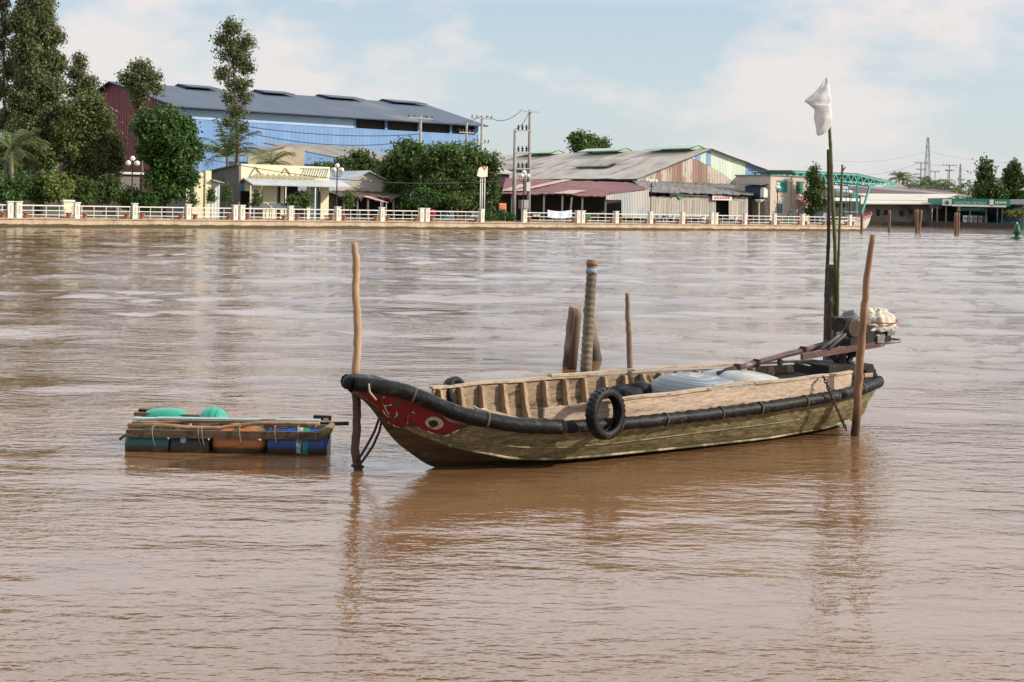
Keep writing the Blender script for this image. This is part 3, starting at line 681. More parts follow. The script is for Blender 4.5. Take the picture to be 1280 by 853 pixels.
for i in range(11):
    x0 = 376 + i * 3.1; m.beam(WB(x0, 223.3, D - .04), WB(min(x0 + 5, 411), 210.5, D - .04), .06, .12, up=tuple(FRONT))
m.beam(WB(376, 210.2, D - .04), WB(411, 211.2, D - .04), .06, .12, up=tuple(FRONT))
m.build('slat_screen', mat('pale_grey_slats', (.55, .60, .60), (.45, .5, .5), 3, .6), par)
m = MB()
for i in range(12):
    a = aS0 + 1 + (aS1 - aS0 - 3) * i / 11; m.beam(bw(a, D - .1, zPb + .15), bw(a + .5, D - .5, zPb + .6), .2, .25)
m.build('roof_ribs', M['cream'], shop)
m = MB(); m.slab([bw(aS0 + .2, D - 2.1, zR - .05), bw(aS1 + 1.2, D - 2.1, zR - .05), bw(aS1 + 1.2, D, zPb + .1), bw(aS0 + .2, D, zPb + .1)], (0, 0, 1), .1)
m.build('awning', mat('white_sheet_awning', (.46, .48, .49), (.36, .37, .38), 1, .6), shop)
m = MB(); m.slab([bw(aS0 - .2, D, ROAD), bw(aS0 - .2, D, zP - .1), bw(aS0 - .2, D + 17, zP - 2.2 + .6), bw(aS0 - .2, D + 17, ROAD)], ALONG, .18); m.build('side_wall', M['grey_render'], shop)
m = MB(); m.slab([bw(aS0 - .4, D + .3, zP - .12), bw(aS1, D + .3, zP - .12), bw(aS1, D + 17, zP - 1.6), bw(aS0 - .4, D + 17, zP - 1.6)], (0, 0, 1), .1); m.build('roof', M['asbestos'], shop)
def seg(px0, px1, z0=ROAD, z1=None): MB().bbox(A(px0, D), A(px1, D), D, D + .2, z0, zPb if z1 is None else z1).build('front_wall', M['cream'], shop)
seg(306, 327, zPb - 1.0); seg(329, 346); seg(351, 355); seg(384, 388); seg(401, 411)
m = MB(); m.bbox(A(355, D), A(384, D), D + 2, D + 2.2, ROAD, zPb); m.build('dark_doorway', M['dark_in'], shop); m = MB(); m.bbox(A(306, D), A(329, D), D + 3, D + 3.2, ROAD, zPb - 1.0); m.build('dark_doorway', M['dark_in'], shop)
m = MB(); m.bbox(A(346, D), A(351, D), D + .3, D + .35, ROAD, zPb); m.build('glass_door', M['glass'], shop)
m = MB(); m.bbox(A(388, D), A(401, D), D + .3, D + .35, ROAD, zPb); m.build('glass_door', M['glass_blue'], shop)
for p in (312, 356, 393):
    m = MB(); m.bbox(A(p, D - 1.9), A(p, D - 1.9) + .1, D - 2.0, D - 1.9, ROAD, zR - .1); m.build('awning_post', M['white'], shop)
# low dark tin tables in front of the shop
for px0, px1, lab in ((314, 338, 'left dark grey canvas stall cover in front of the shop'), (340, 366, 'right dark grey canvas stall cover in front of the shop')):
    D2 = 104.3; b0, b1 = A(px0, D2, 262), A(px1, D2, 262); zt = Zb(px0, 254.5, D2)
    root = empty('market_stall', bw((b0 + b1) / 2, D2, ROAD), label=lab, cat='stall')
    m = MB(); m.slab([bw(b0, D2 - .6, zt - .55), bw(b1, D2 - .6, zt - .55), bw(b1, D2 + .8, zt), bw(b0, D2 + .8, zt)], (0, 0, 1), .05); m.build('canopy', mat('grey_canvas', (.13, .13, .14), (.09, .09, .1), 2, .8), root)
    for a in (b0 + .1, b1 - .1):
        for bb in (D2 - .5, D2 + .7):
            m = MB(); m.beam(bw(a, bb, ROAD), bw(a, bb, zt - .5 if bb < D2 else zt - .03), .06); m.build('leg', M['grey_metal'], root)

# cream boundary wall and white gate sheet left of the shop
D = 109
root = empty('cream_wall', bw(A(248, D), D, ROAD), label='cream rendered wall piece between the round tree and the shop', cat='wall')
a0_, a1_ = A(233, D, 230), A(256, D, 230); zt = Zb(250, 216, D)
m = MB(); m.bbox(a0_, a1_, D, D + .25, ROAD, zt); m.bbox(a1_ + .004, a1_ + .55, D - .15, D + .3, ROAD, zt + .2); m.build('wall_panel', M['cream'], root)
m = MB(); m.slab([bw(a1_ + .6, D + .1, ROAD), bw(A(275, D), D + .1, ROAD), bw(A(275, D), D + .1, Zb(275, 228, D)), bw(a1_ + .6, D + .1, Zb(258, 224, D))], -FRONT, .08); m.build('sheet_gate', panel_mat('pale_sheet', [(.62, .66, .66), (.56, .60, .60)], .9, 'bank', groove=.02, gw=.3), root)
m = MB(); m.slab([bw(a1_ + .5, D - .6, Zb(258, 225.5, D)), bw(A(277, D), D - .6, Zb(277, 229.5, D)), bw(A(277, D), D + 2, Zb(277, 228, D)), bw(a1_ + .5, D + 2, Zb(258, 224, D))], (0, 0, 1), .07); m.build('gate_roof', mat('pale_tin', (.55, .56, .55), (.4, .4, .4), 2, .6), root)
# cream box (small roofed post) behind railing far left
D = 102.6
a0_ = A(84.5, D, 260); zt = Zb(84, 250, D)
root = empty('cream_kiosk_box', bw(a0_, D, ROAD), label='small cream box cabinet with a lid behind the left railing', cat='cabinet')
m = MB(); m.bbox(a0_ - .38, a0_ + .38, D - .3, D + .3, ROAD + .1, zt - .15); m.build('cabinet_body', M['cream'], root)
m = MB(); m.bbox(a0_ - .46, a0_ + .46, D - .38, D + .38, zt - .148, zt); m.build('lid', M['white'], root)
# small low hut seen behind shrubs
D = 115; root = empty('low_hut', bw(A(160, D), D + 2, ROAD), label='low hut with a white edged flat roof half hidden behind the leftmost lamp', cat='hut')
a0_, a1_ = A(143, D, 219), A(180, D, 219); zt = Zb(160, 218, D)
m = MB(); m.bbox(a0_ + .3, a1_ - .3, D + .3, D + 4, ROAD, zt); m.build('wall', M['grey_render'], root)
m = MB(); m.bbox(a0_, a1_, D, D + 4.3, zt + .003, zt + .2); m.build('roof', M['white'], root)

# gabled grey house with thatched lean-to
M['thatch'] = mat('dark_thatch', (.13, .095, .07), (.06, .045, .035), 3, .95, .05, (1, 1, 1), 'bank')
M['tin'] = mat('light_tin_roof', (.42, .45, .48), (.33, .35, .37), .7, .45, .0, (1, .2, 1), 'bank')
gh, (g0, g1, gz, gaz) = gable_house('gabled_house', 'pale grey rendered gabled house with tin roof and brown thatched lean-to', 113, 414, 508, 238, 459, 215, 10, mat('pale_render', (.52, .47, .40), (.42, .37, .31), .6, .9, coords='bank', spots=(.3, .26, .22), spot_scale=.4), M['tin'])
D = 109.5
m = MB(); zt = Zb(430, 238.5, 113); ze = Zb(430, 246, D)
rows = []
for i in range(7):
    b = D + (113 - D) * i / 6
    rows.append([bw(a, b, ze + (zt - ze) * i / 6 + random.uniform(-.07, .07) + (-.35 * ((j % 5) == 2) if i == 0 else 0)) for j, a in enumerate(np.linspace(A(425, D), A(518, D), 26))])
m.grid(rows, False); nb = len(m.v); m.grid([[p - Vector((0, 0, .15)) for p in r_] for r_ in rows], False); m.build('thatch_roof', M['thatch'], gh)
for p in (430, 447, 460, 478, 492, 510): MB().beam(bw(A(p, D + .3), D + .3, ROAD), bw(A(p, D + .3), D + .3, ze + .1), .16).build('lean_to_post', M['pole_conc'], gh)
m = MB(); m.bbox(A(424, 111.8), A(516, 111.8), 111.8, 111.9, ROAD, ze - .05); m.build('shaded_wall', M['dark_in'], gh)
# red and white awning
D = 106.5; root = empty('striped_awning', bw(A(467, D), D, ROAD), label='small red and white sun awning in front of the thatched lean-to', cat='awning')
a0_, a1_ = A(457, D), A(480, D); z1 = Zb(465, 246, D); z0 = Zb(465, 252, D)
m = MB(); m.slab([bw(a0_ + 1.2, D - .9, z0), bw(a1_, D - .9, z0 - .1), bw(a1_ - 1.2, D + .9, z1), bw(a0_, D + .9, z1)], (0, 0, 1), .05); m.build('cloth', panel_mat('red_white_cloth', [(.55, .08, .10), (.7, .5, .48), (.6, .1, .12)], .5, 'bank', groove=.005, hgt=50), root)
for a in (a0_ + 1.2, a1_ - .2):
    m = MB(); m.beam(bw(a, D - .8, ROAD), bw(a, D - .8, z0), .07); m.build('pole', M['white'], root)

# --- big grey-roofed mill, ridge running away from the river
M['rust_sheet'] = panel_mat('rusty_mixed_sheets', [(.56, .50, .42), (.36, .25, .20), (.60, .55, .47), (.47, .38, .31), (.55, .50, .44), (.30, .19, .15), (.60, .54, .46)], .95, 'bank', rust=(.34, .20, .13), groove=.03, gw=.3, rust_amt=(.52, .62), hgt=9)
M['new_sheet'] = panel_mat('pale_green_sheets', [(.62, .72, .58), (.70, .76, .66), (.58, .70, .56), (.66, .70, .60)], .95, 'bank', groove=.02, gw=.3, hgt=50)
M['blue_sheet2'] = panel_mat('blue_gable_sheets', [(.22, .36, .62), (.26, .42, .68)], .95, 'bank', groove=.02, gw=.3, hgt=50)
D = 125
aC0, zC0 = BK(797, 223, D); aAp, zAp = BK(886, 187, D); aC1, zC1 = BK(968, 218, D)
mill = empty('old_mill', bw(aAp, D + 25, ROAD), label='big old mill with grey sheet roof and patched rusty and pale green gable', cat='warehouse')
sl = (zAp - zC0) / (aAp - aC0); sr_ = (zAp - zC1) / (aC1 - aAp)
def gp(px, py, d=D): a, z = BK(px, py, d); return bw(a, d, z)
m = MB(); m.slab([gp(797, 226), gp(797, 270), gp(968, 270), gp(968, 228), gp(938, 231), gp(915, 226), gp(905, 218), gp(886, 207), gp(868, 199), gp(862, 196.5)], -FRONT, .1); m.build('rusty_gable_wall', M['rust_sheet'], mill)
m = MB(); m.slab([gp(862.5, 196.3), gp(886, 187.2), gp(932, 204.3), gp(932, 230), gp(915, 226), gp(905, 218), gp(886, 207), gp(868, 199)][0:], -FRONT, .1)
o = m.build('green_gable_wall', M['new_sheet'], mill)
m = MB(); m.slab([gp(932.2, 204.5), gp(968, 218.2), gp(968, 228), gp(932.2, 230)], -FRONT, .1)
m.slab([gp(869, 193.7, D - .03), gp(876, 191, D - .03), gp(876, 202.5, D - .03), gp(869, 199, D - .03)], -FRONT, .02)
m.slab([gp(883, 188.6, D - .03), gp(888.5, 188.3, D - .03), gp(888.5, 208.5, D - .03), gp(883, 205.5, D - .03)], -FRONT, .02)
m.build('blue_gable_wall', M['blue_sheet2'], mill)
L = 52
m = MB()
def roofside(a0_, z0, a1_, z1, nseg=26, L=L):
    rows = []
    for i in range(9):
        t = i / 8
        rows.append([bw(a0_ + (a1_ - a0_) * t, D - .6 + (L + .6) * j / nseg, z0 + (z1 - z0) * t + random.uniform(-.05, .05)) for j in range(nseg + 1)])
    m.grid(rows, False); m.grid([[p - Vector((0, 0, .12)) for p in r_] for r_ in rows], False)
roofside(aC0 - .5, zC0 - sl * .5 + .1, aAp, zAp + .1); roofside(aAp, zAp + .1, aC1 + .5, zC1 - sr_ * .5 + .1)
# the low side the roof carries on down to
a_low = aC0 - 7.5; z_low = zC0 - 7.5 * sl * .45
M['mill_roof'] = mat('mill_roof_sheets', (.50, .45, .385), (.34, .30, .255), .55, .9, .04, (.25, 1, 1), 'bank', spots=(.22, .19, .16), spot_scale=.45, spot_lo=.55, spot_hi=.7)
mr = m.build('roof', M['mill_roof'], mill)
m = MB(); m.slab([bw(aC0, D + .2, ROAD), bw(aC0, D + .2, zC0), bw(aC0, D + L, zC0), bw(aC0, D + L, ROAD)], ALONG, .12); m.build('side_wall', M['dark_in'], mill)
# raised green ridge vents and lifted roof strips
M['green_tin'] = mat('pale_green_tin', (.36, .50, .38), (.28, .40, .31), 1, .6)
for bb0, bb1 in ((2, 11), (17, 26), (33, 42)):
    m = MB()
    for sgn in (-1, 1):
        m.slab([bw(aAp, D + bb0, zAp + .6), bw(aAp, D + bb1, zAp + .6), bw(aAp + sgn * 1.9, D + bb1, zAp + .1), bw(aAp + sgn * 1.9, D + bb0, zAp + .1)], (0, 0, 1), .07)
    m.slab([bw(aAp - 1.5, D + bb0 + .1, zAp + .0), bw(aAp + 1.5, D + bb0 + .1, zAp + .0), bw(aAp, D + bb0 + .1, zAp + .55)], -FRONT, .05)
    m.build('ridge_vent', M['green_tin'], mr)
for (t, b0, b1) in ((.42, 12, 20), (.33, 30, 42)):
    m = MB(); a_ = aC0 + (aAp - aC0) * t; z_ = zC0 + (zAp - zC0) * t + .2
    m.slab([bw(a_ - .7, D + b0, z_ - .15), bw(a_ + 1.1, D + b0 - 3, z_ + .85), bw(a_ + 1.1, D + b1 - 3, z_ + .85), bw(a_ - .7, D + b1, z_ - .15)], (0, 0, 1), .07); m.build('raised_roof_sheet', M['mill_roof'], mr)
    m = MB(); m.slab([bw(a_ - 1.2, D + b0 - 1, z_ - .38), bw(a_ + .3, D + b0 - 1, z_ + .12), bw(a_ + .3, D + b1 - 2, z_ + .12), bw(a_ - 1.2, D + b1 - 2, z_ - .38)], (0, 0, 1), .1); m.build('roof_opening', M['dark_in'], mr)
# second roof to the left, behind the trees
D2 = 150; a0_, a1_ = A(560, D2, 220), A(700, D2, 220)
root = empty('long_shed', bw((a0_ + a1_) / 2, D2 + 8, ROAD), label='long grey-roofed shed between the broad dark tree and the old mill', cat='shed')
z0 = Zb(640, 218, D2); z1 = Zb(640, 196, D2 + 16)
m = MB(); m.slab([bw(a0_, D2, z0), bw(a1_ - 8, D2, z0), bw(a1_ - 8, D2 + 16, z1), bw(a0_, D2 + 16, z1)], (0, 0, 1), .15); m.build('roof', M['mill_roof'], root)
m = MB(); m.bbox(a0_ + .5, a1_ - 9, D2 + .5, D2 + .7, ROAD, z0 - .01); m.build('wall', M['dark_in'], root)

# --- red-roofed open shed
M['red_tin'] = panel_mat('faded_red_tin', [(.19, .062, .060), (.22, .075, .07), (.17, .055, .055), (.235, .088, .08)], 1.0, 'bank', rust=(.13, .055, .045), groove=.03, gw=.32, rust_amt=(.50, .64), hgt=50)
M['pink_tin'] = mat('pinkish_replacement_sheet', (.48, .38, .34), (.30, .19, .17), 1.5, .7, coords='bank')
D = 110; a0_, a1_ = A(627, D, 241), A(757, D, 244); zE = Zb(700, 243.5, D); D1 = 124.3; b0_, b1_ = A(632, D1, 226), A(792, D1, 226); zT = Zb(720, 226, D1)
red = empty('red_roofed_shed', bw((a0_ + a1_) / 2, D + 7, ROAD), label='open-fronted dark shed under a faded red sheet roof, with pale corrugated end', cat='shed')
m = MB(); rows = []
aw_ = A(811, 112.5, 237); zw_ = Zb(808, 236.5, 112.5)
for i in range(8):
    t = i / 7; rows.append([bw((a0_ + (a1_ - a0_) * s) * (1 - t) + (b0_ + (b1_ - b0_) * s) * t, D + (D1 - D) * t, zE + (zT - zE) * t + random.uniform(-.05, .05) - (.1 * math.sin(s * 9)) * (1 - t)) for s in np.linspace(0, 1, 30)])
m.grid(rows, False)
m.add([rows[0][-1], bw(aw_, 112.5, zw_ + .05), bw(b1_, D1, zT)], [(0, 1, 2)])
m.grid([[p - Vector((0, 0, .1)) for p in r_] for r_ in rows], False)
rr_ = m.build('roof', M['red_tin'], red)
def on_red(s, t): return bw((a0_ + (a1_ - a0_) * s) * (1 - t) + (b0_ + (b1_ - b0_) * s) * t, D + (D1 - D) * t, zE + (zT - zE) * t + .09)
for q in ([(.10, .12), (.17, .12), (.50, 1), (.43, 1)], [(.00, .1), (.075, .1), (.22, .55), (.13, .55)], [(.48, .02), (.66, .02), (.74, .25), (.60, .25)]):
    MB().slab([on_red(*x) for x in q], (0, 0, 1), .03).build('replacement_sheet', M['pink_tin'], rr_)
for p in (640, 680, 703, 728, 757): MB().beam(bw(A(p, D + .4), D + .4, ROAD), bw(A(p, D + .4), D + .4, zE - .03), .2, .2).build('shed_post', M['pole_conc'], red)
MB().beam(bw(A(713, D), D + .1, ROAD), bw(A(715.5, D), D + .1, Zb(716, 247, D)), .2, .2).build('shed_post', M['pole_conc'], red)
m = MB(); m.bbox(A(600, D + 6), A(800, D + 6), D + 6, D + 6.2, ROAD, zT - 1.2); m.build('back_wall', mat('dark_shed_boards', (.07, .055, .05), (.035, .03, .028), 2, .9, coords='bank'), red)  # near-black back boards behind the open front
M['pale_corr'] = panel_mat('pale_corrugated', [(.52, .50, .46), (.46, .46, .45), (.56, .52, .47), (.50, .47, .42), (.44, .46, .47)], .95, 'bank', rust=(.30, .22, .16), groove=.03, gw=.25, rust_amt=(.60, .74), hgt=2.2)
m = MB(); Dp = D + .02
m.slab([gp(757.5, 244.5, Dp), gp(757.5, 250, Dp), gp(777, 250, Dp), gp(777, 271, Dp), gp(811, 273, Dp), gp(811, 237.5, Dp)], -FRONT, .1)
m.build('corrugated_end', M['pale_corr'], red)
m = MB(); m.bbox(A(757.5, D + 2), A(779, D + 2), D + 2, D + 2.1, ROAD, Zb(770, 250, D)); m.build('dark_opening', M['dark_in'], red)

# --- weathered lean-to with plank front
D = 112; lean = empty('plank_fronted_shed', bw(A(870, D), D + 4, ROAD), label='shed with tall pale upright planks, dark doorway and sagging grey roof', cat='shed')
M['plank_front'] = panel_mat('weathered_planks', [(.46, .42, .36), (.40, .36, .31), (.50, .45, .38), (.36, .32, .27), (.43, .40, .36)], .42, 'bank', rust=(.28, .22, .17), groove=.02, gw=.42, rust_amt=(.55, .72), hgt=3.4)
def top(px): return 245.5 + .7 * math.sin(px * .9)
m = MB()
xs = list(np.arange(811.3, 895, 4.2)) + [895]
for x0, x1 in zip(xs[:-1], xs[1:]): m.slab([gp(x0, 272, D), gp(x1 - .1, 272, D), gp(x1 - .1, top(x0), D + .0), gp(x0, top(x0), D)], -FRONT, .06)
m.build('plank_wall', M['plank_front'], lean); m = MB()
xs = [911] + list(np.arange(915, 937, 4))
for x0, x1 in zip(xs[:-1], xs[1:]): m.slab([gp(x0, 274, D), gp(x1 - .1, 274, D), gp(x1 - .1, top(x0) + .8, D), gp(x0, top(x0) + .8, D)], -FRONT, .06)
m.build('plank_wall', M['plank_front'], lean)
m = MB(); m.bbox(A(811, D + 1.5), A(940, D + 1.5), D + 1.5, D + 1.6, ROAD, Zb(870, 241.5, D)); m.build('dark_back', M['dark_in'], lean)
m = MB(); m.beam(gp(838, 243.6, D - .1), gp(885, 245.2, D - .1), .12); m.beam(gp(861, 241.5, D - .1), gp(861, 245, D - .1), .12); m.build('eave_pole', M['white'], lean)
zE2 = Zb(860, 242, D); zT2 = Zb(860, 228, 124.8)
aa0, aa1, cc0, cc1 = A(806, D, 240), A(938, D, 243), A(790, 124.8, 226), A(934, 124.8, 230)
m = MB(); rows = []
for i in range(8):
    t = i / 7; rows.append([bw((aa0 + (aa1 - aa0) * s) * (1 - t) + (cc0 + (cc1 - cc0) * s) * t, D - .6 + (125.4 - D) * t, zE2 + (zT2 - zE2) * t + random.uniform(-.09, .09)) for s in np.linspace(0, 1, 34)])
m.grid(rows, False); m.grid([[p - Vector((0, 0, .1)) for p in r_] for r_ in rows], False)
m.build('roof', mat('dark_grey_old_sheets', (.21, .19, .175), (.10, .09, .085), .5, .9, .06, (1, .3, 1), 'bank', spots=(.28, .26, .24), spot_scale=.8, spot_lo=.55, spot_hi=.7), lean)
m = MB(); m.slab([gp(844, 242, D - .15), gp(850, 250, D - .15), gp(859, 244.5, D - .15), gp(857, 241.5, D - .15)], -FRONT, .03).crumple(.05, 2); m.build('green_tarpaulin', mat('green_tarp', (.10, .30, .18), (.06, .2, .12), 3, .6), lean)
# shop sign over the doorway
D3 = D - .35
root = empty('shed_sign', gp(902, 250, D3), label='white signboard with red lettering and a blue corner over the dark doorway', cat='sign')
m = MB(); m.slab([gp(890.5, 250.3, D3), gp(915, 250.8, D3), gp(915, 244, D3), gp(890.5, 243.5, D3)], -FRONT, .06); bd = m.build('board', M['white'], root)
m = MB()
for i in range(6): m.slab([gp(892.5 + i * 3.4 + j_ * 0, 248.9, D3 - .02) for j_ in (0,)] + [gp(895 + i * 3.4, 248.9, D3 - .02), gp(895.2 + i * 3.4, 246.6, D3 - .02), gp(892.9 + i * 3.4, 246.6, D3 - .02)], -FRONT, .01)
m.build('red_lettering', mat('red_paint', (.55, .07, .05), (.5, .06, .05), 3, .6), bd)
m = MB(); m.slab([gp(903, 245.6, D3 - .02), gp(914.8, 245.9, D3 - .02), gp(914.8, 242.6, D3 - .02), gp(903, 242.3, D3 - .02)], -FRONT, .015); m.build('blue_corner', mat('indigo_paint', (.12, .12, .40), (.1, .1, .35), 3, .6), bd)

# --- beige two-storey house
D = 111.5; a0_, a1_ = A(963, D, 240), A(1012, D, 240); zt = Zb(963, 220, D); dep = 6
hs = empty('two_storey_house', bw((a0_ + a1_) / 2, D + dep / 2, ROAD), label='beige two-storey house with green shuttered windows and a red door canopy', cat='house')
M['house'] = mat('beige_house_render', (.60, .52, .42), (.52, .44, .35), .7, .85, coords='bank')
m = MB(); m.bbox(a0_, a1_, D, D + dep, ROAD, zt); wl_ = m.build('wall', M['house'], hs)
m = MB(); m.bbox(a0_ - .12, a1_ + .12, D - .12, D + dep + .1, zt + .003, zt + .16)
m.build('roof', mat('roof_slab_green', (.22, .28, .24), (.16, .2, .18), 1, .8), hs)
m = MB(); m.bbox(A(988.7, D) - .05, A(988.7, D) + .05, D - .04, D - .004, ROAD, zt); m.build('drain_pipe', M['grey_metal'], hs)
M['shutter'] = mat('teal_shutter', (.05, .26, .22), (.03, .17, .15), 3, .6)
for (x0, y0, x1, y1) in ((971.5, 226.5, 983, 239.5), (996, 227.5, 1003, 241), (971, 254.5, 977.5, 266.5)):
    fr = MB(); b0, b1 = A(x0, D, y0), A(x1, D, y0); zb_, zt_ = Zb(x0, y1, D), Zb(x0, y0, D)
    fr.bbox(b0 - .08, b1 + .08, D - .07, D - .003, zb_ - .08, zt_ + .08); f_ = fr.build('window', M['white'] if y0 > 250 else M['shutter'], hs)
    for s_ in (0, 1):
        g_ = MB(); mid = (b0 + b1) / 2; g_.bbox((b0, mid + .05)[s_], (mid - .05, b1)[s_], D - .1, D - .072, zb_, zt_); g_.build('shutter', M['shutter'] if s_ or y0 < 250 and x1 - x0 > 9 else M['glass'], f_)
m = MB(); m.bbox(A(998, D), A(1005, D), D - .05, D - .003, ROAD, Zb(1000, 256, D)); m.build('door', M['glass'], hs)
m = MB(); m.slab([bw(A(996, D), D - 1.1, Zb(996, 254, D)), bw(A(1011, D), D - 1.1, Zb(1011, 255, D)), bw(A(1011, D), D - .01, Zb(1011, 251, D)), bw(A(996, D), D - .01, Zb(996, 250, D))], (0, 0, 1), .06); m.build('door_canopy', mat('red_canopy', (.50, .10, .06), (.4, .08, .05), 3, .6), hs)
m = MB(); m.bbox(A(991, D), A(994, D), D - .04, D - .003, Zb(992, 270, D), Zb(992, 261, D)); m.build('notice_board', mat('pale_blue_notice', (.45, .52, .72), (.4, .45, .65), 3, .6), hs)
# side room with blue box and ladder on the shaded side
m = MB(); ys = (D + .8, D + 3.5); m.bbox(a0_ - .9, a0_ - .003, ys[0], ys[1], Zb(945, 249, D), Zb(945, 232, D)); m.build('bay_window', mat('blue_grey_box', (.06, .085, .12), (.04, .05, .07), 2, .5), hs)
m = MB(); m.slab([bw(a0_ - 1.5, ys[0] - .4, Zb(945, 231, D)), bw(a0_ - .01, ys[0] - .4, Zb(945, 229.5, D)), bw(a0_ - .01, ys[1] + .4, Zb(945, 229.5, D)), bw(a0_ - 1.5, ys[1] + .4, Zb(945, 231, D))], (0, 0, 1), .07); m.build('bay_roof', M['asbestos'], hs)
m = MB()
for s_ in (-.2, .2): m.beam(bw(a0_ - .35 + s_, D - .05, ROAD), bw(a0_ - .9 + s_, D - .05, Zb(958, 250, D)), .07)
for i in range(8):
    t = (i + .5) / 8; z_ = ROAD + (Zb(958, 250, D) - ROAD) * t; m.beam(bw(a0_ - .55 - .55 * t, D - .05, z_), bw(a0_ - .15 - .55 * t, D - .05, z_), .05)
tag(m.build('ladder', M['grey_metal']), 'grey ladder leaning against the shaded side of the beige house', 'ladder')
aw_ = A(955, D, 240); m = MB(); z_ = Zb(955, 238, D); m.bbox(aw_ - .35, aw_ + .35, D - .3, D + .3, z_ - .9, z_ + .1); m.lathe(bw(aw_, D, 0), [(.3, z_ + .1), (.3, z_ + .25), (.12, z_ + .32)], 10)
m.beam(bw(aw_, D, z_ - .9), bw(aw_ + .5, D + .3, z_ - 1.3), .08)
tag(m.build('water_heater', M['white']), 'white metal box unit high on the shaded side of the beige house', 'appliance')
# yellow post with a dish-like cap
D = 108; a_ = A(949, D, 260)
root = empty('capped_post', bw(a_, D, ROAD), label='cream post with an upturned cone cap left of the beige house', cat='post')
m = MB(); m.beam(bw(a_, D, ROAD), bw(a_, D, Zb(949, 254, D)), .14); m.build('shaft', M['cream'], root)
m = MB(); z_ = Zb(949, 254, D); m.lathe(bw(a_, D, 0), [(.1, z_), (.55, z_ + .35), (.5, z_ + .42)], 12); m.build('cap', M['cream'], root)

# --- teal steel canopy at the end of the bank
M['teal'] = mat('teal_steel_paint', (.10, .50, .43), (.08, .40, .35), 3, .5)
D = 116
cp = empty('steel_canopy', bw(A(1040, D), D + 6, ROAD), label='large open canopy on teal steel trusses and columns at the bank end', cat='canopy')
zt = Zb(1072, 218, D); zb_ = Zb(1072, 228, D)
m = MB(); aa, ab, ac = A(990, D, 218), A(1072, D, 218), A(1119, D, 230); ze = Zb(1119, 229.5, D)
m.slab([bw(aa, D, zt), bw(ab, D, zt), bw(ab, D + 8, zt + .1), bw(aa, D + 8, zt + .1)], (0, 0, 1), .15)
m.slab([bw(ab, D, zt), bw(ac, D, ze), bw(ac, D + 8, ze + .1), bw(ab, D + 8, zt + .1)], (0, 0, 1), .15); m.build('roof', mat('dull_green_roof', (.20, .26, .23), (.13, .16, .15), 1, .6), cp)
def truss(b, D_, a_s, a_e, zt_s, zt_e, zb_s, zb_e, n_):
    b.beam(bw(a_s, D_, zt_s), bw(a_e, D_, zt_e), .16); b.beam(bw(a_s, D_, zb_s), bw(a_e, D_, zb_e), .16)
    for i in range(n_):
        t0, t1 = i / n_, (i + 1) / n_
        p = bw(a_s + (a_e - a_s) * t0, D_, zb_s + (zb_e - zb_s) * t0); q = bw(a_s + (a_e - a_s) * (t0 + t1) / 2, D_, zt_s + (zt_e - zt_s) * (t0 + t1) / 2); r_ = bw(a_s + (a_e - a_s) * t1, D_, zb_s + (zb_e - zb_s) * t1)
        b.beam(p, q, .11); b.beam(q, r_, .11)
for d_ in (D + .1, D + 4, D + 7.7):
    m = MB(); truss(m, d_, ab, ac, zt - .12, ze - .1, zb_, ze - .45, 6); m.build('truss', M['teal'], cp)
    m = MB(); truss(m, d_, aa + .5, ab, zt - .12, zt - .12, zb_, zb_, 10); m.build('truss', M['teal'], cp)
for px in (1072, 1052, 1012):
    for d_ in (D + .1, D + 7.7):
        m = MB(); m.beam(bw(A(px, D), d_, ROAD), bw(A(px, D), d_, zb_ if px != 1072 else zt - .1), .28); m.build('column', M['teal'], cp)
m = MB(); m.beam(bw(A(1074, D, 270), D + .1, ROAD), bw(A(1088, D, 235), D + .1, Zb(1088, 233, D)), .22); m.build('brace', M['teal'], cp)
m = MB(); a0_, a1_ = A(1030, 122), A(1071, 122)
for y_ in (237, 242, 246): m.beam(bw(a0_, 122, Zb(1040, y_, 122)), bw(a1_, 122, Zb(1070, y_, 122)), .12)
for t in np.linspace(0, 1, 7): m.beam(bw(a0_ + (a1_ - a0_) * t, 122, ROAD), bw(a0_ + (a1_ - a0_) * t, 122, Zb(1050, 237, 122)), .09)
m.build('stair_rail', M['teal'], cp)
ls = empty('loading_shed', bw(A(1030, 134), 136, ROAD), label='dark loading shed with pale roof edge seen under the steel canopy', cat='shed')
MB().bbox(A(1004, 134), A(1076, 134), 134, 134.3, ROAD, Zb(1040, 245, 134)).build('wall', M['dark_in'], ls)
m = MB(); m.slab([bw(A(1000, 133), 133, Zb(1040, 245, 133)), bw(A(1082, 133), 133, Zb(1040, 245, 133)), bw(A(1082, 133), 146, Zb(1040, 232, 146)), bw(A(1000, 133), 146, Zb(1040, 232, 146))], (0, 0, 1), .15); m.build('roof', mat('dark_maroon_tin', (.12, .07, .07), (.07, .045, .045), 1, .7, coords='bank'), ls)
MB().bbox(A(1002, 132), A(1078, 132), 132.6, 132.8, Zb(1040, 251, 132), Zb(1040, 247, 132)).build('fascia', M['far_cream'] if 'far_cream' in M else M['white'], ls)

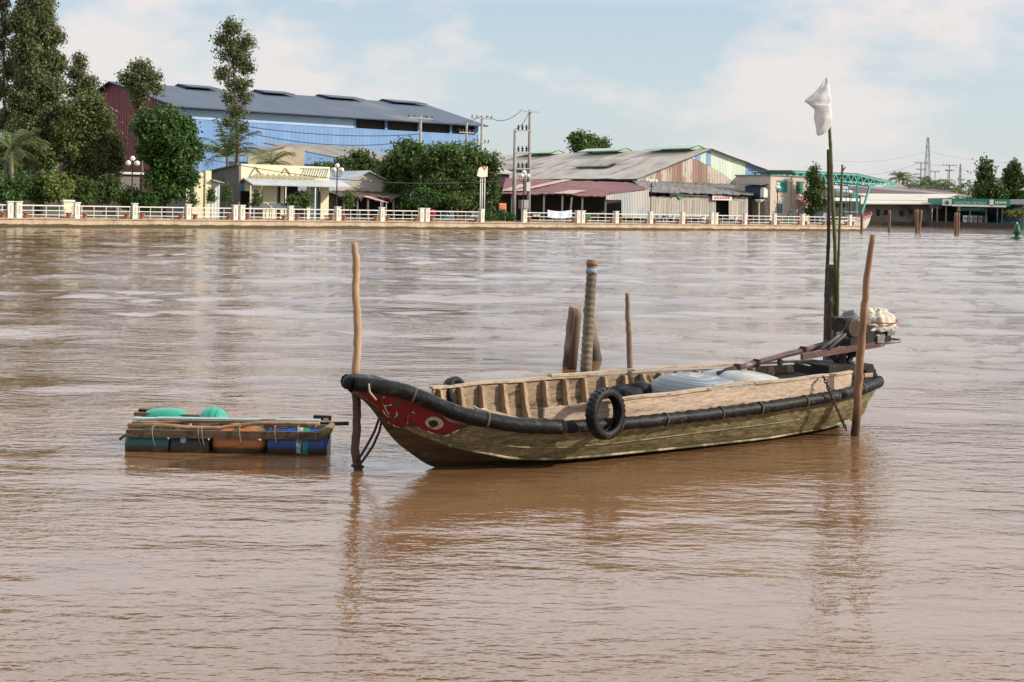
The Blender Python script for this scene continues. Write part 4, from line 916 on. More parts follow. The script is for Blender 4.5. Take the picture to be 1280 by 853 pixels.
# --- buildings on the farther shore (face the river, parallel to the picture)
def fbox(m, px0, px1, py0, py1, Y, d, lift=None):
    p, q = W(px0, py1, Y), W(px1, py0, Y); z0 = p.z if lift is None else lift
    m.hexa([(p.x, Y, z0), (q.x, Y, z0), (q.x, Y + d, z0), (p.x, Y + d, z0), (p.x, Y, q.z), (q.x, Y, q.z), (q.x, Y + d, q.z), (p.x, Y + d, q.z)]); return m
def FW(px, py, Y): return W(px, py, Y)
M['far_wall'] = mat('stained_grey_wall', (.30, .275, .25), (.19, .17, .15), .5, .9, spots=(.10, .09, .075), spot_scale=.35, spot_lo=.52, spot_hi=.72)
M['far_cream'] = mat('pale_fibre_roof', (.58, .54, .46), (.46, .42, .36), .4, .8, coords='bank')
M['maroon'] = panel_mat('maroon_and_grey_sheets', [(.14, .06, .06), (.16, .08, .075), (.10, .05, .05), (.26, .20, .19), (.13, .06, .06)], 3.0, 'object', groove=.03, gw=.5, hgt=90)
Y = 226
fh = empty('riverside_warehouse', (W(1120, 270, Y).x, Y + 8, ROAD), label='long low grey warehouse on the far shore under cream and maroon roofs', cat='warehouse')
m = MB(); fbox(m, 1082, 1165, 255.5, 281, Y, 8, -.4); wl_ = m.build('wall', M['far_wall'], fh)
for (x0, y0, x1, y1) in ((1104.5, 263, 1110, 269), (1124, 263.8, 1129.5, 270), (1095.5, 262, 1100, 270), (1136, 262, 1141, 268)):
    m = MB(); fbox(m, x0, x1, y0, y1, Y - .06, .05); m.build('window', M['dark_in'], fh)
m = MB(); m.slab([FW(1074, 255.8, Y - 2), FW(1166, 256, Y - 2), FW(1172, 252.3, Y + 4), FW(1074, 251.5, Y + 4)], (0, 0, 1), .15); m.build('lower_roof', M['far_cream'], fh)
m = MB(); m.slab([FW(1060, 251, Y + 4), FW(1172, 251.5, Y + 4), FW(1196, 244, Y + 14), FW(1060, 243, Y + 14)], (0, 0, 1), .15); m.build('upper_roof', M['far_cream'], fh)
m = MB(); m.slab([FW(1060, 243.4, Y + 14.5), FW(1163, 243.8, Y + 14.5), FW(1125, 235.5, Y + 30), FW(1060, 233, Y + 30)], (0, 0, 1), .15)
m.slab([FW(1164, 243.8, Y + 14.8), FW(1216, 247, Y + 14.8), FW(1180, 238.5, Y + 32), FW(1127, 235.5, Y + 32)], (0, 0, 1), .15); m.build('maroon_roof', M['maroon'], fh)
m = MB(); p = W(1165, 262, Y - 1)
fbox(m, 1163.5, 1178, 255.5, 261, Y - 2.5, 2.4); m.build('pinkish_hood', mat('faded_rose_tin', (.28, .20, .19), (.2, .14, .13), 1, .8), fh)
# white tent roof
root = empty('white_tent_roof', (W(1126, 240, 262).x, 262, ROAD), label='white pitched roof rising behind the maroon roofs', cat='roof')
m = MB(); Yt = 262; m.slab([FW(1096, 237, Yt), FW(1114, 229, Yt), FW(1122, 229, Yt), FW(1140, 237.5, Yt)], (0, 1, 0), 8); m.build('tent_cover', M['white'], root)
m = MB(); fbox(m, 1098, 1138, 237.2, 262, Yt + 1, 6, ROAD); m.build('wall', M['far_wall'], root)

# petrol station on the shore
st = empty('petrol_station', (W(1222, 270, Y).x, Y + 5, ROAD), label='petrol station on the far shore with green and white fascia signs', cat='petrol station')
M['pgreen'] = mat('petrol_green', (.02, .22, .16), (.015, .18, .13), 2, .5)
Ys = 219
m = MB(); fbox(m, 1178.5, 1263, 249.5, 256.5, Ys, 8); fs_ = m.build('fascia', M['pgreen'], st)
m = MB(); fbox(m, 1178.2, 1189.5, 249.2, 257.2, Ys - .06, .05); fbox(m, 1237, 1242, 249.8, 257.8, Ys - .06, .05); fbox(m, 1190, 1258, 257.1, 258.0, Ys - .06, .05); m.build('white_panel', M['white'], fs_)
m = MB(); p = W(1184.5, 253.2, Ys - .1); m.lathe(p, [(.01, 0), (.30, .0), (.30, .03), (.01, .03)], 14, axis=(0, -1, 0)); m.lathe(p, [(.01, .02), (.46, .02), (.46, .025), (.01, .025)], 4, axis=(0, -1, 0)); m.build('emblem', M['pgreen'], fs_)
text_part('SAIGON PETRO', W(1192.5, 255.3, Ys - .03), (1, 0, -.02), (0, 0, 1), .78, 'lettering', mat('pale_mint_letters', (.50, .68, .60), (.45, .6, .55), 2, .6), fs_)
m = MB()
for i in range(7): fbox(m, 1244 + i * 2.1, 1245.4 + i * 2.1, 252, 255, Ys - .05, .04)
m.build('small_lettering', M['white'], fs_)
m = MB(); fbox(m, 1197, 1232, 258.6, 264, Ys + 1.5, .2); f2 = m.build('second_sign', M['pgreen'], st)
m = MB(); fbox(m, 1197, 1200.5, 258.4, 264.2, Ys + 1.42, .06); m.build('white_panel', M['white'], f2)
m = MB()
for i in range(12): fbox(m, 1203 + i * 2.3, 1204.6 + i * 2.3, 260.6, 262, Ys + 1.44, .04)
m.build('small_lettering', mat('dull_letters', (.30, .45, .38), (.3, .4, .35), 2, .6), f2)
m = MB(); fbox(m, 1166, 1255, 258, 283, Ys + 7, .3, -.4); m.build('back_wall', M['dark_in'], st)
m = MB(); fbox(m, 1160, 1270, 279.3, 285, Ys - 1, 8, -.4); m.build('jetty_deck', mat('dark_wet_timber', (.05, .04, .035), (.03, .025, .02), 2, .8), st)
for px in (1171, 1182, 1196, 1212, 1232, 1246, 1252):
    m = MB(); fbox(m, px, px + 1.6, 257.5, 280, Ys + .8, .25, .4); m.build('column', M['far_wall'], st)
for px, c_, lab in ((1206, 'white', 'white fuel pump, left one of the pair under the second sign'), (1212.5, 'white', 'white fuel pump, right one of the pair under the second sign'), (1218.5, 'pb', 'pale blue fuel pump right of the white pair'), (1225, 'py', 'ochre fuel pump between the pale blue and the blue one'), (1231, 'bl', 'deep blue fuel pump at the right end of the row')):
    mm = {'white': M['white'], 'pb': mat('pale_blue_pump', (.25, .38, .45), None, 2, .6), 'py': mat('ochre_pump', (.35, .28, .12), None, 2, .6), 'bl': mat('blue_pump', (.05, .12, .35), None, 2, .6)}[c_]
    p = W(px, 279, Ys + 1.2); root = empty('fuel_pump', (p.x, Ys + 1.2, .55), label=lab, cat='fuel pump')
    m = MB(); m.box((p.x, Ys + 1.2, 1.15), (.62, .4, 1.2)); m.build('pump_body', mm, root)
    m = MB(); m.box((p.x, Ys + 1.2, 1.9), (.7, .45, .26)); m.build('pump_head', mm, root)
    m = MB(); m.box((p.x, Ys + .98, 1.5), (.4, .03, .25)); m.build('display', M['glass'], root)
# dark river house at right with blue and green hull
root = empty('floating_house', (W(1272, 270, 222).x, 222, 0), label='dark floating house behind the buoy with blue side and green hull', cat='houseboat')
m = MB(); fbox(m, 1250, 1300, 277.5, 287, 220, 6, -.3); m.build('hull', mat('green_hull', (.03, .15, .10), (.02, .1, .07), 1, .6), root)
m = MB(); fbox(m, 1254, 1300, 270, 277.4, 220.3, 5); m.build('side_panel', mat('blue_side', (.04, .10, .26), (.03, .07, .18), 1, .6), root)
m = MB(); fbox(m, 1256, 1300, 257, 269.8, 224, 5); m.build('cabin', M['dark_in'], root)
m = MB(); m.slab([FW(1254, 256.5, 222), FW(1300, 256, 222), FW(1300, 250, 228), FW(1262, 250.5, 228)], (0, 0, 1), .15); m.build('roof', mat('dull_slate', (.10, .11, .12), (.07, .07, .08), 1, .8), root)
tree('shrub', 'pale green shrub on the floating house deck', 'shrub', [(1270, 272), (1270, 268)], 0, [(1263, 268, 8, 2.4), (1274, 267, 9, 3)], 1500, .4, 'leaf_lime', 'bark', .05, along=219.6)
# parasol tip at the right edge
root = empty('green_parasol', (W(1279, 250, 200).x, 200, 0), label='pale green parasol cut by the right edge of the photo', cat='parasol')
m = MB(); p = W(1281, 236.5, 200); m.lathe((p.x, 200, 0), [(1.0, p.z - .25), (.5, p.z), (.05, p.z + .3)], 8); m.build('canopy', M['green_tin'], root)
m = MB(); m.beam((p.x, 200, -.5), (p.x, 200, p.z + .1), .08); m.build('pole', M['grey_metal'], root)

# far trees and palms
tree('far_tree', 'left one of the two dark pointed trees above the petrol station', 'tree', [(1233, 262), (1233, 230), (1232, 208)], 0,
     [(1232, 206, 6, 6), (1231, 214, 9, 7), (1236, 224, 9, 8), (1229, 230, 9, 7), (1240, 234, 10, 7), (1231, 240, 14, 8), (1246, 244, 11, 8), (1226, 244, 10, 6)], 6000, .75, 'leaf_dark', 'bark', .3, along=262, shell=.55)
tree('far_tree', 'right one of the two dark pointed trees, at the right edge', 'tree', [(1267, 262), (1267, 230), (1268, 210)], 0,
     [(1268, 208, 6, 6), (1266, 217, 10, 7), (1274, 224, 10, 8), (1263, 229, 9, 7), (1272, 238, 14, 9), (1260, 243, 11, 8), (1284, 236, 10, 10)], 6500, .75, 'leaf_dark', 'bark', .3, along=266, shell=.55)
for (px, py, L_, Yk, sd, lab) in ((1130, 226, 4.0, 300, 11, 'palm left of the tall lattice pylon'), (1124, 223, 3.0, 310, 12, 'small palm farthest left among the distant palms'), (1163, 231, 4.2, 300, 13, 'palm at the foot of the tall lattice pylon'), (1150, 233, 3.6, 305, 14, 'palm below the double crossarm pole'), (1182, 236, 3.4, 300, 15, 'low palm between the two distant crossarm poles'), (1195, 237, 3.2, 310, 16, 'low palm right of the second crossarm pole'), (1175, 234, 3.0, 315, 17, 'palm just right of the tall lattice pylon')):
    palm('palm_tree', lab, 0, (px, 262), (px, py), L_, 15, .2, along=Yk, seed=sd)
wood = MB(); bl = []
for i in range(60):
    px = random.uniform(1085, 1320); Yk = random.uniform(330, 380); p = W(px, random.uniform(239, 246), Yk); bl.append((p, Vector((6, 5, random.uniform(2.5, 4)))))
for i in range(50):
    px = random.uniform(-40, 260); Yk = random.uniform(230, 260); p = W(px, random.uniform(205, 240), Yk); bl.append((p, Vector((6, 5, random.uniform(3, 5)))))
leaf_cloud(wood, bl, 16000, 1.1, .6)
tag(wood.build('far_treeline', M['leaf_mid']), 'distant low line of green trees behind the roofs', 'treeline', kind='stuff')

# pylons, poles and cables
def lattice(px, py_top, w_px, Yk, label):
    p = W(px, py_top, Yk); x, zt = p.x, p.z; b = MB(); wb_ = w_px * Yk / F
    nl = 9; lv = [(ROAD + (zt - ROAD) * (1 - (1 - i / nl) ** 1.15), wb_ * (1 - .82 * i / nl)) for i in range(nl + 1)]
    th = .12
    for (z0, w0), (z1, w1) in zip(lv[:-1], lv[1:]):
        c0 = [(x + sx * w0 / 2, Yk + sy * w0 / 2, z0) for sx, sy in ((-1, -1), (1, -1), (1, 1), (-1, 1))]; c1 = [(x + sx * w1 / 2, Yk + sy * w1 / 2, z1) for sx, sy in ((-1, -1), (1, -1), (1, 1), (-1, 1))]
        for i in range(4): b.beam(c0[i], c1[i], th); b.beam(c0[i], c1[(i + 1) % 4], th * .6); b.beam(c0[(i + 1) % 4], c1[i], th * .6); b.beam(c1[i], c1[(i + 1) % 4], th * .6)
    tag(b.build('lattice_pylon', mat('galvanised_lattice', (.42, .43, .44), (.36, .37, .38), 2, .6)), label, 'pylon')
    return Vector((x, Yk, zt))
lattice(1160, 172, 10, 420, 'tall lattice pylon standing above the maroon roofs')
lattice(1200.5, 205, 5, 430, 'shorter lattice pylon right of the distant crossarm poles')
def crosspole(px, py_t, Yk, arms, label, r=.16, aw=1.6, D=None, base=None, lean=0):
    p = W(px, py_t, Yk) if D is None else WB(px, py_t, D); b_ = Vector((p.x + lean, p.y, ROAD - .1))
    root = empty('power_pole', (b_.x, b_.y, ROAD), label=label, cat='power pole')
    m = MB(); m.tube([b_, p], [r * 1.25, r * .8], 8); m.build('pole_shaft', M['pole_conc'], root)
    for (dz, w_) in arms:
        c = b_.lerp(p, 1 - dz / max(.1, (p.z - b_.z)))
        m = MB(); ax = ALONG if D else Vector((1, 0, 0))
        m.beam(c - ax * w_ - Vector((0, .12, 0)), c + ax * w_ - Vector((0, .12, 0)), .12, .14); am = m.build('crossarm', M['grey_metal'], root)
        for t in (-1, -.5, .5, 1):
            q = MB(); e = c + ax * w_ * t * .95 - Vector((0, .12, 0)); q.lathe(e, [(.05, .06), (.10, .12), (.05, .2), (.10, .26), (.04, .36)], 6); q.build('insulator', mat('brown_ceramic', (.14, .10, .09), (.1, .07, .06), 3, .3), am)
    return p
pa = crosspole(1151.5, 203, 330, [(.2, 1.6), (1.9, 1.2)], 'distant pole with two crossarms left of the lattice pylon', .22)
pb = crosspole(1187, 206, 330, [(.2, 1.8), (1.6, 1.2), (4, 1)], 'distant pole with three crossarms right of the lattice pylon', .22)
pc = crosspole(1169, 214, 330, [(.2, 1.2)], 'thin distant pole beside the lattice pylon', .14)
pd_ = crosspole(1185, 212, 340, [(.3, .8)], 'thin distant pole close behind the three-crossarm pole', .12)
q1 = crosspole(526, 144, 0, [(.35, 1.5), (4.3, 1.6)], 'pole with forked top and two crossarms in front of the blue warehouse', .16, D=114)
q2 = crosspole(602.5, 145, 0, [(.3, 1.4), (3.0, 1.0)], 'pole rising behind the broad tree, just right of the warehouse', .15, D=118)
q3 = crosspole(583.5, 153, 0, [(1.2, 1.0), (3.2, 2.0)], 'shorter pole behind the broad dark tree', .15, D=122)
# two-pole transformer frame
D = 104.2
fr = empty('transformer_frame', bw(A(654, D), D, ROAD), label='two-pole transformer frame with bars and insulators beside the red-roofed shed', cat='power pole')
t1, t2 = WB(662.5, 138, D), WB(643.8, 162, D)
for p in (t1, t2):
    m = MB(); m.tube([(p.x + .05, p.y, ROAD - .1), p], [.22, .14], 8); m.build('pole_shaft', M['pole_conc'], fr)
m = MB(); m.beam(WB(655, 139.5, D - .2), WB(674, 140.5, D - .2), .1, .12); m.build('crossarm', M['grey_metal'], fr)
for y_ in (163.5, 190.5, 211):
    m = MB(); m.beam(WB(642.5, y_, D - .2), WB(664.5, y_ + .3, D - .2), .1, .12); bar = m.build('crossarm', M['grey_metal'], fr)
    for x_ in (648, 653, 658):
        e = WB(x_, y_, D - .2); q = MB(); q.lathe(e, [(.05, .05), (.13, .15), (.07, .25), (.14, .35), (.07, .5), (.05, .62)], 7); q.build('insulator', mat('dark_ceramic', (.05, .04, .04), (.03, .03, .03), 3, .3), bar)
m = MB(); m.bbox(A(651, D), A(659.5, D), D - .2, D + .4, Zb(650, 261, D), Zb(650, 250, D)); m.build('meter_box', M['pole_conc'], fr)
m = MB(); m.bbox(A(656, D), A(660.5, D), D - .25, D + .3, Zb(657, 239, D), Zb(657, 228, D)); m.build('switch_box', mat('pale_grey_box', (.5, .52, .5), (.42, .44, .42), 2, .6), fr)
def cable(p, q, sag, name, label, r=.022, grp=None):
    p, q = Vector(p), Vector(q); pts = [p.lerp(q, t) - Vector((0, 0, sag * 4 * t * (1 - t))) for t in np.linspace(0, 1, 18)]
    b = MB(); b.tube(pts, r, 4); tag(b.build('power_cable', M['dark_metal']), label, 'cable', grp)
g1 = 'cables between the near power poles'
cable(t1 + Vector((-.8, 0, .05)), q2 + Vector((.6, 0, 0)), .8, 'c', 'slack cable from the transformer frame to the pole by the warehouse', .035)
cable(t1 + Vector((0, 0, .05)), t2 + Vector((0, 0, .1)), .5, 'c', 'short slack cable across the top of the transformer frame', .03)
cable(q2, q1, .9, 'c', 'cable across the end of the blue warehouse between two poles', .03)
cable(q1 + Vector((0, 0, -2)), W(300, 157, 116), .5, 'c', 'upper dark cable crossing the blue wall towards the slim tree', .04)
cable(q1 + Vector((0, 0, -2.6)), W(300, 164, 116), .9, 'c', 'lower dark cable crossing the blue wall towards the slim tree', .04)
cable(W(245, 196, 105), W(630, 226, 120), 1.0, 'c', 'long thin cable running above the shop parapet', .03)
for i, (pp, qq, s_, lab) in enumerate(((W(1040, 201, 330), W(1160, 189, 420), 1.5, 'topmost distant cable from the left to the tall lattice pylon'), (W(1160, 189, 420), W(1300, 203, 420), 1.5, 'topmost distant cable from the tall lattice pylon to the right edge'),
       (pa, pb, .5, 'distant cable between the two crossarm poles'), (pb, W(1290, 226, 330), 1.0, 'distant cable from the three-crossarm pole to the right edge'), (W(1060, 220, 330), pa, 1.0, 'distant cable from the left to the two-crossarm pole'), (W(1090, 222, 330), W(1240, 222, 330), 1.0, 'lowest distant cable above the maroon roofs'))):
    cable(pp, qq, s_, 'c', lab, .022)

# billboard on tall legs with a round red-edged sign
D = 103.6
bb = empty('tall_sign', bw(A(603, D), D, ROAD), label='old white sign board on tall white legs right of the broad tree', cat='sign')
for x_ in (600.3, 602.6, 605.6):
    m = MB(); m.tube([bw(A(x_, D), D, ROAD - .05), WB(x_ + .4, 222, D)], .065, 6); m.build('leg', M['white'], bb)
m = MB(); m.slab([WB(595.5, 220, D), WB(602, 222.5, D), WB(608.5, 221, D), WB(608.8, 208.2, D), WB(603, 207.8, D), WB(598, 210.5, D)], FRONT, .12)
bo = m.build('board', mat('peeling_white_board', (.74, .68, .56), (.66, .60, .50), 1.5, .7, coords='bank', spots=(.35, .26, .2), spot_scale=2.0, spot_lo=.6, spot_hi=.66), bb)
m = MB()
for p, q in (((602.5, 208), (608.8, 208.3)), ((601, 222.3), (608.4, 221.2)), ((603, 208), (606, 212)), ((608.6, 208), (606, 212))): m.beam(WB(*p, D - .14), WB(*q, D - .14), .04, .12, up=tuple(FRONT))
m.build('red_edge', mat('dull_red', (.48, .14, .09), (.4, .12, .08), 3, .6), bo)
# small orange sign
D = 103.4
os_ = empty('orange_sign', bw(A(628, D), D, ROAD), label='small orange and white sign on two legs in the railing gap', cat='sign')
m = MB(); m.slab([WB(624, 262, D), WB(633, 262.3, D), WB(633, 254.3, D), WB(624, 254, D)], -FRONT, .05); bo = m.build('board', mat('orange_board', (.62, .17, .06), (.55, .14, .05), 3, .6), os_)
m = MB()
for y_ in (256.2, 258.4, 260.4): m.beam(WB(625.3, y_, D - .04), WB(631.8, y_ + .2, D - .04), .02, .09, up=tuple(FRONT))
m.build('white_lettering', M['white'], bo)
for x_ in (624.6, 632.4):
    m = MB(); m.beam(bw(A(x_, D), D + .04, ROAD), WB(x_, 262, D + .04), .06); m.build('leg', M['white'], os_)
# cloths on the railing
def cloth(pts, D, m_, label, name='cloth', sag=.15):
    b = MB(); (x0, y0), (x1, y1) = pts; rows = []
    for i in range(6):
        t = i / 5
        rows.append([WB(x0 + (x1 - x0) * s, (y0 + (y1 - y0) * t) + (math.sin(s * math.pi) * sag * 12 * (1 - t * .3)), D + .05 * math.sin(s * 17 + t)) for s in np.linspace(0, 1, 14)])
    b.grid(rows, True); b.grid([[p - FRONT * .015 for p in r_] for r_ in rows], True)
    tag(b.build(name, m_), label, 'cloth')
cloth(((684.5, 262.5), (715, 272)), 101.15, mat('washed_white_blue_cloth', (.74, .76, .80), (.50, .56, .70), 2.2, .8, coords='bank'), 'white and blue cloth hung over the railing by the red-roofed shed')
cloth(((733, 268.2), (738.5, 272)), 101.13, mat('mint_cloth', (.12, .42, .18), None, 2, .8), 'small green cloth on the railing before the corrugated end wall', sag=.02)
cloth(((666, 268), (676, 271)), 101.13, mat('pink_cloth', (.60, .38, .34), (.5, .5, .45), 5, .8), 'small pink cloth over the railing beside the white sheet', sag=.02)
for px in (541.5, 541.5):
    pass
D = 101.9; c = WB(540.5, 266.5, D)
root = empty('red_drum_bag', (c.x, c.y, ROAD + .1), label='small bright red bag hanging at the railing left of the flat trees', cat='bag')
m = MB(); m.ball(c, .34, 10, (1, .7, .95)).crumple(.05, 4); m.build('bag_body', mat('red_bag', (.50, .03, .05), None, 3, .5), root)
m = MB(); m.tube([c + Vector((-.12, 0, .25)), c + Vector((0, 0, .5)), c + Vector((.12, 0, .25))], .02, 5); m.build('handle', M['black'], root)

# motorbikes behind the railing
def motorbike(px, D, yaw, mc, label):
    p = bw(A(px, D, 268), D, ROAD + .006)
    root = empty('motorbike', p, label=label, cat='motorbike')
    T = Matrix.Translation(p) @ Matrix.Rotation(yaw, 4, 'Z')
    g = lambda x, y, z: T @ Vector((x, y, z))
    for x in (-.6, .62):
        b = MB(); rr = 14; ring = [g(x + .27 * math.cos(2 * math.pi * i / rr), 0, .3 + .27 * math.sin(2 * math.pi * i / rr)) for i in range(rr + 1)]
        b.tube(ring, .05, 6, cap=False); w_ = b.build('wheel', M['black'], root)
        h_ = MB(); h_.lathe(g(x, -.04, .3), [(.19, 0), (.2, .03), (.05, .08)], 10, axis=T.to_3x3() @ Vector((0, 1, 0))); h_.build('rim', M['grey_metal'], w_)
    b = MB(); b.tube([g(-.75, 0, .75), g(-.3, 0, .62), g(.1, 0, .45), g(.38, 0, .55), g(.5, 0, .92)], [.09, .16, .15, .13, .08], 8); b.tube([g(.5, 0, .92), g(.6, 0, .55), g(.62, 0, .3)], [.06, .05, .04], 6); b.build('body', mc, root)
    b = MB(); b.tube([g(-.72, 0, .84), g(-.3, 0, .8), g(.05, 0, .76)], [.09, .12, .08], 8, squash=.7); b.build('saddle', M['black'], root)
    b = MB(); b.tube([g(.45, -.3, 1.02), g(.5, 0, .97), g(.45, .3, 1.02)], .02, 5); b.build('handlebar', M['grey_metal'], root)
    b = MB(); b.ball(g(.58, 0, .93), .09, 8); b.build('headlight', M['glass'], root)
    return root
cyan = mat('cyan_bodywork', (.08, .38, .50), (.06, .3, .4), 3, .3); whb = mat('white_bodywork', (.66, .66, .66), (.55, .55, .55), 3, .3); dkb = mat('dark_bodywork', (.05, .05, .055), None, 3, .3)
for px, yw, mc, lab in ((821, 1.0, cyan, 'cyan motorbike parked behind the railing by the lamp before the plank wall'), (832, .4, dkb, 'black motorbike between the cyan one and the pale blue one'), (842, .7, mat('pale_blue_bodywork', (.35, .55, .62), None, 3, .3), 'pale blue motorbike right of the black one'), (863, .9, whb, 'white motorbike left of the doorway in the plank wall'), (880, .5, whb, 'white motorbike nearest the dark doorway'), (906, 1.1, dkb, 'dark motorbike parked under the white signboard'), (920, .6, whb, 'white motorbike right of the dark doorway')):
    motorbike(px, 104.0 + (px % 3) * .3, BANK_ANG + yw, mc, lab)
# upturned dinghy-like white sheet
# person behind the railing
def person(px, D, shirt, pants, label, h=1.6, yaw=0.0):
    p = bw(A(px, D, 268), D, ROAD + .006)
    root = empty('person', p, label=label, cat='person'); T = Matrix.Translation(p) @ Matrix.Rotation(yaw, 4, 'Z'); s = h / 1.7
    g = lambda x, y, z: T @ Vector((x * s, y * s, z * s))
    skin = mat('skin', (.30, .17, .11), (.26, .15, .1), 3, .6)
    me = bpy.data.meshes.new('body')
    vs = [(0, 0, .92), (0, 0, 1.15), (0, 0, 1.36), (0, 0, 1.47), (0, -.01, 1.56), (0, 0, 1.66),
          (.10, 0, .88), (.11, -.03, .50), (.11, .02, .09), (.11, -.12, .04), (-.10, 0, .88), (-.12, .02, .50), (-.12, .06, .09), (-.12, -.08, .04),
          (.18, 0, 1.36), (.24, -.04, 1.10), (.16, -.24, 1.02), (.12, -.32, 1.03), (-.18, 0, 1.36), (-.25, .0, 1.10), (-.18, -.20, 1.02), (-.14, -.28, 1.03)]
    ed = [(0, 1), (1, 2), (2, 3), (3, 4), (4, 5), (0, 6), (6, 7), (7, 8), (8, 9), (0, 10), (10, 11), (11, 12), (12, 13), (2, 14), (14, 15), (15, 16), (16, 17), (2, 18), (18, 19), (19, 20), (20, 21)]
    rad = [.14, .13, .13, .055, .085, .06, .085, .06, .04, .035, .085, .06, .04, .035, .06, .045, .033, .03, .06, .045, .033, .03]
    me.from_pydata([tuple(Vector(v) * s) for v in vs], ed, [])
    o = bpy.data.objects.new('body', me); COL.objects.link(o)
    md = o.modifiers.new('s', 'SKIN'); o.modifiers.new('u', 'SUBSURF').levels = 1
    for i, r_ in enumerate(rad): me.skin_vertices[0].data[i].radius = (r_ * s, r_ * s)
    me.skin_vertices[0].data[0].use_root = True
    dg = bpy.context.evaluated_depsgraph_get(); dg.update(); m2 = bpy.data.meshes.new_from_object(o.evaluated_get(dg)); bpy.data.objects.remove(o)
    o = bpy.data.objects.new('body', m2); COL.objects.link(o); o.parent = root; o.rotation_euler = (0, 0, yaw); m2.materials.clear(); m2.materials.append(skin)
    for p_ in m2.polygons: p_.use_smooth = True
    b = MB(); b.tube([g(0, 0, .86), g(0, 0, 1.0), g(0, 0, 1.2), g(0, 0, 1.4), g(0, 0, 1.46)], [.17, .17, .175, .17, .07], 12, squash=.75)
    for sg, el in ((1, (.25, -.04, 1.12)), (-1, (-.26, 0, 1.12))): b.tube([g(sg * .12, 0, 1.38), g(sg * .2, 0, 1.32), g(*el)], [.075, .075, .06], 8)
    b.build('shirt', shirt, root)
    b = MB()
    for sg, kn, an in ((1, (.11, -.03, .5), (.11, .02, .12)), (-1, (-.12, .02, .5), (-.12, .06, .12))): b.tube([g(sg * .08, 0, .93), g(sg * .1, 0, .85), g(*kn), g(*an)], [.11, .11, .08, .07], 9)
    b.build('trousers', pants, root)
    b = MB(); b.ball(g(0, .015, 1.60), .112 * s, 12, (1, 1.05, .95)); b.build('hair', M['black'], root)
person(986.5, 102.7, mat('dark_green_shirt', (.03, .14, .10), None, 4, .8), mat('teal_trousers', (.10, .35, .33), None, 4, .8), 'person in dark green shirt at the railing before the beige house', yaw=BANK_ANG)
# parked car under canopy
def car(px, D, label, mc):
    p = bw(A(px, D, 268), D, ROAD + .006); root = empty('parked_car', p, label=label, cat='car'); yaw = BANK_ANG
    T = Matrix.Translation(p) @ Matrix.Rotation(yaw, 4, 'Z'); g = lambda x, y, z: T @ Vector((x, y, z))
    prof = [(-2.0, .35), (-2.05, .8), (-1.9, .98), (-1.35, 1.02), (-.9, 1.45), (.5, 1.47), (1.1, 1.0), (1.9, .88), (2.05, .6), (2.0, .3)]
    b = MB(); k = len(prof); L_ = [g(x, -.82 if z < 1.1 else -.65, z) for x, z in prof]; R_ = [g(x, .82 if z < 1.1 else .65, z) for x, z in prof]
    b.add(L_ + R_, [tuple(range(k)), tuple(reversed(range(k, 2 * k)))] + [(i, i + k, (i + 1) % k + k, (i + 1) % k) for i in range(k)]); b.build('body', mc, root)
    b = MB(); b.add([g(-.98, -.80, 1.06), g(-.72, -.69, 1.38), g(.42, -.69, 1.38), g(.82, -.80, 1.06)], [(0, 1, 2, 3)]); b.build('side_window', M['glass'], root)
    for x in (-1.25, 1.3):
        for y in (-.82, .64):
            b = MB(); b.lathe(g(x, y, .32), [(.32, 0), (.33, .03), (.33, .15), (.3, .18)], 14, axis=T.to_3x3() @ Vector((0, 1, 0))); w_ = b.build('wheel', M['black'], root)
            b = MB(); b.lathe(g(x, y - .01, .32), [(.18, 0), (.17, .02)], 10, axis=T.to_3x3() @ Vector((0, 1, 0))); b.build('rim', M['grey_metal'], w_)
car(1031, 106, 'dark blue car parked behind the railing near the bamboo poles', mat('navy_paint', (.02, .035, .07), None, 3, .3))

# wooden cargo boat moored at the end of the bank
cb = empty('cargo_boat', bw(A_END + 1.4, 105, 0), label='white wooden cargo boat with red prow moored at the end of the bank', cat='boat')
aB = A(1058, 103.5, 280); aT = A(1101, 103.5, 268)
def cbh(s, t, side):
    a_ = aB + (aT - aB) * s
    hw = 1.35 * (1 - s ** 3.5) ** .8 if s < 1 else 0.0
    zt_ = 1.15 + 1.15 * s ** 3; zk = -.3 + 1.7 * max(0, (s - .45) / .55) ** 2.6
    w_ = hw * (.45 + .55 * t ** .6)
    return bw(a_ - (1 - t) * .25 * s, 105 + side * w_, zk + (zt_ - zk) * t)
m = MB()
for sd in (-1, 1): m.grid([[cbh(s, t, sd) for t in np.linspace(0, 1, 8)] for s in np.linspace(0, 1, 24)])
m.grid([[cbh(s, .85, sd) for sd in (-1, 1)] for s in np.linspace(0, .97, 16)])
def hull_white():
    mm, n, l, b = nm('white_hull_red_bottom'); g = n.new('ShaderNodeNewGeometry'); s = n.new('ShaderNodeSeparateXYZ'); l.new(g.outputs['Position'], s.inputs[0])
    f = noise_n(n, l, g.outputs['Position'], 1.2, 6); ad = n.new('ShaderNodeMath'); ad.operation = 'MULTIPLY_ADD'; ad.inputs[1].default_value = .3; l.new(f, ad.inputs[0]); l.new(s.outputs[2], ad.inputs[2])
    c = ramp_n(n, l, ad.outputs[0], [(.38, (.20, .05, .035)), (.46, (.55, .50, .43))]); l.new(c, b.inputs['Base Color']); b.inputs['Roughness'].default_value = .7; return mm
m.build('hull', hull_white(), cb)
m = MB()
for sd in (-1, 1): m.tube([cbh(s, 1, sd) + Vector((0, 0, .03)) for s in np.linspace(.35, 1, 14)], [.05] * 8 + [.09] * 6, 6)
m.build('red_gunwale', mat('red_trim', (.50, .08, .05), (.40, .07, .05), 3, .6), cb)
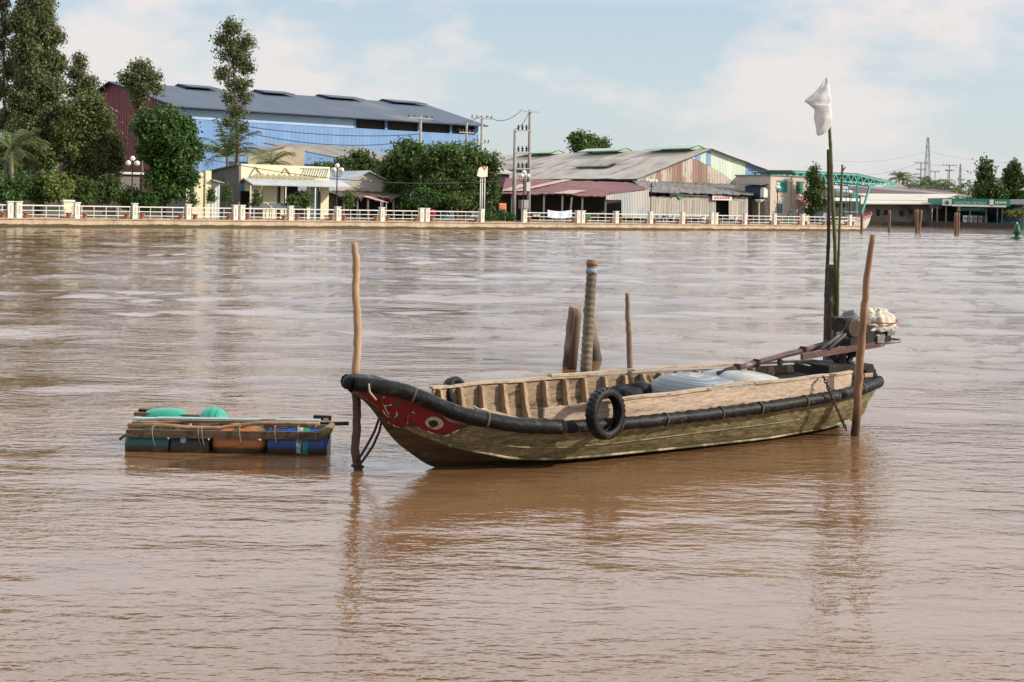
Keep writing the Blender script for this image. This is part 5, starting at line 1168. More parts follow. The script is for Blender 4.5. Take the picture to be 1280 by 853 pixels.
m = MB(); m.slab([bw(aB, 103.8, 2.3), bw(aB + 2.6, 103.8, 2.3), bw(aB + 2.6, 106.2, 2.3), bw(aB, 106.2, 2.3)], (0, 0, 1), .08); m.build('cabin_roof', M['grey_metal'], cb)
for a_ in (aB + .2, aB + 2.4):
    for b_ in (103.95, 106.0): MB().beam(bw(a_, b_, .9), bw(a_, b_, 2.3), .08).build('cabin_post', M['bark'], cb)

# mooring piles in the distance
M['pile'] = mat('weathered_pile', (.27, .17, .11), (.15, .09, .06), 3, .9, .03, (1, 1, .2), spots=(.38, .29, .21), spot_scale=2.2)
def pile(pts, Y, r, label, grp=None, name='mooring_pile', m_=None, n=9, sub=.6, Ys=None, extra=None):
    P = [W(px, py, (Ys[i] if Ys else Y)) for i, (px, py) in enumerate(pts)]
    d = (P[-1] - P[-2]).normalized(); P.append(P[-1] + d * (P[-1].z + sub) / max(.3, -d.z) if d.z < 0 else P[-1] + Vector((0, 0, -sub)))
    if not hasattr(r, '__len__'): r = [r] * len(P)
    elif len(r) < len(P): r = list(r) + [r[-1]]
    Q = []; RR = []
    for i in range(len(P) - 1):
        for t in np.linspace(0, 1, 7)[:-1]: Q.append(P[i].lerp(P[i + 1], t) + Vector((random.uniform(-1, 1), random.uniform(-1, 1), 0)) * min(r[i] * .15, .006)); RR.append((r[i] * (1 - t) + r[i + 1] * t) * random.uniform(.95, 1.05))
    Q.append(P[-1]); RR.append(r[-1])
    b = MB(); b.tube(Q, RR, n, jit=.05)
    if extra: extra(b, P)
    return tag(b.build(name, m_ or M['pile']), label, 'mooring pile', grp)
pile([(1077.3, 266.5), (1077, 289)], 150, .17, 'dark pile standing in front of the white cargo boat')
pile([(1112, 263), (1111.3, 289)], 4160 / 26.3, .16, 'leaning thin pile right of the cargo boat, before the grey warehouse')
pile([(1145.8, 262), (1146, 290)], 4160 / 26.6, .22, 'left trunk of the joined pair of piles before the grey warehouse')
pile([(1151.5, 263), (1148.3, 290)], 4160 / 26.6, .19, 'right slanted trunk of the joined pair of piles before the grey warehouse')
pile([(1195.3, 266), (1194.8, 293)], 4160 / 28, .20, 'left dark trunk of the pile before the petrol station')
pile([(1198.3, 266), (1197.4, 293)], 4160 / 28, .16, 'right lit trunk of the pile before the petrol station')
# buoy
Yb = 4160 / (299 - 266.8); c = W(1271, 299, Yb)
by = empty('green_buoy', (c.x, Yb, 0), label='green conical buoy floating at the right edge of the river', cat='buoy')
M['bgreen'] = mat('buoy_green', (.02, .12, .05), (.015, .08, .035), 3, .5)
m = MB(); m.lathe((c.x, Yb, 0), [(.5, -.3), (.64, .0), (.62, .08), (.25, .25), (.16, .5)], 14); m.build('float', M['bgreen'], by)
m = MB(); m.lathe((c.x, Yb, 0), [(.16, .502), (.38, .56), (.36, .75), (.2, 1.45), (.12, 1.5)], 14); m.build('tower', M['bgreen'], by)
m = MB(); m.lathe((c.x, Yb, 0), [(.07, 1.502), (.08, 1.62), (.05, 1.68)], 10); m.build('lantern', M['globe'], by)
# ================================================================== the sampan
TH = R(33.5); BD = Vector((math.cos(TH), math.sin(TH), 0)); BQ = Vector((math.sin(TH), -math.cos(TH), 0))   # along the boat (stern-ward), towards the near side
BC = Vector((1.64, 14.08, 0)) - BD * 3.845
def bp(s, w, z): return BC + BD * s + BQ * w + Vector((0, 0, z))
def bsolve(px, py, w):
    rx, rz = ray(px, py); c = BC + BQ * w; t = (rx * c.y - c.x) / (BD.x - rx * BD.y); Y = c.y + BD.y * t
    return t, CAMH + rz * Y
def bs(px, py, w): s, z = bsolve(px, py, w); return bp(s, w, z)
def tab(t):
    xs = [a for a, b in t]; ys = [b for a, b in t]
    def f(s):
        # monotone-ish smooth interpolation: average of three linear samples
        return float(np.mean([np.interp(s + d, xs, ys) for d in (-.08, -.04, 0, .04, .08)])) if .1 < s < 6.8 else float(np.interp(s, xs, ys))
    return f
zK = tab([(0, .84), (.16, .76), (.31, .66), (.38, .55), (.47, .43), (.55, .32), (.73, .18), (.96, .02), (1.3, -.08), (2, -.12), (6.4, -.12), (6.7, .0), (6.92, .16)])
zFn = tab([(0, .86), (.23, .855), (.52, .81), (.73, .73), (.86, .66), (1.08, .57), (1.55, .47), (2.06, .42), (3, .41), (3.75, .42), (4.8, .44), (5.9, .47), (6.7, .52), (6.92, .54)])
wFn = tab([(0, .05), (.23, .12), (.52, .20), (.73, .29), (1.08, .44), (1.55, .58), (2.06, .66), (2.8, .72), (3.75, .74), (4.8, .74), (5.9, .66), (6.7, .50), (6.92, .42)])
zC = tab([(0, .85), (.3, .70), (.5, .50), (.73, .37), (1.03, .25), (1.3, .18), (1.63, .10), (2.12, .06), (2.6, .05), (3.8, .04), (5, .03), (6, .05), (6.7, .12), (6.92, .28)])
wC = tab([(0, .02), (.3, .05), (.5, .09), (.73, .17), (1.03, .29), (1.3, .37), (1.63, .44), (2.12, .50), (2.6, .53), (3.8, .55), (5, .54), (6, .46), (6.7, .38), (6.92, .30)])
def hs_(s, t, side=1, off=0.0):
    """hull skin: t -1..0 keel to chine, 0..1 chine to rub rail"""
    if t < 0: w = wC(s) * (1 + t); z = zC(s) + (zK(s) - zC(s)) * (-t) ** 1.2
    else: w = wC(s) + (wFn(s) - wC(s)) * t + .035 * math.sin(math.pi * t); z = zC(s) + (zFn(s) - zC(s)) * t
    return bp(s, side * (w + off), z)
def hull_mat():
    m, n, l, b = nm('algae_stained_hull_planks')
    v, raw = vec_node(n, l, 'boat', (1, 1, 1))
    def mp(sc):
        q = n.new('ShaderNodeMapping'); q.inputs['Scale'].default_value = sc; l.new(raw, q.inputs[0]); return q.outputs[0]
    f = noise_n(n, l, mp((3.2, 3.2, 12)), 1.6, 10, .78)
    c = ramp_n(n, l, f, [(.30, (.030, .020, .010)), (.43, (.115, .085, .038)), (.55, (.21, .165, .085)), (.70, (.36, .28, .17))])
    g2 = noise_n(n, l, mp((1.8, 1.8, 5.0)), 1.6, 10, .78)
    c = mix_n(n, l, ramp_n(n, l, g2, [(.52, (0, 0, 0)), (.62, (.8, .8, .8))]), c, (.070, .085, .022))
    g3 = noise_n(n, l, mp((6, 6, 22)), 1.6, 10, .8)
    c = mix_n(n, l, ramp_n(n, l, g3, [(.575, (0, 0, 0)), (.62, (1, 1, 1))]), c, (.45, .38, .26))
    g4 = noise_n(n, l, mp((3.6, 3.6, 12)), 1.7, 10, .8)
    c = mix_n(n, l, ramp_n(n, l, g4, [(.57, (0, 0, 0)), (.66, (.9, .9, .9))]), c, (.05, .032, .016))
    # seams between planks + fresher timber under the rail towards the stern
    s = n.new('ShaderNodeSeparateXYZ'); l.new(raw, s.inputs[0])
    st = n.new('ShaderNodeMapRange'); st.inputs[1].default_value = 13.0; st.inputs[2].default_value = 16.5; l.new(s.outputs[0], st.inputs[0])
    k = n.new('ShaderNodeMath'); k.operation = 'MULTIPLY'; l.new(st.outputs[0], k.inputs[0]); k.inputs[1].default_value = .55
    c = mix_n(n, l, k.outputs[0], c, mix_n(n, l, .6, c, (.34, .25, .14)))
    # slime band just above the water
    wf = n.new('ShaderNodeMath'); wf.operation = 'MULTIPLY_ADD'; wf.inputs[1].default_value = -.10; l.new(f, wf.inputs[0]); l.new(s.outputs[2], wf.inputs[2])
    c = mix_n(n, l, ramp_n(n, l, wf.outputs[0], [(-.02 + .0, (1, 1, 1)), (.035, (0, 0, 0))]), c, (.035, .03, .016))
    l.new(c, b.inputs['Base Color']); b.inputs['Roughness'].default_value = .75; b.inputs['Specular IOR Level'].default_value = .3
    bump_n(n, l, f, .012, 1, b); return m
M['hull'] = hull_mat()
def wood(name, c1, c2, dark=None, sc=(1.5, 12, 12), rough=.85, bump=.006, coords='boat', lo=.58, hi=.7):
    return mat(name, c1, c2, 2.2, rough, bump, sc, coords, spots=dark, spot_scale=1.1, spot_lo=lo, spot_hi=hi, grain=.8)
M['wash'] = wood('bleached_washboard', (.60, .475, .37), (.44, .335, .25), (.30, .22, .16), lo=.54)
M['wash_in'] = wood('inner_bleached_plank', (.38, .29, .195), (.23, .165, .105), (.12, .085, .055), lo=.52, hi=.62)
M['cap'] = wood('worn_cap_rail', (.56, .44, .32), (.38, .29, .20), (.22, .16, .11), lo=.54)
M['rib'] = wood('rib_timber', (.50, .36, .23), (.34, .23, .14), (.2, .13, .08), (6, 6, 1.5))
M['floor'] = wood('damp_floorboards', (.15, .10, .06), (.08, .055, .035), (.04, .03, .02))
M['tar'] = mat('tarred_timber', (.020, .018, .016), (.008, .0075, .007), 6, .75, .006, spots=(.045, .038, .03), spot_scale=4)
M['rubber'] = mat('worn_rubber', (.011, .011, .012), (.004, .004, .0045), 12, .5, .012, spots=(.07, .066, .06), spot_scale=7, spot_lo=.57, spot_hi=.70, spec=.22)
M['lash'] = mat('lashing_cord', (.10, .085, .065), (.04, .035, .03), 30, .8, coords='boat')
boat = empty('wooden_sampan', bp(3.6, 0, 0), label='long weathered wooden sampan with red painted bow and mossy hull', cat='boat')
SS = np.concatenate([np.linspace(.10, 1.3, 34), np.linspace(1.36, 6.92, 70)])
TT = [-1, -.75, -.5, -.25, 0, .12, .25, .38, .5, .62, .75, .88, 1]
m = MB()
T2 = [t for t in TT if t >= 0]; m.grid([[hs_(s, t, 1) for t in T2] for s in SS]); m.grid([[hs_(s, t, -1) for t in T2] for s in SS])
m.add([hs_(6.92, t, 1) for t in TT] + [hs_(6.92, t, -1) for t in reversed(TT)], [tuple(range(2 * len(TT)))])
hull = m.build('hull', M['hull'], boat)
m = MB(); T3 = [-1, -.75, -.5, -.25, 0]
m.grid([[hs_(s, t, 1) for t in T3] for s in SS]); m.grid([[hs_(s, t, -1) for t in T3] for s in SS])
m.build('bottom_planking', mat('dark_wet_bottom_planks', (.095, .055, .028), (.030, .020, .012), 2.2, .55, .006, (1.5, 1.5, 8), 'boat', spots=(.13, .10, .055), spot_scale=2.5, spot_lo=.58, spot_hi=.7), boat)
# inner skin
m = MB()
for sd in (1, -1): m.grid([[hs_(s, t, sd, -.035) + Vector((0, 0, .02)) for t in (-.3, 0, .3, .6, 1)] for s in np.linspace(.85, 6.85, 60)])
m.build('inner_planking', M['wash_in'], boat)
# floor boards
m = MB()
for i in range(5):
    w0 = -.42 + i * .17
    m.grid([[bp(s, max(-wC(s) * .95, min(wC(s) * .95, w0 + dw)), .115 + .004 * (i % 2)) for dw in (0, .16)] for s in np.linspace(1.5, 6.8, 40)], False)
m.build('floorboards', M['floor'], boat)
# chine strake (pale batten) with white chipped paint
m = MB(); m.tube([hs_(s, .03, 1, .012) for s in np.linspace(1.0, 6.85, 60)], .014, 5); m.build('chine_batten', mat('chipped_cream_batten', (.50, .44, .30), (.30, .24, .15), 10, .8, spots=(.10, .09, .04), spot_scale=3, spot_lo=.42, spot_hi=.55), boat)
m = MB(); m.tube([hs_(s, .42 - .05 * math.sin(s), 1, .006) for s in np.linspace(1.1, 5.4, 60)], .006, 4); m.build('plank_seam', mat('seam_caulk', (.36, .32, .2), (.10, .09, .04), 8, .8), boat)
# rub rail of rubber hose
m = MB()
SN = np.concatenate([np.linspace(.10, 1.2, 26), np.linspace(1.3, 6.92, 110)])
near = [hs_(s, 1, 1, .045 * min(1, (s - .10) / .35)) + Vector((0, 0, .028 * max(0, 1 - s / .8))) for s in SN]
far = [hs_(s, 1, -1, .078 * min(1, (s - .10) / .35)) + Vector((0, 0, .028 * max(0, 1 - s / .8))) for s in SN[::2]]
rr = []
for s in SN:
    base = .072 if s < .95 else (.073 if s < 2.05 else .063)
    wv = .006 * math.sin(s * 42) if (2.9 < s < 4.9) else .0025 * math.sin(s * 75)
    rr.append(base + wv + random.uniform(-.003, .003))
m.tube(near, rr, 14, jit=.03); m.build('rubber_fender', M['rubber'], boat)
m = MB(); m.tube(far, .072, 10); m.build('rubber_fender', M['rubber'], boat)
m = MB(); m.tube([bp(6.92, w, .54) for w in np.linspace(-.47, .47, 7)], .072, 10); m.build('rubber_fender', M['rubber'], boat)
m = MB(); m.ball(bp(.10, 0, .885), .076, 16, (1.0, 1.0, .95)); m.build('bow_knob', M['rubber'], boat)
for s in (.62, 1.28, 2.06, 2.72, 3.3, 4.05, 4.62, 5.35, 5.9, 6.45):
    c = hs_(s, 1, 1, .045); d = (hs_(s + .05, 1, 1, .045) - c).normalized(); r_ = (.077 if s < .95 else (.078 if s < 2.05 else .070))
    MB().tube([c - d * .012, c + d * .012], r_, 14, jit=.03).build('fender_lashing', M['lash'], boat)
# bow deck wrapped in rubber, and short foredeck behind
m = MB(); m.grid([[hs_(s, 1, 1).lerp(hs_(s, 1, -1), t) + Vector((0, 0, .045 + .03 * math.sin(math.pi * t))) for t in np.linspace(0, 1, 7)] for s in np.linspace(.10, .92, 20)])
m.build('bow_cover', M['rubber'], boat)
m = MB(); m.grid([[hs_(s, 1, 1, -.03).lerp(hs_(s, 1, -1, -.03), t) + Vector((0, 0, .02)) for t in (0, .5, 1)] for s in np.linspace(.9, 1.25, 6)], False); m.build('foredeck', M['floor'], boat)
m = MB(); m.add([bp(1.25, wFn(1.25) * t, zFn(1.25) + .02 if k else .1) for k in (0, 1) for t in ((-.45, .45) if k == 0 else (.95, -.95))], [(0, 1, 2, 3)]); m.build('bow_bulkhead', M['floor'], boat)
# washboards
def washboard(side, s0, s1, zt, thick=.028):
    b = MB(); Sx = np.linspace(s0, s1, 60)
    rows = [[bp(s, side * (wFn(s) + a), z) for a, z in ((.0, zFn(s) + .02), (.012 + .006 * math.sin(s * 5), (zFn(s) + zt(s)) / 2), (.018, zt(s)), (.018 - thick, zt(s)), (-thick, zFn(s) + .0))] for s in Sx]
    rows = [r_ + [r_[0]] for r_ in rows]
    b.grid(rows, False); b.add(rows[0][:5], [(0, 1, 2, 3, 4)]); b.add(rows[-1][:5], [(4, 3, 2, 1, 0)]); return b
ztn = tab([(1.7, .60), (2.6, .64), (3.5, .655), (4.8, .69), (6.2, .70), (7.3, .70)])
ztf = tab([(1.3, .68), (1.9, .67), (3.0, .655), (4.1, .655), (5.5, .64), (7.3, .66)])
wn_ = washboard(1, 1.88, 6.28, ztn)
for i in range(len(wn_.v)): 
    p = Vector(wn_.v[i])
washn = wn_.build('washboard', M['wash'], boat)
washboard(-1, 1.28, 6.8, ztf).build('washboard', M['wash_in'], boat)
def caprail(side, s0, s1, zt, wd=.075, lift=.004):
    b = MB(); rows = []
    for s in np.linspace(s0, s1, 50):
        c = wFn(s); z = zt(s) + lift + .004 * math.sin(s * 7)
        rows.append([bp(s, side * (c + .035), z), bp(s, side * (c + .035), z + .024), bp(s, side * (c + .035 - wd), z + .026), bp(s, side * (c + .035 - wd), z), bp(s, side * (c + .035), z)])
    b.grid(rows, False); b.add(rows[0][:4], [(0, 1, 2, 3)]); b.add(rows[-1][:4], [(3, 2, 1, 0)]); return b
caprail(-1, 1.26, 3.4, ztf).build('cap_rail', M['cap'], boat)
caprail(-1, 2.9, 6.75, lambda s: ztf(s) + .026, .085).build('cap_rail', M['cap'], boat)
caprail(1, 2.15, 3.9, lambda s: ztn(s) - .03 + .03 * min(1, s - 2.15), .06).build('cap_rail', M['cap'], boat)
caprail(1, 3.86, 6.28, lambda s: ztn(s) + (.025 if 4.0 < s < 4.6 else 0) * 1.0, .05, .003).build('cap_rail', M['cap'], boat)
# ribs
for side, s0, s1 in ((-1, 1.36, 6.6), (1, 2.1, 6.4)):
    k = 0; s = s0
    while s < s1:
        zt = (ztf if side < 0 else ztn)(s) - .005; b = MB(); tw = .021
        prof = [(wC(s) * .55, .14), (wC(s) - .12, .18), (wC(s) + (wFn(s) - wC(s)) * .5 - .115, (zFn(s) + zC(s)) / 2 + .04), (wFn(s) - .125, zFn(s) + .03), (wFn(s) - .085, zt)]
        out = [(wC(s) * .55, .118), (wC(s) - .035, .12), (wC(s) + (wFn(s) - wC(s)) * .5 - .012, (zFn(s) + zC(s)) / 2 - .01), (wFn(s) - .034, zFn(s) + .02), (wFn(s) - .016, zt)]
        rows = []
        for (wi, zi), (wo_, zo) in zip(prof, out):
            rows.append([bp(s - tw, side * wi, zi), bp(s + tw, side * wi, zi), bp(s + tw, side * wo_, zo), bp(s - tw, side * wo_, zo), bp(s - tw, side * wi, zi)])
        b.grid(rows, False); b.add(rows[-1][:4], [(0, 1, 2, 3)]); b.build('rib', M['rib'], boat)
        s += random.uniform(.255, .30); k += 1
# thwarts
for s, z, t_ in ((1.95, .36, .14), (3.35, .34, .12), (5.55, .48, .14)):
    m = MB(); m.slab([bp(s, -wFn(s) + .05, z), bp(s, wFn(s) - .05, z), bp(s + t_, wFn(s) - .05, z), bp(s + t_, -wFn(s) + .05, z)], (0, 0, 1), .03); m.build('thwart', M['cap'] if s < 3 else M['floor'], boat)
# stern deck and tarred stern post blocks
m = MB(); m.slab([bp(5.75, -wFn(5.75) + .03, .50), bp(5.75, wFn(5.75) - .03, .50), bp(6.9, wFn(6.9) - .02, .56), bp(6.9, -wFn(6.9) + .02, .56)], (0, 0, 1), .03); m.build('stern_deck', M['tar'], boat)
m = MB()
m.slab([bs(985, 467, -.45), bs(1078, 468, -.45), bs(1072, 452, -.45), bs(1050, 450, -.45), bs(1024, 454, -.45)], BQ, .25)
m.box(bp(6.35, .05, .68), (.30, .55, .14), TH); m.box(bp(6.68, .02, .64), (.42, .62, .17), TH); m.box(bp(6.84, .0, .55), (.18, .80, .26), TH)
m.crumple(.012, 7); m.build('stern_block', M['tar'], boat)
m = MB(); m.box(bp(6.80, .38, .62), (.14, .05, .05), TH); m.build('stern_cleat', M['cap'], boat)
m = MB(); m.box(bs(1067, 456.5, .1), (.10, .12, .09), TH); m.build('deck_block', M['pole_conc'], boat)

# painted bow: red panel, white outline, eye, anchor, scroll
_gs, _gt = np.meshgrid(np.linspace(.02, 2.6, 130), np.linspace(-.6, 1.05, 42), indexing='ij')
_gp = np.array([[tuple(hs_(_gs[i, j], _gt[i, j])) for j in range(42)] for i in range(130)])
_gx, _gz = _gp[..., 0] / _gp[..., 1], (_gp[..., 2] - CAMH) / _gp[..., 1]
def inv(px, py, off=.0):
    rx, rz = ray(px, py); e_ = np.abs(_gx - rx) + np.abs(_gz - rz); i, j = np.unravel_index(e_.argmin(), e_.shape)
    s, t = float(_gs[i, j]), float(_gt[i, j]); best = (1e9, s, t)
    for k in range(3):
        st = .010 / 2.5 ** k
        for ds in (-1, -.5, 0, .5, 1):
            for dt in (-2, -1, 0, 1, 2):
                a_, b_ = s + ds * st, t + dt * st
                p = hs_(a_, b_); e = abs(p.x / p.y - rx) + abs((p.z - CAMH) / p.y - rz)
                if e < best[0]: best = (e, a_, b_)
        _, s, t = best
    return s, t
up_e = [(0.03, 1.0), (1.0, 1.0)]
low_px = [(447, 492), (462, 502), (472, 508), (477, 518), (484, 528), (495, 533), (508, 532.5), (520, 534), (530, 538), (545, 543), (556, 545), (566, 540), (579, 533.5)]
low = sorted(inv(*p) for p in low_px)
ls, lt = [a for a, b in low], [b for a, b in low]
top_px = [(447, 488), (520, 500), (545, 510), (553, 520), (562, 526), (570, 530), (579, 533)]
top_ = sorted(inv(*p) for p in top_px); ts_, tt_ = [a for a, b in top_], [b for a, b in top_]
m = MB(); rows = []
for s in np.linspace(ls[0], ls[-1], 90):
    t0 = np.interp(s, ls, lt); t1 = .99 if s < inv(545, 512)[0] else max(np.interp(s, ts_, tt_), t0 + .001)
    rows.append([hs_(s, max(-1, t0 + (t1 - t0) * k / 9), 1, .004) for k in range(10)])
m.grid(rows, True)
red = mat('faded_red_bow_paint', (.235, .012, .014), (.14, .010, .010), 6, .6, .003, coords='boat', spots=(.085, .028, .02), spot_scale=5, spot_lo=.56, spot_hi=.64, grain=.5)
m.build('red_bow_paint', red, boat)
def stroke(pts, r, off=.009): 
    b = MB(); st = [inv(*p) for p in pts]; out = []
    for (s0, t0), (s1, t1) in zip(st[:-1], st[1:]):
        for k in range(5): out.append(hs_(s0 + (s1 - s0) * k / 5, t0 + (t1 - t0) * k / 5, 1, off))
    out.append(hs_(*st[-1], 1, off)); b.tube(out, r, 5); return b
chip = mat('chipped_white_paint', (.62, .56, .44), (.40, .34, .24), 14, .8, spots=(.10, .06, .03), spot_scale=9, spot_lo=.47, spot_hi=.52)
m = MB()
for pts in (low_px[4:], [(579, 533), (590, 530)], [(553, 519), (558, 524), (566, 528)], [(558, 546), (572, 538), (586, 531)]):
    q = stroke(pts, .0048); m.add(q.v, q.f, True)
m.build('white_outline', chip, boat)
m = MB()
for pts in ([(479, 500), (480, 496.5), (477, 496)], [(476, 498), (478, 505), (483, 514), (490, 524)], [(476, 507), (489, 506)], [(478, 513), (482, 519), (490, 524), (494, 523)], [(490, 524), (496, 519), (495, 515)]):
    q = stroke(pts, .0062); m.add(q.v, q.f, True)
m.build('anchor_mark', chip, boat)
q = stroke([(509, 530), (508.5, 522), (512, 516), (516, 515), (517.5, 517)], .007); q.build('scroll_mark', chip, boat)
def ellipse(cx, cy, rx_, ry_, rot, off, name, mm, par):
    b = MB(); pts = []
    for ring in (0, .5, 1):
        for i in range(20):
            a_ = 2 * math.pi * i / 20; x = rx_ * ring * math.cos(a_); y = ry_ * ring * math.sin(a_) * (1 if ring < 1 else (.85 + .15 * abs(math.sin(a_))))
            s, t = inv(cx + x * math.cos(rot) - y * math.sin(rot), cy + x * math.sin(rot) + y * math.cos(rot)) if ring else inv(cx, cy)
            pts.append(hs_(s, t, 1, off))
    fs = [(r_ * 20 + i, r_ * 20 + (i + 1) % 20, (r_ + 1) * 20 + (i + 1) % 20, (r_ + 1) * 20 + i) for r_ in (0, 1) for i in range(20)]
    b.add(pts, fs, True); return b.build(name, mm, par)
ey = ellipse(542.5, 529, 11.5, 8, .12, .008, 'painted_eye', mat('eye_white', (.50, .46, .36), (.30, .26, .18), 12, .8, spots=(.12, .09, .05), spot_scale=10, spot_lo=.56, spot_hi=.62), boat)
ellipse(541, 529.5, 6, 4.2, .1, .013, 'pupil', M['black'], ey)

# --- things in and on the boat
def torus(c, R_, r_, nrm, n=36, m_=12, tread=0, squash=1.0):
    nrm = Vector(nrm).normalized(); u = nrm.cross(Vector((0, 0, 1))).normalized(); v = nrm.cross(u); b = MB(); vs = []
    for i in range(n):
        a_ = 2 * math.pi * i / n; d = u * math.cos(a_) + v * math.sin(a_)
        for j in range(m_):
            t = 2 * math.pi * j / m_; rr_ = r_ * (1 + (tread if (i % 2 and math.cos(t) > .3) else 0))
            vs.append(Vector(c) + d * (R_ + rr_ * math.cos(t)) + nrm * r_ * squash * math.sin(t))
    b.add(vs, [(i * m_ + j, i * m_ + (j + 1) % m_, ((i + 1) % n) * m_ + (j + 1) % m_, ((i + 1) % n) * m_ + j) for i in range(n) for j in range(m_)], True); return b
def tyre(c, nrm, R_, r_, label, grp=None):
    """an open tyre: tread ring with two side walls turned in to the beads"""
    nrm = Vector(nrm).normalized(); u = nrm.cross(Vector((0, 0, 1))).normalized(); v = nrm.cross(u); c = Vector(c)
    root = empty('tyre', c - Vector((0, 0, R_)), label=label, cat='tyre', group=grp)
    prof = [(R_ * .66, -.7), (R_ * .72, -1.0), (R_ * .90, -1.0), (R_ * .975, -.75), (R_, -.35), (R_, .35), (R_ * .975, .75), (R_ * .90, 1.0), (R_ * .72, 1.0), (R_ * .66, .7), (R_ * .70, .55), (R_ * .86, .8), (R_ * .93, .3), (R_ * .93, -.3), (R_ * .86, -.8), (R_ * .70, -.55)]
    n = 56; k = len(prof); b = MB(); vs = []
    for i in range(n):
        a_ = 2 * math.pi * i / n; d = u * math.cos(a_) + v * math.sin(a_)
        for rr_, h_ in prof: vs.append(c + d * rr_ + nrm * h_ * r_)
    b.add(vs, [(i * k + j, i * k + (j + 1) % k, ((i + 1) % n) * k + (j + 1) % k, ((i + 1) % n) * k + j) for i in range(n) for j in range(k)], True); b.build('casing', M['rubber'], root)
    b = MB()
    for i in range(n // 1):
        if i % 2: continue
        a_ = 2 * math.pi * i / n
        for sd in (-1, 1):
            d = u * math.cos(a_ + .02 * sd) + v * math.sin(a_ + .02 * sd); tn = -u * math.sin(a_) + v * math.cos(a_)
            b.hexa([c + d * (R_ * .94 + e1) + tn * e2 + nrm * sd * e3 for e1, e2, e3 in ((0, -.011, r_ * .1), (0, .011, r_ * .1), (0, .011, r_ * .95), (0, -.011, r_ * .95), (R_ * .085, -.009, r_ * .12), (R_ * .085, .009, r_ * .12), (R_ * .06, .009, r_ * .8), (R_ * .06, -.009, r_ * .8))])
    b.build('tread', M['rubber'], root); return root
tn = (BQ * .98 + BD * .20 + Vector((0, 0, .06))).normalized()
tc = bs(757, 517, .875)
tyre(tc, tn, .252, .060, 'motorbike tyre hanging as a fender on the near side of the sampan')
tyre(bs(569, 492, -.62), (BQ * .75 + BD * .35 + Vector((0, 0, .2))), .17, .055, 'tyre on the far side of the sampan near its bow, only its top showing')
m = MB(); m.tube([bs(757, 497, .86), bs(757, 494, .80), bs(758, 493, .74), bs(759, 496, .68)], .010, 6); m.tube([bs(750, 496, .84), bs(752, 493.5, .76), bs(752, 497, .68)], .008, 6)
tag(m.build('tyre_rope', mat('dark_rope', (.06, .05, .04), None, 20, .9)), 'short dark rope holding the near tyre to the sampan', 'rope')

# striped tarpaulin bundle
def striped():
    m, n, l, b = nm('striped_tarpaulin'); v, raw = vec_node(n, l, 'boat')
    q = n.new('ShaderNodeMapping'); q.inputs['Scale'].default_value = (.3, 2.2, 6); l.new(raw, q.inputs[0])
    wv = n.new('ShaderNodeTexWave'); wv.bands_direction = 'Z'; wv.inputs['Scale'].default_value = 1.3; wv.inputs['Distortion'].default_value = 1.2; l.new(q.outputs[0], wv.inputs['Vector'])
    c = ramp_n(n, l, wv.outputs[0], [(.2, (.13, .16, .19)), (.45, (.20, .23, .26)), (.7, (.33, .34, .33)), (.9, (.17, .17, .17))]); l.new(c, b.inputs['Base Color']); b.inputs['Roughness'].default_value = .55; return m
def bundle(s0, s1, w0, w1, zb, zt, name, mm, label, amp=.02, parent=None, start=0):
    b = MB(); rows = []; NS, NT = 40, 26
    for i in range(NS + 1):
        a_ = i / NS; s = s0 + (s1 - s0) * a_; e = max(.0, 1 - abs(2 * a_ - 1) ** 4) ** .5
        r_ = []
        for j in range(NT + 1):
            t = j / NT * math.pi; w = (w0 + w1) / 2 - (w1 - w0) / 2 * math.copysign(abs(math.cos(t)) ** .6, math.cos(t)) * (.75 + .25 * e)
            z = zb + (zt(a_) - zb) * (abs(math.sin(t)) ** .45) * e
            p = bp(s, w, z); nz = mnoise.noise(p * 3.5) + .5 * mnoise.noise(p * 9); r_.append(p + Vector((0, 0, nz * amp)) + BQ * nz * amp * .6)
        rows.append(r_)
    b.grid(rows); return b.build(name, mm, parent)
tb = bundle(3.98, 4.86, -.56, .60, .2, lambda a: .71, 'tarpaulin_bundle', striped(), '', .022)
tag(tb, 'blue and grey striped tarpaulin bundle lying amidships in the sampan', 'tarpaulin')
tb = bundle(4.62, 5.55, -.52, .60, .2, lambda a: .745 - .06 * a, 'tarpaulin_bundle', mat('pale_grey_cloth', (.46, .45, .41), (.33, .33, .32), 3, .7, .010, (1, 6, 1), 'boat'), '', .018)
tag(tb, 'pale grey cloth sack lying aft of the striped bundle in the sampan', 'sack')
# black crumpled gear beside
m = MB(); m.ball(bp(3.72, -.38, .44), .19, 18, (1, .8, .85)).crumple(.06, 6); m.ball(bp(3.95, -.45, .50), .15, 14, (1.4, .8, .7)).crumple(.06, 8)
tag(m.build('black_plastic_bag', mat('black_plastic', (.02, .02, .022), (.012, .012, .012), 5, .7, spec=.2)), 'black plastic bag slumped against the far ribs amidships', 'bag')
m = MB(); m.beam(bs(797, 478, -.45), bs(804, 497, -.38), .04, .05); m.beam(bs(810, 470, -.6), bs(824, 490, -.42), .03, .05)
tag(m.build('loose_timber', M['rib']), 'loose crooked sticks beside the black bag in the sampan', 'wood')
m = MB(); m.tube([bs(592, 508, .0), bs(598, 512, .1), bs(612, 514.5, .2)], .012, 6); m.tube([bs(594, 514, .1), bs(606, 511, .1)], .008, 6)
tag(m.build('bow_stick', M['wash']), 'small pale forked stick lying on the near rubber rail', 'stick')

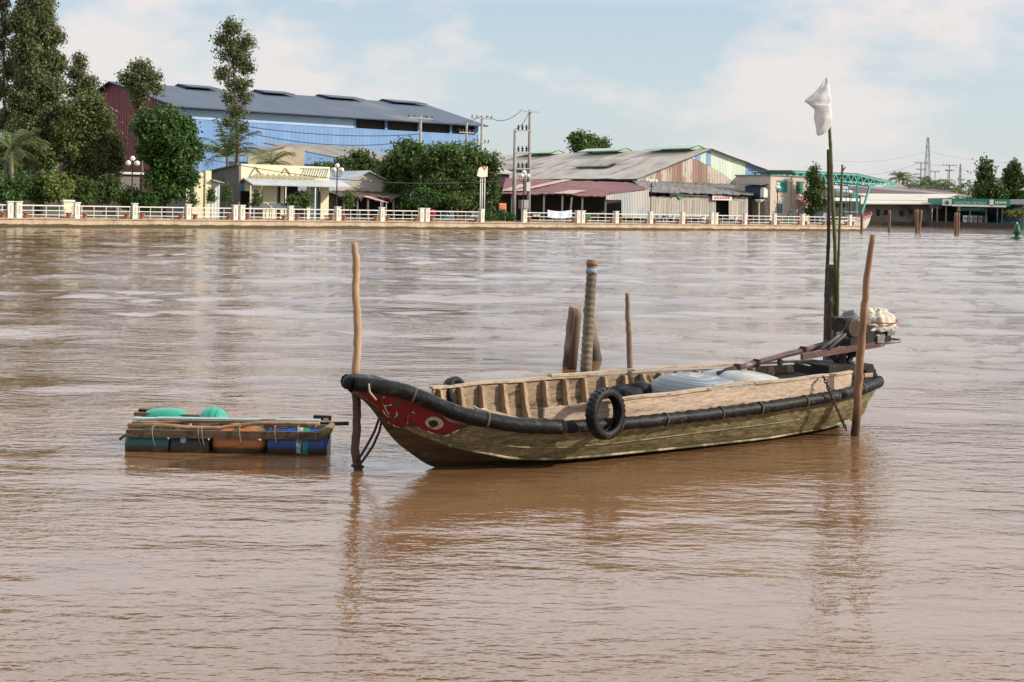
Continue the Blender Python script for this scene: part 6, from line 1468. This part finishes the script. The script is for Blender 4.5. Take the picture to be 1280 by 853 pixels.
# --- long-tail engine
M['rusty'] = mat('rusty_red_steel', (.13, .062, .052), (.06, .034, .03), 8, .6, spots=(.24, .19, .165), spot_scale=6)
M['steel'] = mat('scuffed_steel', (.24, .23, .22), (.12, .11, .11), 9, .5, metal=.3, spots=(.08, .06, .05), spot_scale=6)
eng = empty('long_tail_engine', bs(1066, 450, 0), label='long-tail diesel engine mounted on a pivot at the stern of the sampan', cat='boat engine')
def bt(pts, r, n=8, w=0, **k): return MB().tube([bs(x, y, w if len(q) < 1 else q[0]) for x, y, *q in pts], r, n, **k)
m = bt([(1042, 430, -.05), (985, 443, -.05), (930, 458, -.05), (897, 467, -.05)], [.034, .034, .03, .026]); m.build('propeller_tube', M['rusty'], eng)
m = bt([(1036, 427, -.08), (980, 441, -.1), (925, 456, -.12), (905, 462, -.12)], .012, 6); m.build('drive_rod', M['steel'], eng)
for x, y in ((922, 460), (946, 454), (1004, 438)): MB().box(bs(x, y, -.05), (.035, .09, .09), TH).build('clamp', M['black'], eng)
for w in (-.16, .14):
    m = MB(); m.beam(bs(1002, 446, w), bs(1104, 429.5, w), .04, .075); m.build('side_rail', M['rusty'] if w > 0 else M['steel'], eng)
m = bt([(1100, 430, .14), (1125, 427, .14), (1126, 425, 0), (1113, 423.5, -.16), (1104, 424, -.16)], .017); m.build('rear_handle', M['steel'], eng)
m = bt([(1027, 437, .12), (1050, 419, .12), (1072, 396, .12)], .020); m.build('lift_bar', M['steel'], eng)
m = bt([(1036, 437, .16), (1058, 417, .16), (1076, 397, .16)], .016); m.build('lift_bar', M['steel'], eng)
M['engine'] = mat('oily_engine_iron', (.030, .024, .021), (.010, .009, .008), 9, .5, .004, spots=(.16, .07, .05), spot_scale=5, spot_lo=.56, spot_hi=.64, metal=.2)
m = MB(); c = bs(1078, 417, 0)
m.box(c, (.42, .30, .22), TH); m.box(bs(1060, 422, 0), (.20, .26, .22), TH); m.box(bs(1096, 424, 0), (.22, .26, .10), TH); m.box(bs(1052, 405, 0), (.14, .2, .16), TH)
eb = m.build('engine_block', M['engine'], eng)
m = MB(); m.lathe(bs(1063, 410, .13), [(.02, 0), (.11, .0), (.12, .02), (.12, .06), (.10, .07)], 18, axis=BQ); m.build('flywheel', mat('dull_flywheel', (.07, .05, .04), (.03, .022, .018), 6, .6, metal=.3), eb)
m = MB(); m.lathe(bs(1047, 420, .10), [(.03, 0), (.05, .02), (.05, .2)], 12, axis=BD); m.build('cylinder_housing', M['steel'], eb)
m = MB(); m.box(bs(1083, 402, .13), (.10, .05, .05), TH); m.build('exhaust_block', M['steel'], eb)
m = MB(); m.lathe(bs(1092, 421, .12), [(.035, 0), (.045, .02), (.045, .16)], 12, axis=BD); m.build('cylinder_housing', M['steel'], eb)
m = MB(); m.box(bs(1108, 416, .05), (.14, .16, .06), TH); m.box(bs(1099, 424, .15), (.12, .06, .09), TH); m.build('fuel_box', M['steel'], eb)
m = MB(); m.beam(bs(1052, 437, 0), bs(1052, 455, 0), .10, .10); m.beam(bs(1068, 437, .06), bs(1060, 453, .06), .05, .05); m.beam(bs(1036, 440, -.06), bs(1048, 454, -.02), .05, .05); m.lathe(bs(1056, 440, -.1), [(.05, 0), (.05, .24)], 12, axis=BQ); m.build('pivot_mount', M['engine'], eng)
m = bt([(975, 451, .0), (992, 453, .0), (1010, 457, .05), (1030, 463, .05), (1041, 463, .05)], .012, 6); m.build('tiller_rod', M['steel'], eng)
m = MB(); m.box(bs(975, 453, 0), (.04, .05, .07), TH); m.box(bs(1041, 461, .05), (.03, .03, .08), TH); m.build('rod_bracket', M['black'], eng)
# covers over the engine
def cover(c, rad, seed, sq, amp, zcut, label, mm, name='engine_cover'):
    b = MB(); rows = []; NA, NE = 72, 26
    for i in range(NE + 1):
        t = i / NE; r_ = []
        for j in range(NA + 1):
            a_ = 2 * math.pi * j / NA
            th = min(t * 2.1, math.pi / 2) if t < .62 else math.pi / 2
            flare = 1 + max(0, t - .55) * .45
            p = Vector((math.cos(a_) * rad[0] * math.sin(th) ** .7 * flare, math.sin(a_) * rad[1] * math.sin(th) ** .7 * flare, rad[2] * (math.cos(th) ** .8 if th < math.pi / 2 else 0) - max(0, t - .55) * zcut * (1 + .25 * math.sin(a_ * 3 + seed))))
            q = BD * p.x + BQ * p.y + Vector((0, 0, p.z)); P_ = Vector(c) + q
            nz = mnoise.noise(P_ * 9 + Vector((seed, 0, 0))); n2 = abs(mnoise.noise(P_ * 17 + Vector((seed, 3, 0))))
            pl_ = .5 * math.sin(a_ * 13 + seed + 3 * nz) * min(1, t * 1.3)
            n3 = abs(mnoise.noise(P_ * 6 + Vector((7, seed, 0)))); r_.append(P_ + q.normalized() * (nz * amp * 1.3 + pl_ * amp * .12 - n2 * amp * 1.3 - n3 * amp * 1.2))
        rows.append(r_)
    b.grid(rows, True); o = b.build(name, mm)
    tag(o, label, 'cover'); return o
cv = cover(bs(1094, 400, 0), (.27, .21, .155), 2, 1, .045, .26, 'crumpled cream tarpaulin tied over the engine with a red strap', mat('cream_tarpaulin', (.60, .55, .45), (.42, .38, .30), 5, .6, .008, spots=(.36, .33, .27), spot_scale=3.5, spot_lo=.60, spot_hi=.72, coords='boat'))
cover(bs(1063, 402, -.05), (.11, .15, .15), 5, 1, .03, .16, 'small grey cloth cover at the front of the engine', mat('grey_cloth_cover', (.30, .31, .33), (.18, .19, .2), 6, .7, .006))
m = MB(); c = bs(1095, 401, 0) - Vector((0, 0, .005)); m.tube([c + BD * .285 * math.cos(a_) + BQ * .245 * math.sin(a_) + Vector((0, 0, .01 * math.sin(3 * a_))) for a_ in np.linspace(0, 2 * math.pi, 40)], .009, 6, cap=False)
m.build('red_strap', mat('red_strap_webbing', (.34, .08, .05), (.25, .06, .04), 12, .7), cv)

# --- chain at the stern
def chain(pts, name, label, mm, L_=.055, r_=.008):
    pts = [Vector(p) for p in pts]; b = MB(); d = 0; cum = [0]
    for p, q in zip(pts[:-1], pts[1:]): cum.append(cum[-1] + (q - p).length)
    n = int(cum[-1] / (L_ * .72)); 
    for i in range(n):
        x = (i + .5) * L_ * .72; k = max(j for j in range(len(cum)) if cum[j] <= x); k = min(k, len(pts) - 2); t = (x - cum[k]) / (cum[k + 1] - cum[k]); c = pts[k].lerp(pts[k + 1], t); dr = (pts[k + 1] - pts[k]).normalized()
        sd = dr.cross(Vector((0, 1, 0))).normalized(); 
        if i % 2: sd = dr.cross(sd)
        b.tube([c + dr * L_ * .5 * math.cos(a_) + sd * L_ * .3 * math.sin(a_) for a_ in np.linspace(0, 2 * math.pi, 9)], r_, 5, cap=False)
    return tag(b.build('chain', mm), label, 'chain')
chain([bs(1029, 471, .74), bs(1031, 474, .80), bs(1040, 497, .84), bs(1049, 517, .82), bs(1058, 538, .80)], 'chain', 'rusty chain hanging from the stern rail of the sampan into the water', mat('rusty_chain', (.10, .06, .045), (.05, .03, .025), 10, .7))

# --- poles round the boat
def pole_mat(name, c1, c2, lowermost, hgt=0.0):
    m, n, l, b = nm(name); v, raw = vec_node(n, l, 'object', (3, 3, .5))
    f = noise_n(n, l, v, 4, 7, .6); c = ramp_n(n, l, f, [(.3, c2), (.7, c1)])
    g = n.new('ShaderNodeNewGeometry'); s = n.new('ShaderNodeSeparateXYZ'); l.new(g.outputs['Position'], s.inputs[0])
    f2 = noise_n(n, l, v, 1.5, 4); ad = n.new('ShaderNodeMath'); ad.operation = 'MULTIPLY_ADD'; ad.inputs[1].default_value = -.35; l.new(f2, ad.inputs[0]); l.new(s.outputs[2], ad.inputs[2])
    c = mix_n(n, l, ramp_n(n, l, ad.outputs[0], [(hgt, (1, 1, 1)), (hgt + .2, (0, 0, 0))]), c, lowermost)  # colour turns dark brown below hgt, with an uneven edge
    l.new(c, b.inputs['Base Color']); b.inputs['Roughness'].default_value = .75; bump_n(n, l, f, .006, 1, b); return m
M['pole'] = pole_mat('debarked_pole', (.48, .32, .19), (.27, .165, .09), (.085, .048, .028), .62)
M['pole2'] = pole_mat('orange_pole', (.36, .20, .11), (.15, .08, .042), (.09, .048, .028))
M['log'] = pole_mat('old_log', (.30, .20, .14), (.10, .065, .045), (.06, .04, .028))
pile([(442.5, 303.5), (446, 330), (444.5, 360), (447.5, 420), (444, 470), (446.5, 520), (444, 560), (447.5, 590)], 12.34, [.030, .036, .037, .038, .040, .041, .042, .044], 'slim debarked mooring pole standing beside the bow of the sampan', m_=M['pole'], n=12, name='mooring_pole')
pile([(1091.5, 293.5), (1084, 345), (1081, 380), (1076.5, 430), (1073, 480), (1069.5, 541)], 14.6, [.031, .035, .040, .045, .047, .050], 'reddish mooring pole leaning beside the stern of the sampan', m_=M['pole2'], n=12, name='mooring_pole', Ys=[14.25, 14.35, 14.42, 14.52, 14.6, 14.75])
pile([(784, 366.5), (785, 392), (786, 420), (787.5, 468)], 16.9, [.030, .034, .036, .040], 'thin short pole standing behind the middle of the sampan', m_=M['log'], n=10, name='mooring_pole')
pile([(718.5, 384), (714, 425), (711, 458.5)], 4160 / 203, [.10, .105, .11], 'thick dark log left of the ridged pole', m_=M['log'], n=10, name='mooring_log')
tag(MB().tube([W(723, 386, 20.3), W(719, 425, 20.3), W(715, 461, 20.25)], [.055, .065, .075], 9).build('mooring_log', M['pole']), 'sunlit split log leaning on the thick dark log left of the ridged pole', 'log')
pile([(734, 385), (740, 412), (744, 449)], 4160 / 193.5, [.08, .10, .12], 'short slanted log half hidden behind the ridged pole', m_=M['log'], n=10, name='mooring_log')
# ridged pole with coloured bands on top
P0, P1 = W(740.3, 325, 18), W(730.5, 487, 18); P2 = P1 + (P1 - P0).normalized() * .7
rp = empty('ridged_pole', (P1.x, P1.y, 0), label='tall ridged pole with paint bands on top behind the sampan', cat='mooring pile')
b = MB(); pts = []; rr = []
NN = 150
for i in range(NN + 1):
    t = i / NN; pts.append(P0.lerp(P2, t)); rr.append((.066 + .016 * t) * (1 + (.09 if (i % 5) in (0, 1) else -.02)))
b.tube(pts, rr, 16, jit=.02); b.build('ridged_sleeve', mat('dirty_ribbed_sleeve', (.22, .18, .13), (.11, .085, .06), 5, .7, .004, spots=(.36, .32, .27), spot_scale=5, spot_lo=.58, spot_hi=.68), rp)
b = MB(); dr = (P1 - P0).normalized(); sd = Vector((.070, -.015, 0)); b.tube([P0 + sd + dr * .1, P0.lerp(P2, .5) + sd * 1.05, P2 + sd * 1.15], .009, 6, jit=.2); b.build('seam_cord', M['pole_conc'], rp)
for y0, y1, mm, nm_ in ((326.5, 332.5, mat('faded_red_band', (.30, .12, .08), (.2, .14, .1), 14, .6), 'red_band'), (335.5, 342.5, mat('blue_white_band', (.34, .38, .46), (.14, .18, .30), 16, .6), 'blue_band')):
    a_ = P0.lerp(P1, (y0 - 325) / 162); c_ = P0.lerp(P1, (y1 - 325) / 162); MB().tube([a_, c_], .079, 16).build(nm_, mm, rp)
# bamboo poles and post behind the stern
M['bamboo'] = mat('green_brown_bamboo', (.10, .115, .03), (.06, .055, .022), 3, .5, .002, (1, 1, .3), spots=(.17, .13, .06), spot_scale=2.5)
M['bamboo_dk'] = mat('dark_bamboo', (.045, .045, .02), (.03, .025, .015), 3, .5, .002, (1, 1, .3))
def bamboo(pts, Y, r0, r1, label, mm, twig=None):
    P = [W(x, y, Y) for x, y in pts]; P.append(P[-1] + (P[-1] - P[-2]).normalized() * 1.0)
    Q, RR = [], []; tot = len(P) - 1
    for i in range(tot):
        k = max(3, int((P[i + 1] - P[i]).length / .045))
        for j in range(k):
            t = j / k; Q.append(P[i].lerp(P[i + 1], t)); g_ = (i + t) / tot; RR.append(r0 + (r1 - r0) * g_)
    d = 0
    for i in range(1, len(Q)):
        d += (Q[i] - Q[i - 1]).length
        if d > .28: RR[i] *= 1.22; d = 0
    b = MB(); b.tube(Q, RR, 9)
    if twig: b.tube([W(*t, Y) for t in twig], [.014, .008], 5)
    return tag(b.build('bamboo_pole', mm), label, 'bamboo pole')
bamboo([(1036.3, 152), (1038.5, 190), (1040, 240), (1043.5, 300), (1045, 360), (1046, 430), (1045, 500)], 16.85, .020, .030, 'tallest bamboo pole, the one carrying the white sack', M['bamboo'])
bamboo([(1035.2, 187), (1036, 240), (1035.6, 300), (1033, 360), (1031.5, 430), (1030, 500)], 16.9, .020, .030, 'dark bamboo pole just left of the one with the white sack', M['bamboo_dk'])
bamboo([(1053, 206), (1052, 230), (1049.5, 280), (1047.5, 340), (1047, 430), (1047, 500)], 16.75, .014, .022, 'shortest bamboo pole with a forked tip, rightmost of the three', M['bamboo'], [(1052.6, 214), (1057, 209)])
pile([(1039, 331), (1038.5, 360), (1037, 400), (1037, 440), (1036, 500)], 16.8, [.045, .055, .068, .072, .075], 'thick dark mossy post lashed between the bamboo poles', m_=mat('mossy_bark_post', (.09, .075, .055), (.035, .03, .022), 6, .9, .01, spots=(.16, .15, .13), spot_scale=6), n=12, name='mooring_post')
# white sack on the pole
Yf = 16.8; sc_f = 1 / 3.875
lev = [(65, 203, 208), (78, 195, 213), (92, 186, 217), (106, 176, 220), (120, 165, 222), (134, 152, 224), (148, 137, 226), (160, 122, 229), (170, 109, 230), (179, 99, 228), (186, 101, 227), (196, 116, 226), (208, 132, 225), (220, 146, 226), (235, 148, 230), (250, 147, 234), (265, 146, 235), (280, 147, 232), (295, 149, 227), (308, 151, 220), (320, 154, 212), (332, 157, 200), (341, 160, 186), (348, 164, 172)]
b = MB(); rows = []
lev2 = []
for (y0, l0, r0), (y1, l1, r1) in zip(lev[:-1], lev[1:]):
    for k in range(3): t = k / 3; lev2.append((y0 + (y1 - y0) * t, l0 + (l1 - l0) * t, r0 + (r1 - r0) * t))
lev2.append(lev[-1])
for y, l_, r_ in lev2:
    py = 80 + y * sc_f; cx = 980 + (l_ + r_) / 2 * sc_f; hw = (r_ - l_) / 2 * sc_f
    th = min(.36 * hw, 4.5) * (0.8 if y < 200 else 1.15)
    c = W(cx, py, Yf); row = []
    for j in range(33):
        a_ = 2 * math.pi * j / 32; x = hw * Yf / F * math.cos(a_); yy = th * Yf / F * math.sin(a_)
        fold = .010 * math.sin(a_ * 3 + y * .045 + 2.2 * mnoise.noise(c * 3)) + .022 * mnoise.noise((c + Vector((x, yy, 0))) * 8) 
        row.append(c + Vector((x, yy, 0)) + Vector((math.cos(a_) * .4, math.sin(a_), 0)) * fold * min(1, hw / 4))
    rows.append(row)
b.grid(rows, True)
def sack_mat():
    m, n, l, bs_ = nm('white_woven_sack'); bs_.inputs['Base Color'].default_value = (.80, .78, .77, 1); bs_.inputs['Roughness'].default_value = .6
    v, raw = vec_node(n, l, 'object'); f = noise_n(n, l, v, 14, 4); bump_n(n, l, f, .008, 1, bs_)
    t = n.new('ShaderNodeBsdfTranslucent'); t.inputs[0].default_value = (.75, .73, .70, 1); mx = n.new('ShaderNodeMixShader'); mx.inputs[0].default_value = .25
    l.new(bs_.outputs[0], mx.inputs[1]); l.new(t.outputs[0], mx.inputs[2]); l.new(mx.outputs[0], n['Material Output'].inputs[0]); return m
tag(b.build('white_sack', sack_mat()), 'white plastic sack tied like a flag on top of the tallest bamboo pole', 'sack')
# ropes at the bow
rope = mat('black_wet_rope', (.035, .03, .028), None, 30, .8)
for pts, lab in (([(475, 520, 12.2), (468, 540, 12.2), (460, 555, 12.25), (451, 570, 12.28), (446, 578, 12.28)], 'left black mooring rope from the bow to the foot of the slim pole'),
                 ([(478, 522, 12.2), (474, 540, 12.18), (466, 558, 12.22), (458, 570, 12.26), (449, 582, 12.27)], 'right black mooring rope from the bow to the foot of the slim pole')):
    tag(MB().tube([W(*p) for p in pts], .013, 7).build('mooring_rope', rope), lab, 'rope')
tag(torus(W(447, 583, 12.34), .052, .014, (0.1, .1, 1), 16, 6).build('rope_coil', rope), 'wet black rope coil round the foot of the slim pole', 'rope')
m = MB(); m.tube([bs(470, 500, .22), bs(462, 490, .23), bs(461, 481, .2), bs(464, 476, .1), bs(470, 475, 0), bs(477, 477, -.1)], .010, 7)
tag(m.build('bow_rope', mat('pale_rope', (.42, .34, .25), None, 30, .9)), 'thin pale rope looped over the black bow', 'rope')
m = MB(); m.tube([W(473 + i * 1.6, 508 + i * 4, 12.1) for i in range(4)], .016, 7).crumple(.01, 9); m.build('x', M['pole']) if False else None

# ================================================================== drum raft
RY0, RY1 = 12.98, 13.92
raft = empty('drum_raft', (W(287, 560, 13.4).x, 13.4, 0), label='small floating raft of coloured plastic drums lashed under poles and boards', cat='raft')
def X(px, Y): return ray(px, 545)[0] * Y
def drum(x0, x1, y, z, r, mm, name='drum', rounded=False, bands=True):
    b = MB(); L_ = x1 - x0
    if rounded: pr = [(.02, 0), (r * .55, .012), (r * .82, .05), (r * .97, .12), (r, .2), (r, L_ - .2), (r * .97, L_ - .12), (r * .82, L_ - .05), (r * .55, L_ - .012), (.02, L_)]
    else: pr = [(.02, .012), (r * .86, .012), (r * .88, 0), (r * .93, .0), (r, .03), (r, L_ * .3), (r * 1.025, L_ * .32), (r * 1.025, L_ * .35), (r, L_ * .37), (r, L_ * .63), (r * 1.025, L_ * .65), (r * 1.025, L_ * .68), (r, L_ * .7), (r, L_ - .03), (r * .93, L_), (.02, L_ - .01)]
    b.lathe((x0, y, z), pr, 26, axis=(1, 0, 0)); return b.build(name, mm, raft)
def dmat(name, c): 
    m, n, l, b = nm(name); v, raw = vec_node(n, l, 'object'); g = n.new('ShaderNodeNewGeometry'); s = n.new('ShaderNodeSeparateXYZ'); l.new(g.outputs['Position'], s.inputs[0])
    f = noise_n(n, l, v, 5, 6); cc = ramp_n(n, l, f, [(.3, tuple(x * .75 for x in c)), (.7, c)])
    ad = n.new('ShaderNodeMath'); ad.operation = 'MULTIPLY_ADD'; ad.inputs[1].default_value = -.10; l.new(f, ad.inputs[0]); l.new(s.outputs[2], ad.inputs[2])
    cc = mix_n(n, l, ramp_n(n, l, ad.outputs[0], [(.0, (1, 1, 1)), (.035, (0, 0, 0))]), cc, (.045, .03, .014))
    l.new(cc, b.inputs['Base Color']); b.inputs['Roughness'].default_value = .4; return m
teal = dmat('teal_drum', (.012, .115, .10)); grn = dmat('bright_green_drum', (.02, .33, .22)); blk = dmat('black_drum', (.012, .018, .018)); org = dmat('orange_float', (.50, .15, .03)); blu = dmat('blue_drum', (.012, .055, .25))
yf = RY0 + .17
drum(X(162, yf), X(216, yf), yf, .055, .170, teal); bkd = drum(X(217.5, yf), X(266, yf), yf, .05, .168, blk); drum(X(266.5, yf), X(336, yf), yf, .075, .18, org, rounded=True); bd_ = drum(X(338, yf), X(411, yf), yf, .085, .185, blu)
MB().lathe((X(234, yf), yf - .155, .125), [(.01, 0), (.03, 0), (.031, .012), (.01, .014)], 14, axis=(0, -1, 0)).build('pale_disc_mark', mat('pale_teal_disc', (.35, .50, .48), None, 9, .6), bkd)
def patch(cx, w_, a0_, a1_, mm, y, z, r): 
    b = MB(); b.grid([[Vector((cx + w_ * u, y - (r + .003) * math.cos(t), z + (r + .003) * math.sin(t))) + Vector((.012 * mnoise.noise(Vector((u * 3, t * 5, 1))), 0, 0)) for u in np.linspace(-.5, .5, 7)] for t in np.linspace(a0_, a1_, 12)]); return b
patch(X(377, yf), .05, -.35, 1.25, None, yf, .085, .189).build('white_wrapper', mat('white_printed_wrapper', (.60, .60, .52), (.10, .16, .30), 16, .6, spots=(.55, .50, .36), spot_scale=14), bd_)
patch(X(385, yf), .06, -.4, 1.2, None, yf, .085, .188).build('green_wrapper', mat('green_printed_wrapper', (.02, .26, .13), (.03, .16, .10), 12, .5, spots=(.06, .12, .35), spot_scale=10, spot_lo=.6, spot_hi=.66), bd_)
# back row
yb = RY1 - .15
drum(X(178, yb) , X(236, yb), yb, .17, .15, grn, rounded=True); drum(X(300, yb), X(352, yb), yb, .03, .165, teal); drum(X(356, yb), X(404, yb), yb, .04, .17, blu)
b = MB(); c = Vector((X(266, 13.75), 13.75, .17)); b.ball(c, .175, 22, (1.0, 1.0, 1.0))
for t in (-.06, .0, .06): b.tube([c + Vector((t, -math.cos(a_) * (.176 ** 2 - t * t) ** .5, math.sin(a_) * (.176 ** 2 - t * t) ** .5)) for a_ in np.linspace(.2, 2.6, 12)], .006, 5)
b.build('round_green_float', grn, raft)
ym = (RY0 + RY1) / 2
drum(X(170, ym), X(222, ym), ym, .09, .15, grn, rounded=True); drum(X(236, ym), X(300, ym), ym, .07, .15, teal, rounded=True)
# frame
M['rwood'] = wood('raft_timber', (.17, .115, .065), (.08, .052, .032), (.04, .028, .02), (2, 10, 10), coords='object')
M['rpole'] = wood('raft_bare_pole', (.46, .27, .15), (.30, .17, .09), (.2, .11, .06), (2, 10, 10), coords='object')
def rb(x0, y0_, x1, y1_, Ya, Yb_, w_, h_, mm, name='beam'):
    MB().beam(W(x0, y0_, Ya), W(x1, y1_, Yb_), w_, h_).build(name, mm, raft)
rb(158, 541.5, 400, 545, RY0 - .02, RY0 - .02, .035, .074, M['rwood'])
b = MB(); b.tube([W(398, 545, RY0 + .02), W(408, 540, RY0 + .05), W(416, 531, RY0 + .15)], [.05, .055, .03], 8, jit=.1); b.build('beam', wood('mossy_timber', (.28, .22, .11), (.14, .10, .05), None, (2, 10, 10), coords='object'), raft)
b = MB(); b.tube([W(x, y, RY0 + .12) for x, y in ((160, 532), (200, 532), (240, 535), (275, 535.5), (300, 532), (320, 529.5), (360, 529), (400, 530))], [.022, .026, .024, .024, .022, .021, .02, .018], 9, jit=.06); b.build('bent_pole', M['rpole'], raft)
rb(200, 526.5, 395, 529.5, 13.25, 13.25, .06, .03, M['rwood']); rb(168, 517.5, 255, 521.5, 13.7, 13.7, .05, .035, M['rwood'])
rb(196, 523, 400, 526, 13.42, 13.42, .11, .02, mat('bluish_board', (.34, .42, .40), (.22, .27, .26), 4, .8, .002, (2, 10, 10)), 'board')
rb(168, 523.5, 260, 524, 13.55, 13.5, .09, .02, mat('pale_blue_board', (.40, .47, .45), None, 4, .8), 'board')
rb(375, 530.5, 436, 529.5, 13.35, 13.35, .035, .035, M['tar']); rb(392, 522, 414, 523, 13.85, 13.85, .05, .05, M['tar']); rb(352, 524, 400, 527, 13.75, 13.75, .05, .03, M['rwood']); rb(174, 514, 186, 515, 13.9, 13.9, .06, .05, M['tar'])
for x0, x1 in ((162, 178), (222, 232), (296, 304), (345, 352), (404, 408)):
    MB().beam(W(x0, 539, RY0 + .03) , W(x1, 523.5, RY1 - .05), .05, .03).build('cross_beam', M['rwood'], raft)
MB().tube([W(163, 540, RY0 + .05), W(150, 549, RY0 - .1)], .014, 6).build('strut', M['tar'], raft)
MB().tube([W(414, 533, RY0 + .1), W(408, 556, RY0 + .15)], .014, 6).build('strut', M['tar'], raft)
rnd_ = random.Random(4)
for (x0, y0_, x1, y1_, Ya, Yb_, r_, mm) in ((165, 529, 262, 527, 13.2, 13.25, .013, M['rpole']), (240, 531.5, 345, 525, 13.15, 13.4, .012, M['rwood']), (185, 525.5, 300, 530, 13.5, 13.2, .011, M['rpole']), (330, 533, 418, 533.5, 13.08, 13.1, .013, M['rwood'])):
    P_ = [W(x0 + (x1 - x0) * t, y0_ + (y1_ - y0_) * t + rnd_.uniform(-.9, .9), Ya + (Yb_ - Ya) * t) for t in np.linspace(0, 1, 7)]
    MB().tube(P_, [r_ * rnd_.uniform(.8, 1.15) for _ in P_], 7, jit=.08).build('thin_pole', mm, raft)
cord = mat('frayed_cord', (.30, .26, .20), (.16, .13, .1), 20, .9)
for x in (190, 247.5, 252, 299, 343, 372, 394):
    y = RY0 - .055; p = W(x, 538, y); b = MB()
    b.tube([p + Vector((0, .08, .03)), p + Vector((0, .0, .03)), p + Vector((.004, -.004, -.04)), p + Vector((.01, .012, -.10)), p + Vector((.02, .05, -.17))], .006, 5); b.build('lashing', cord, raft)
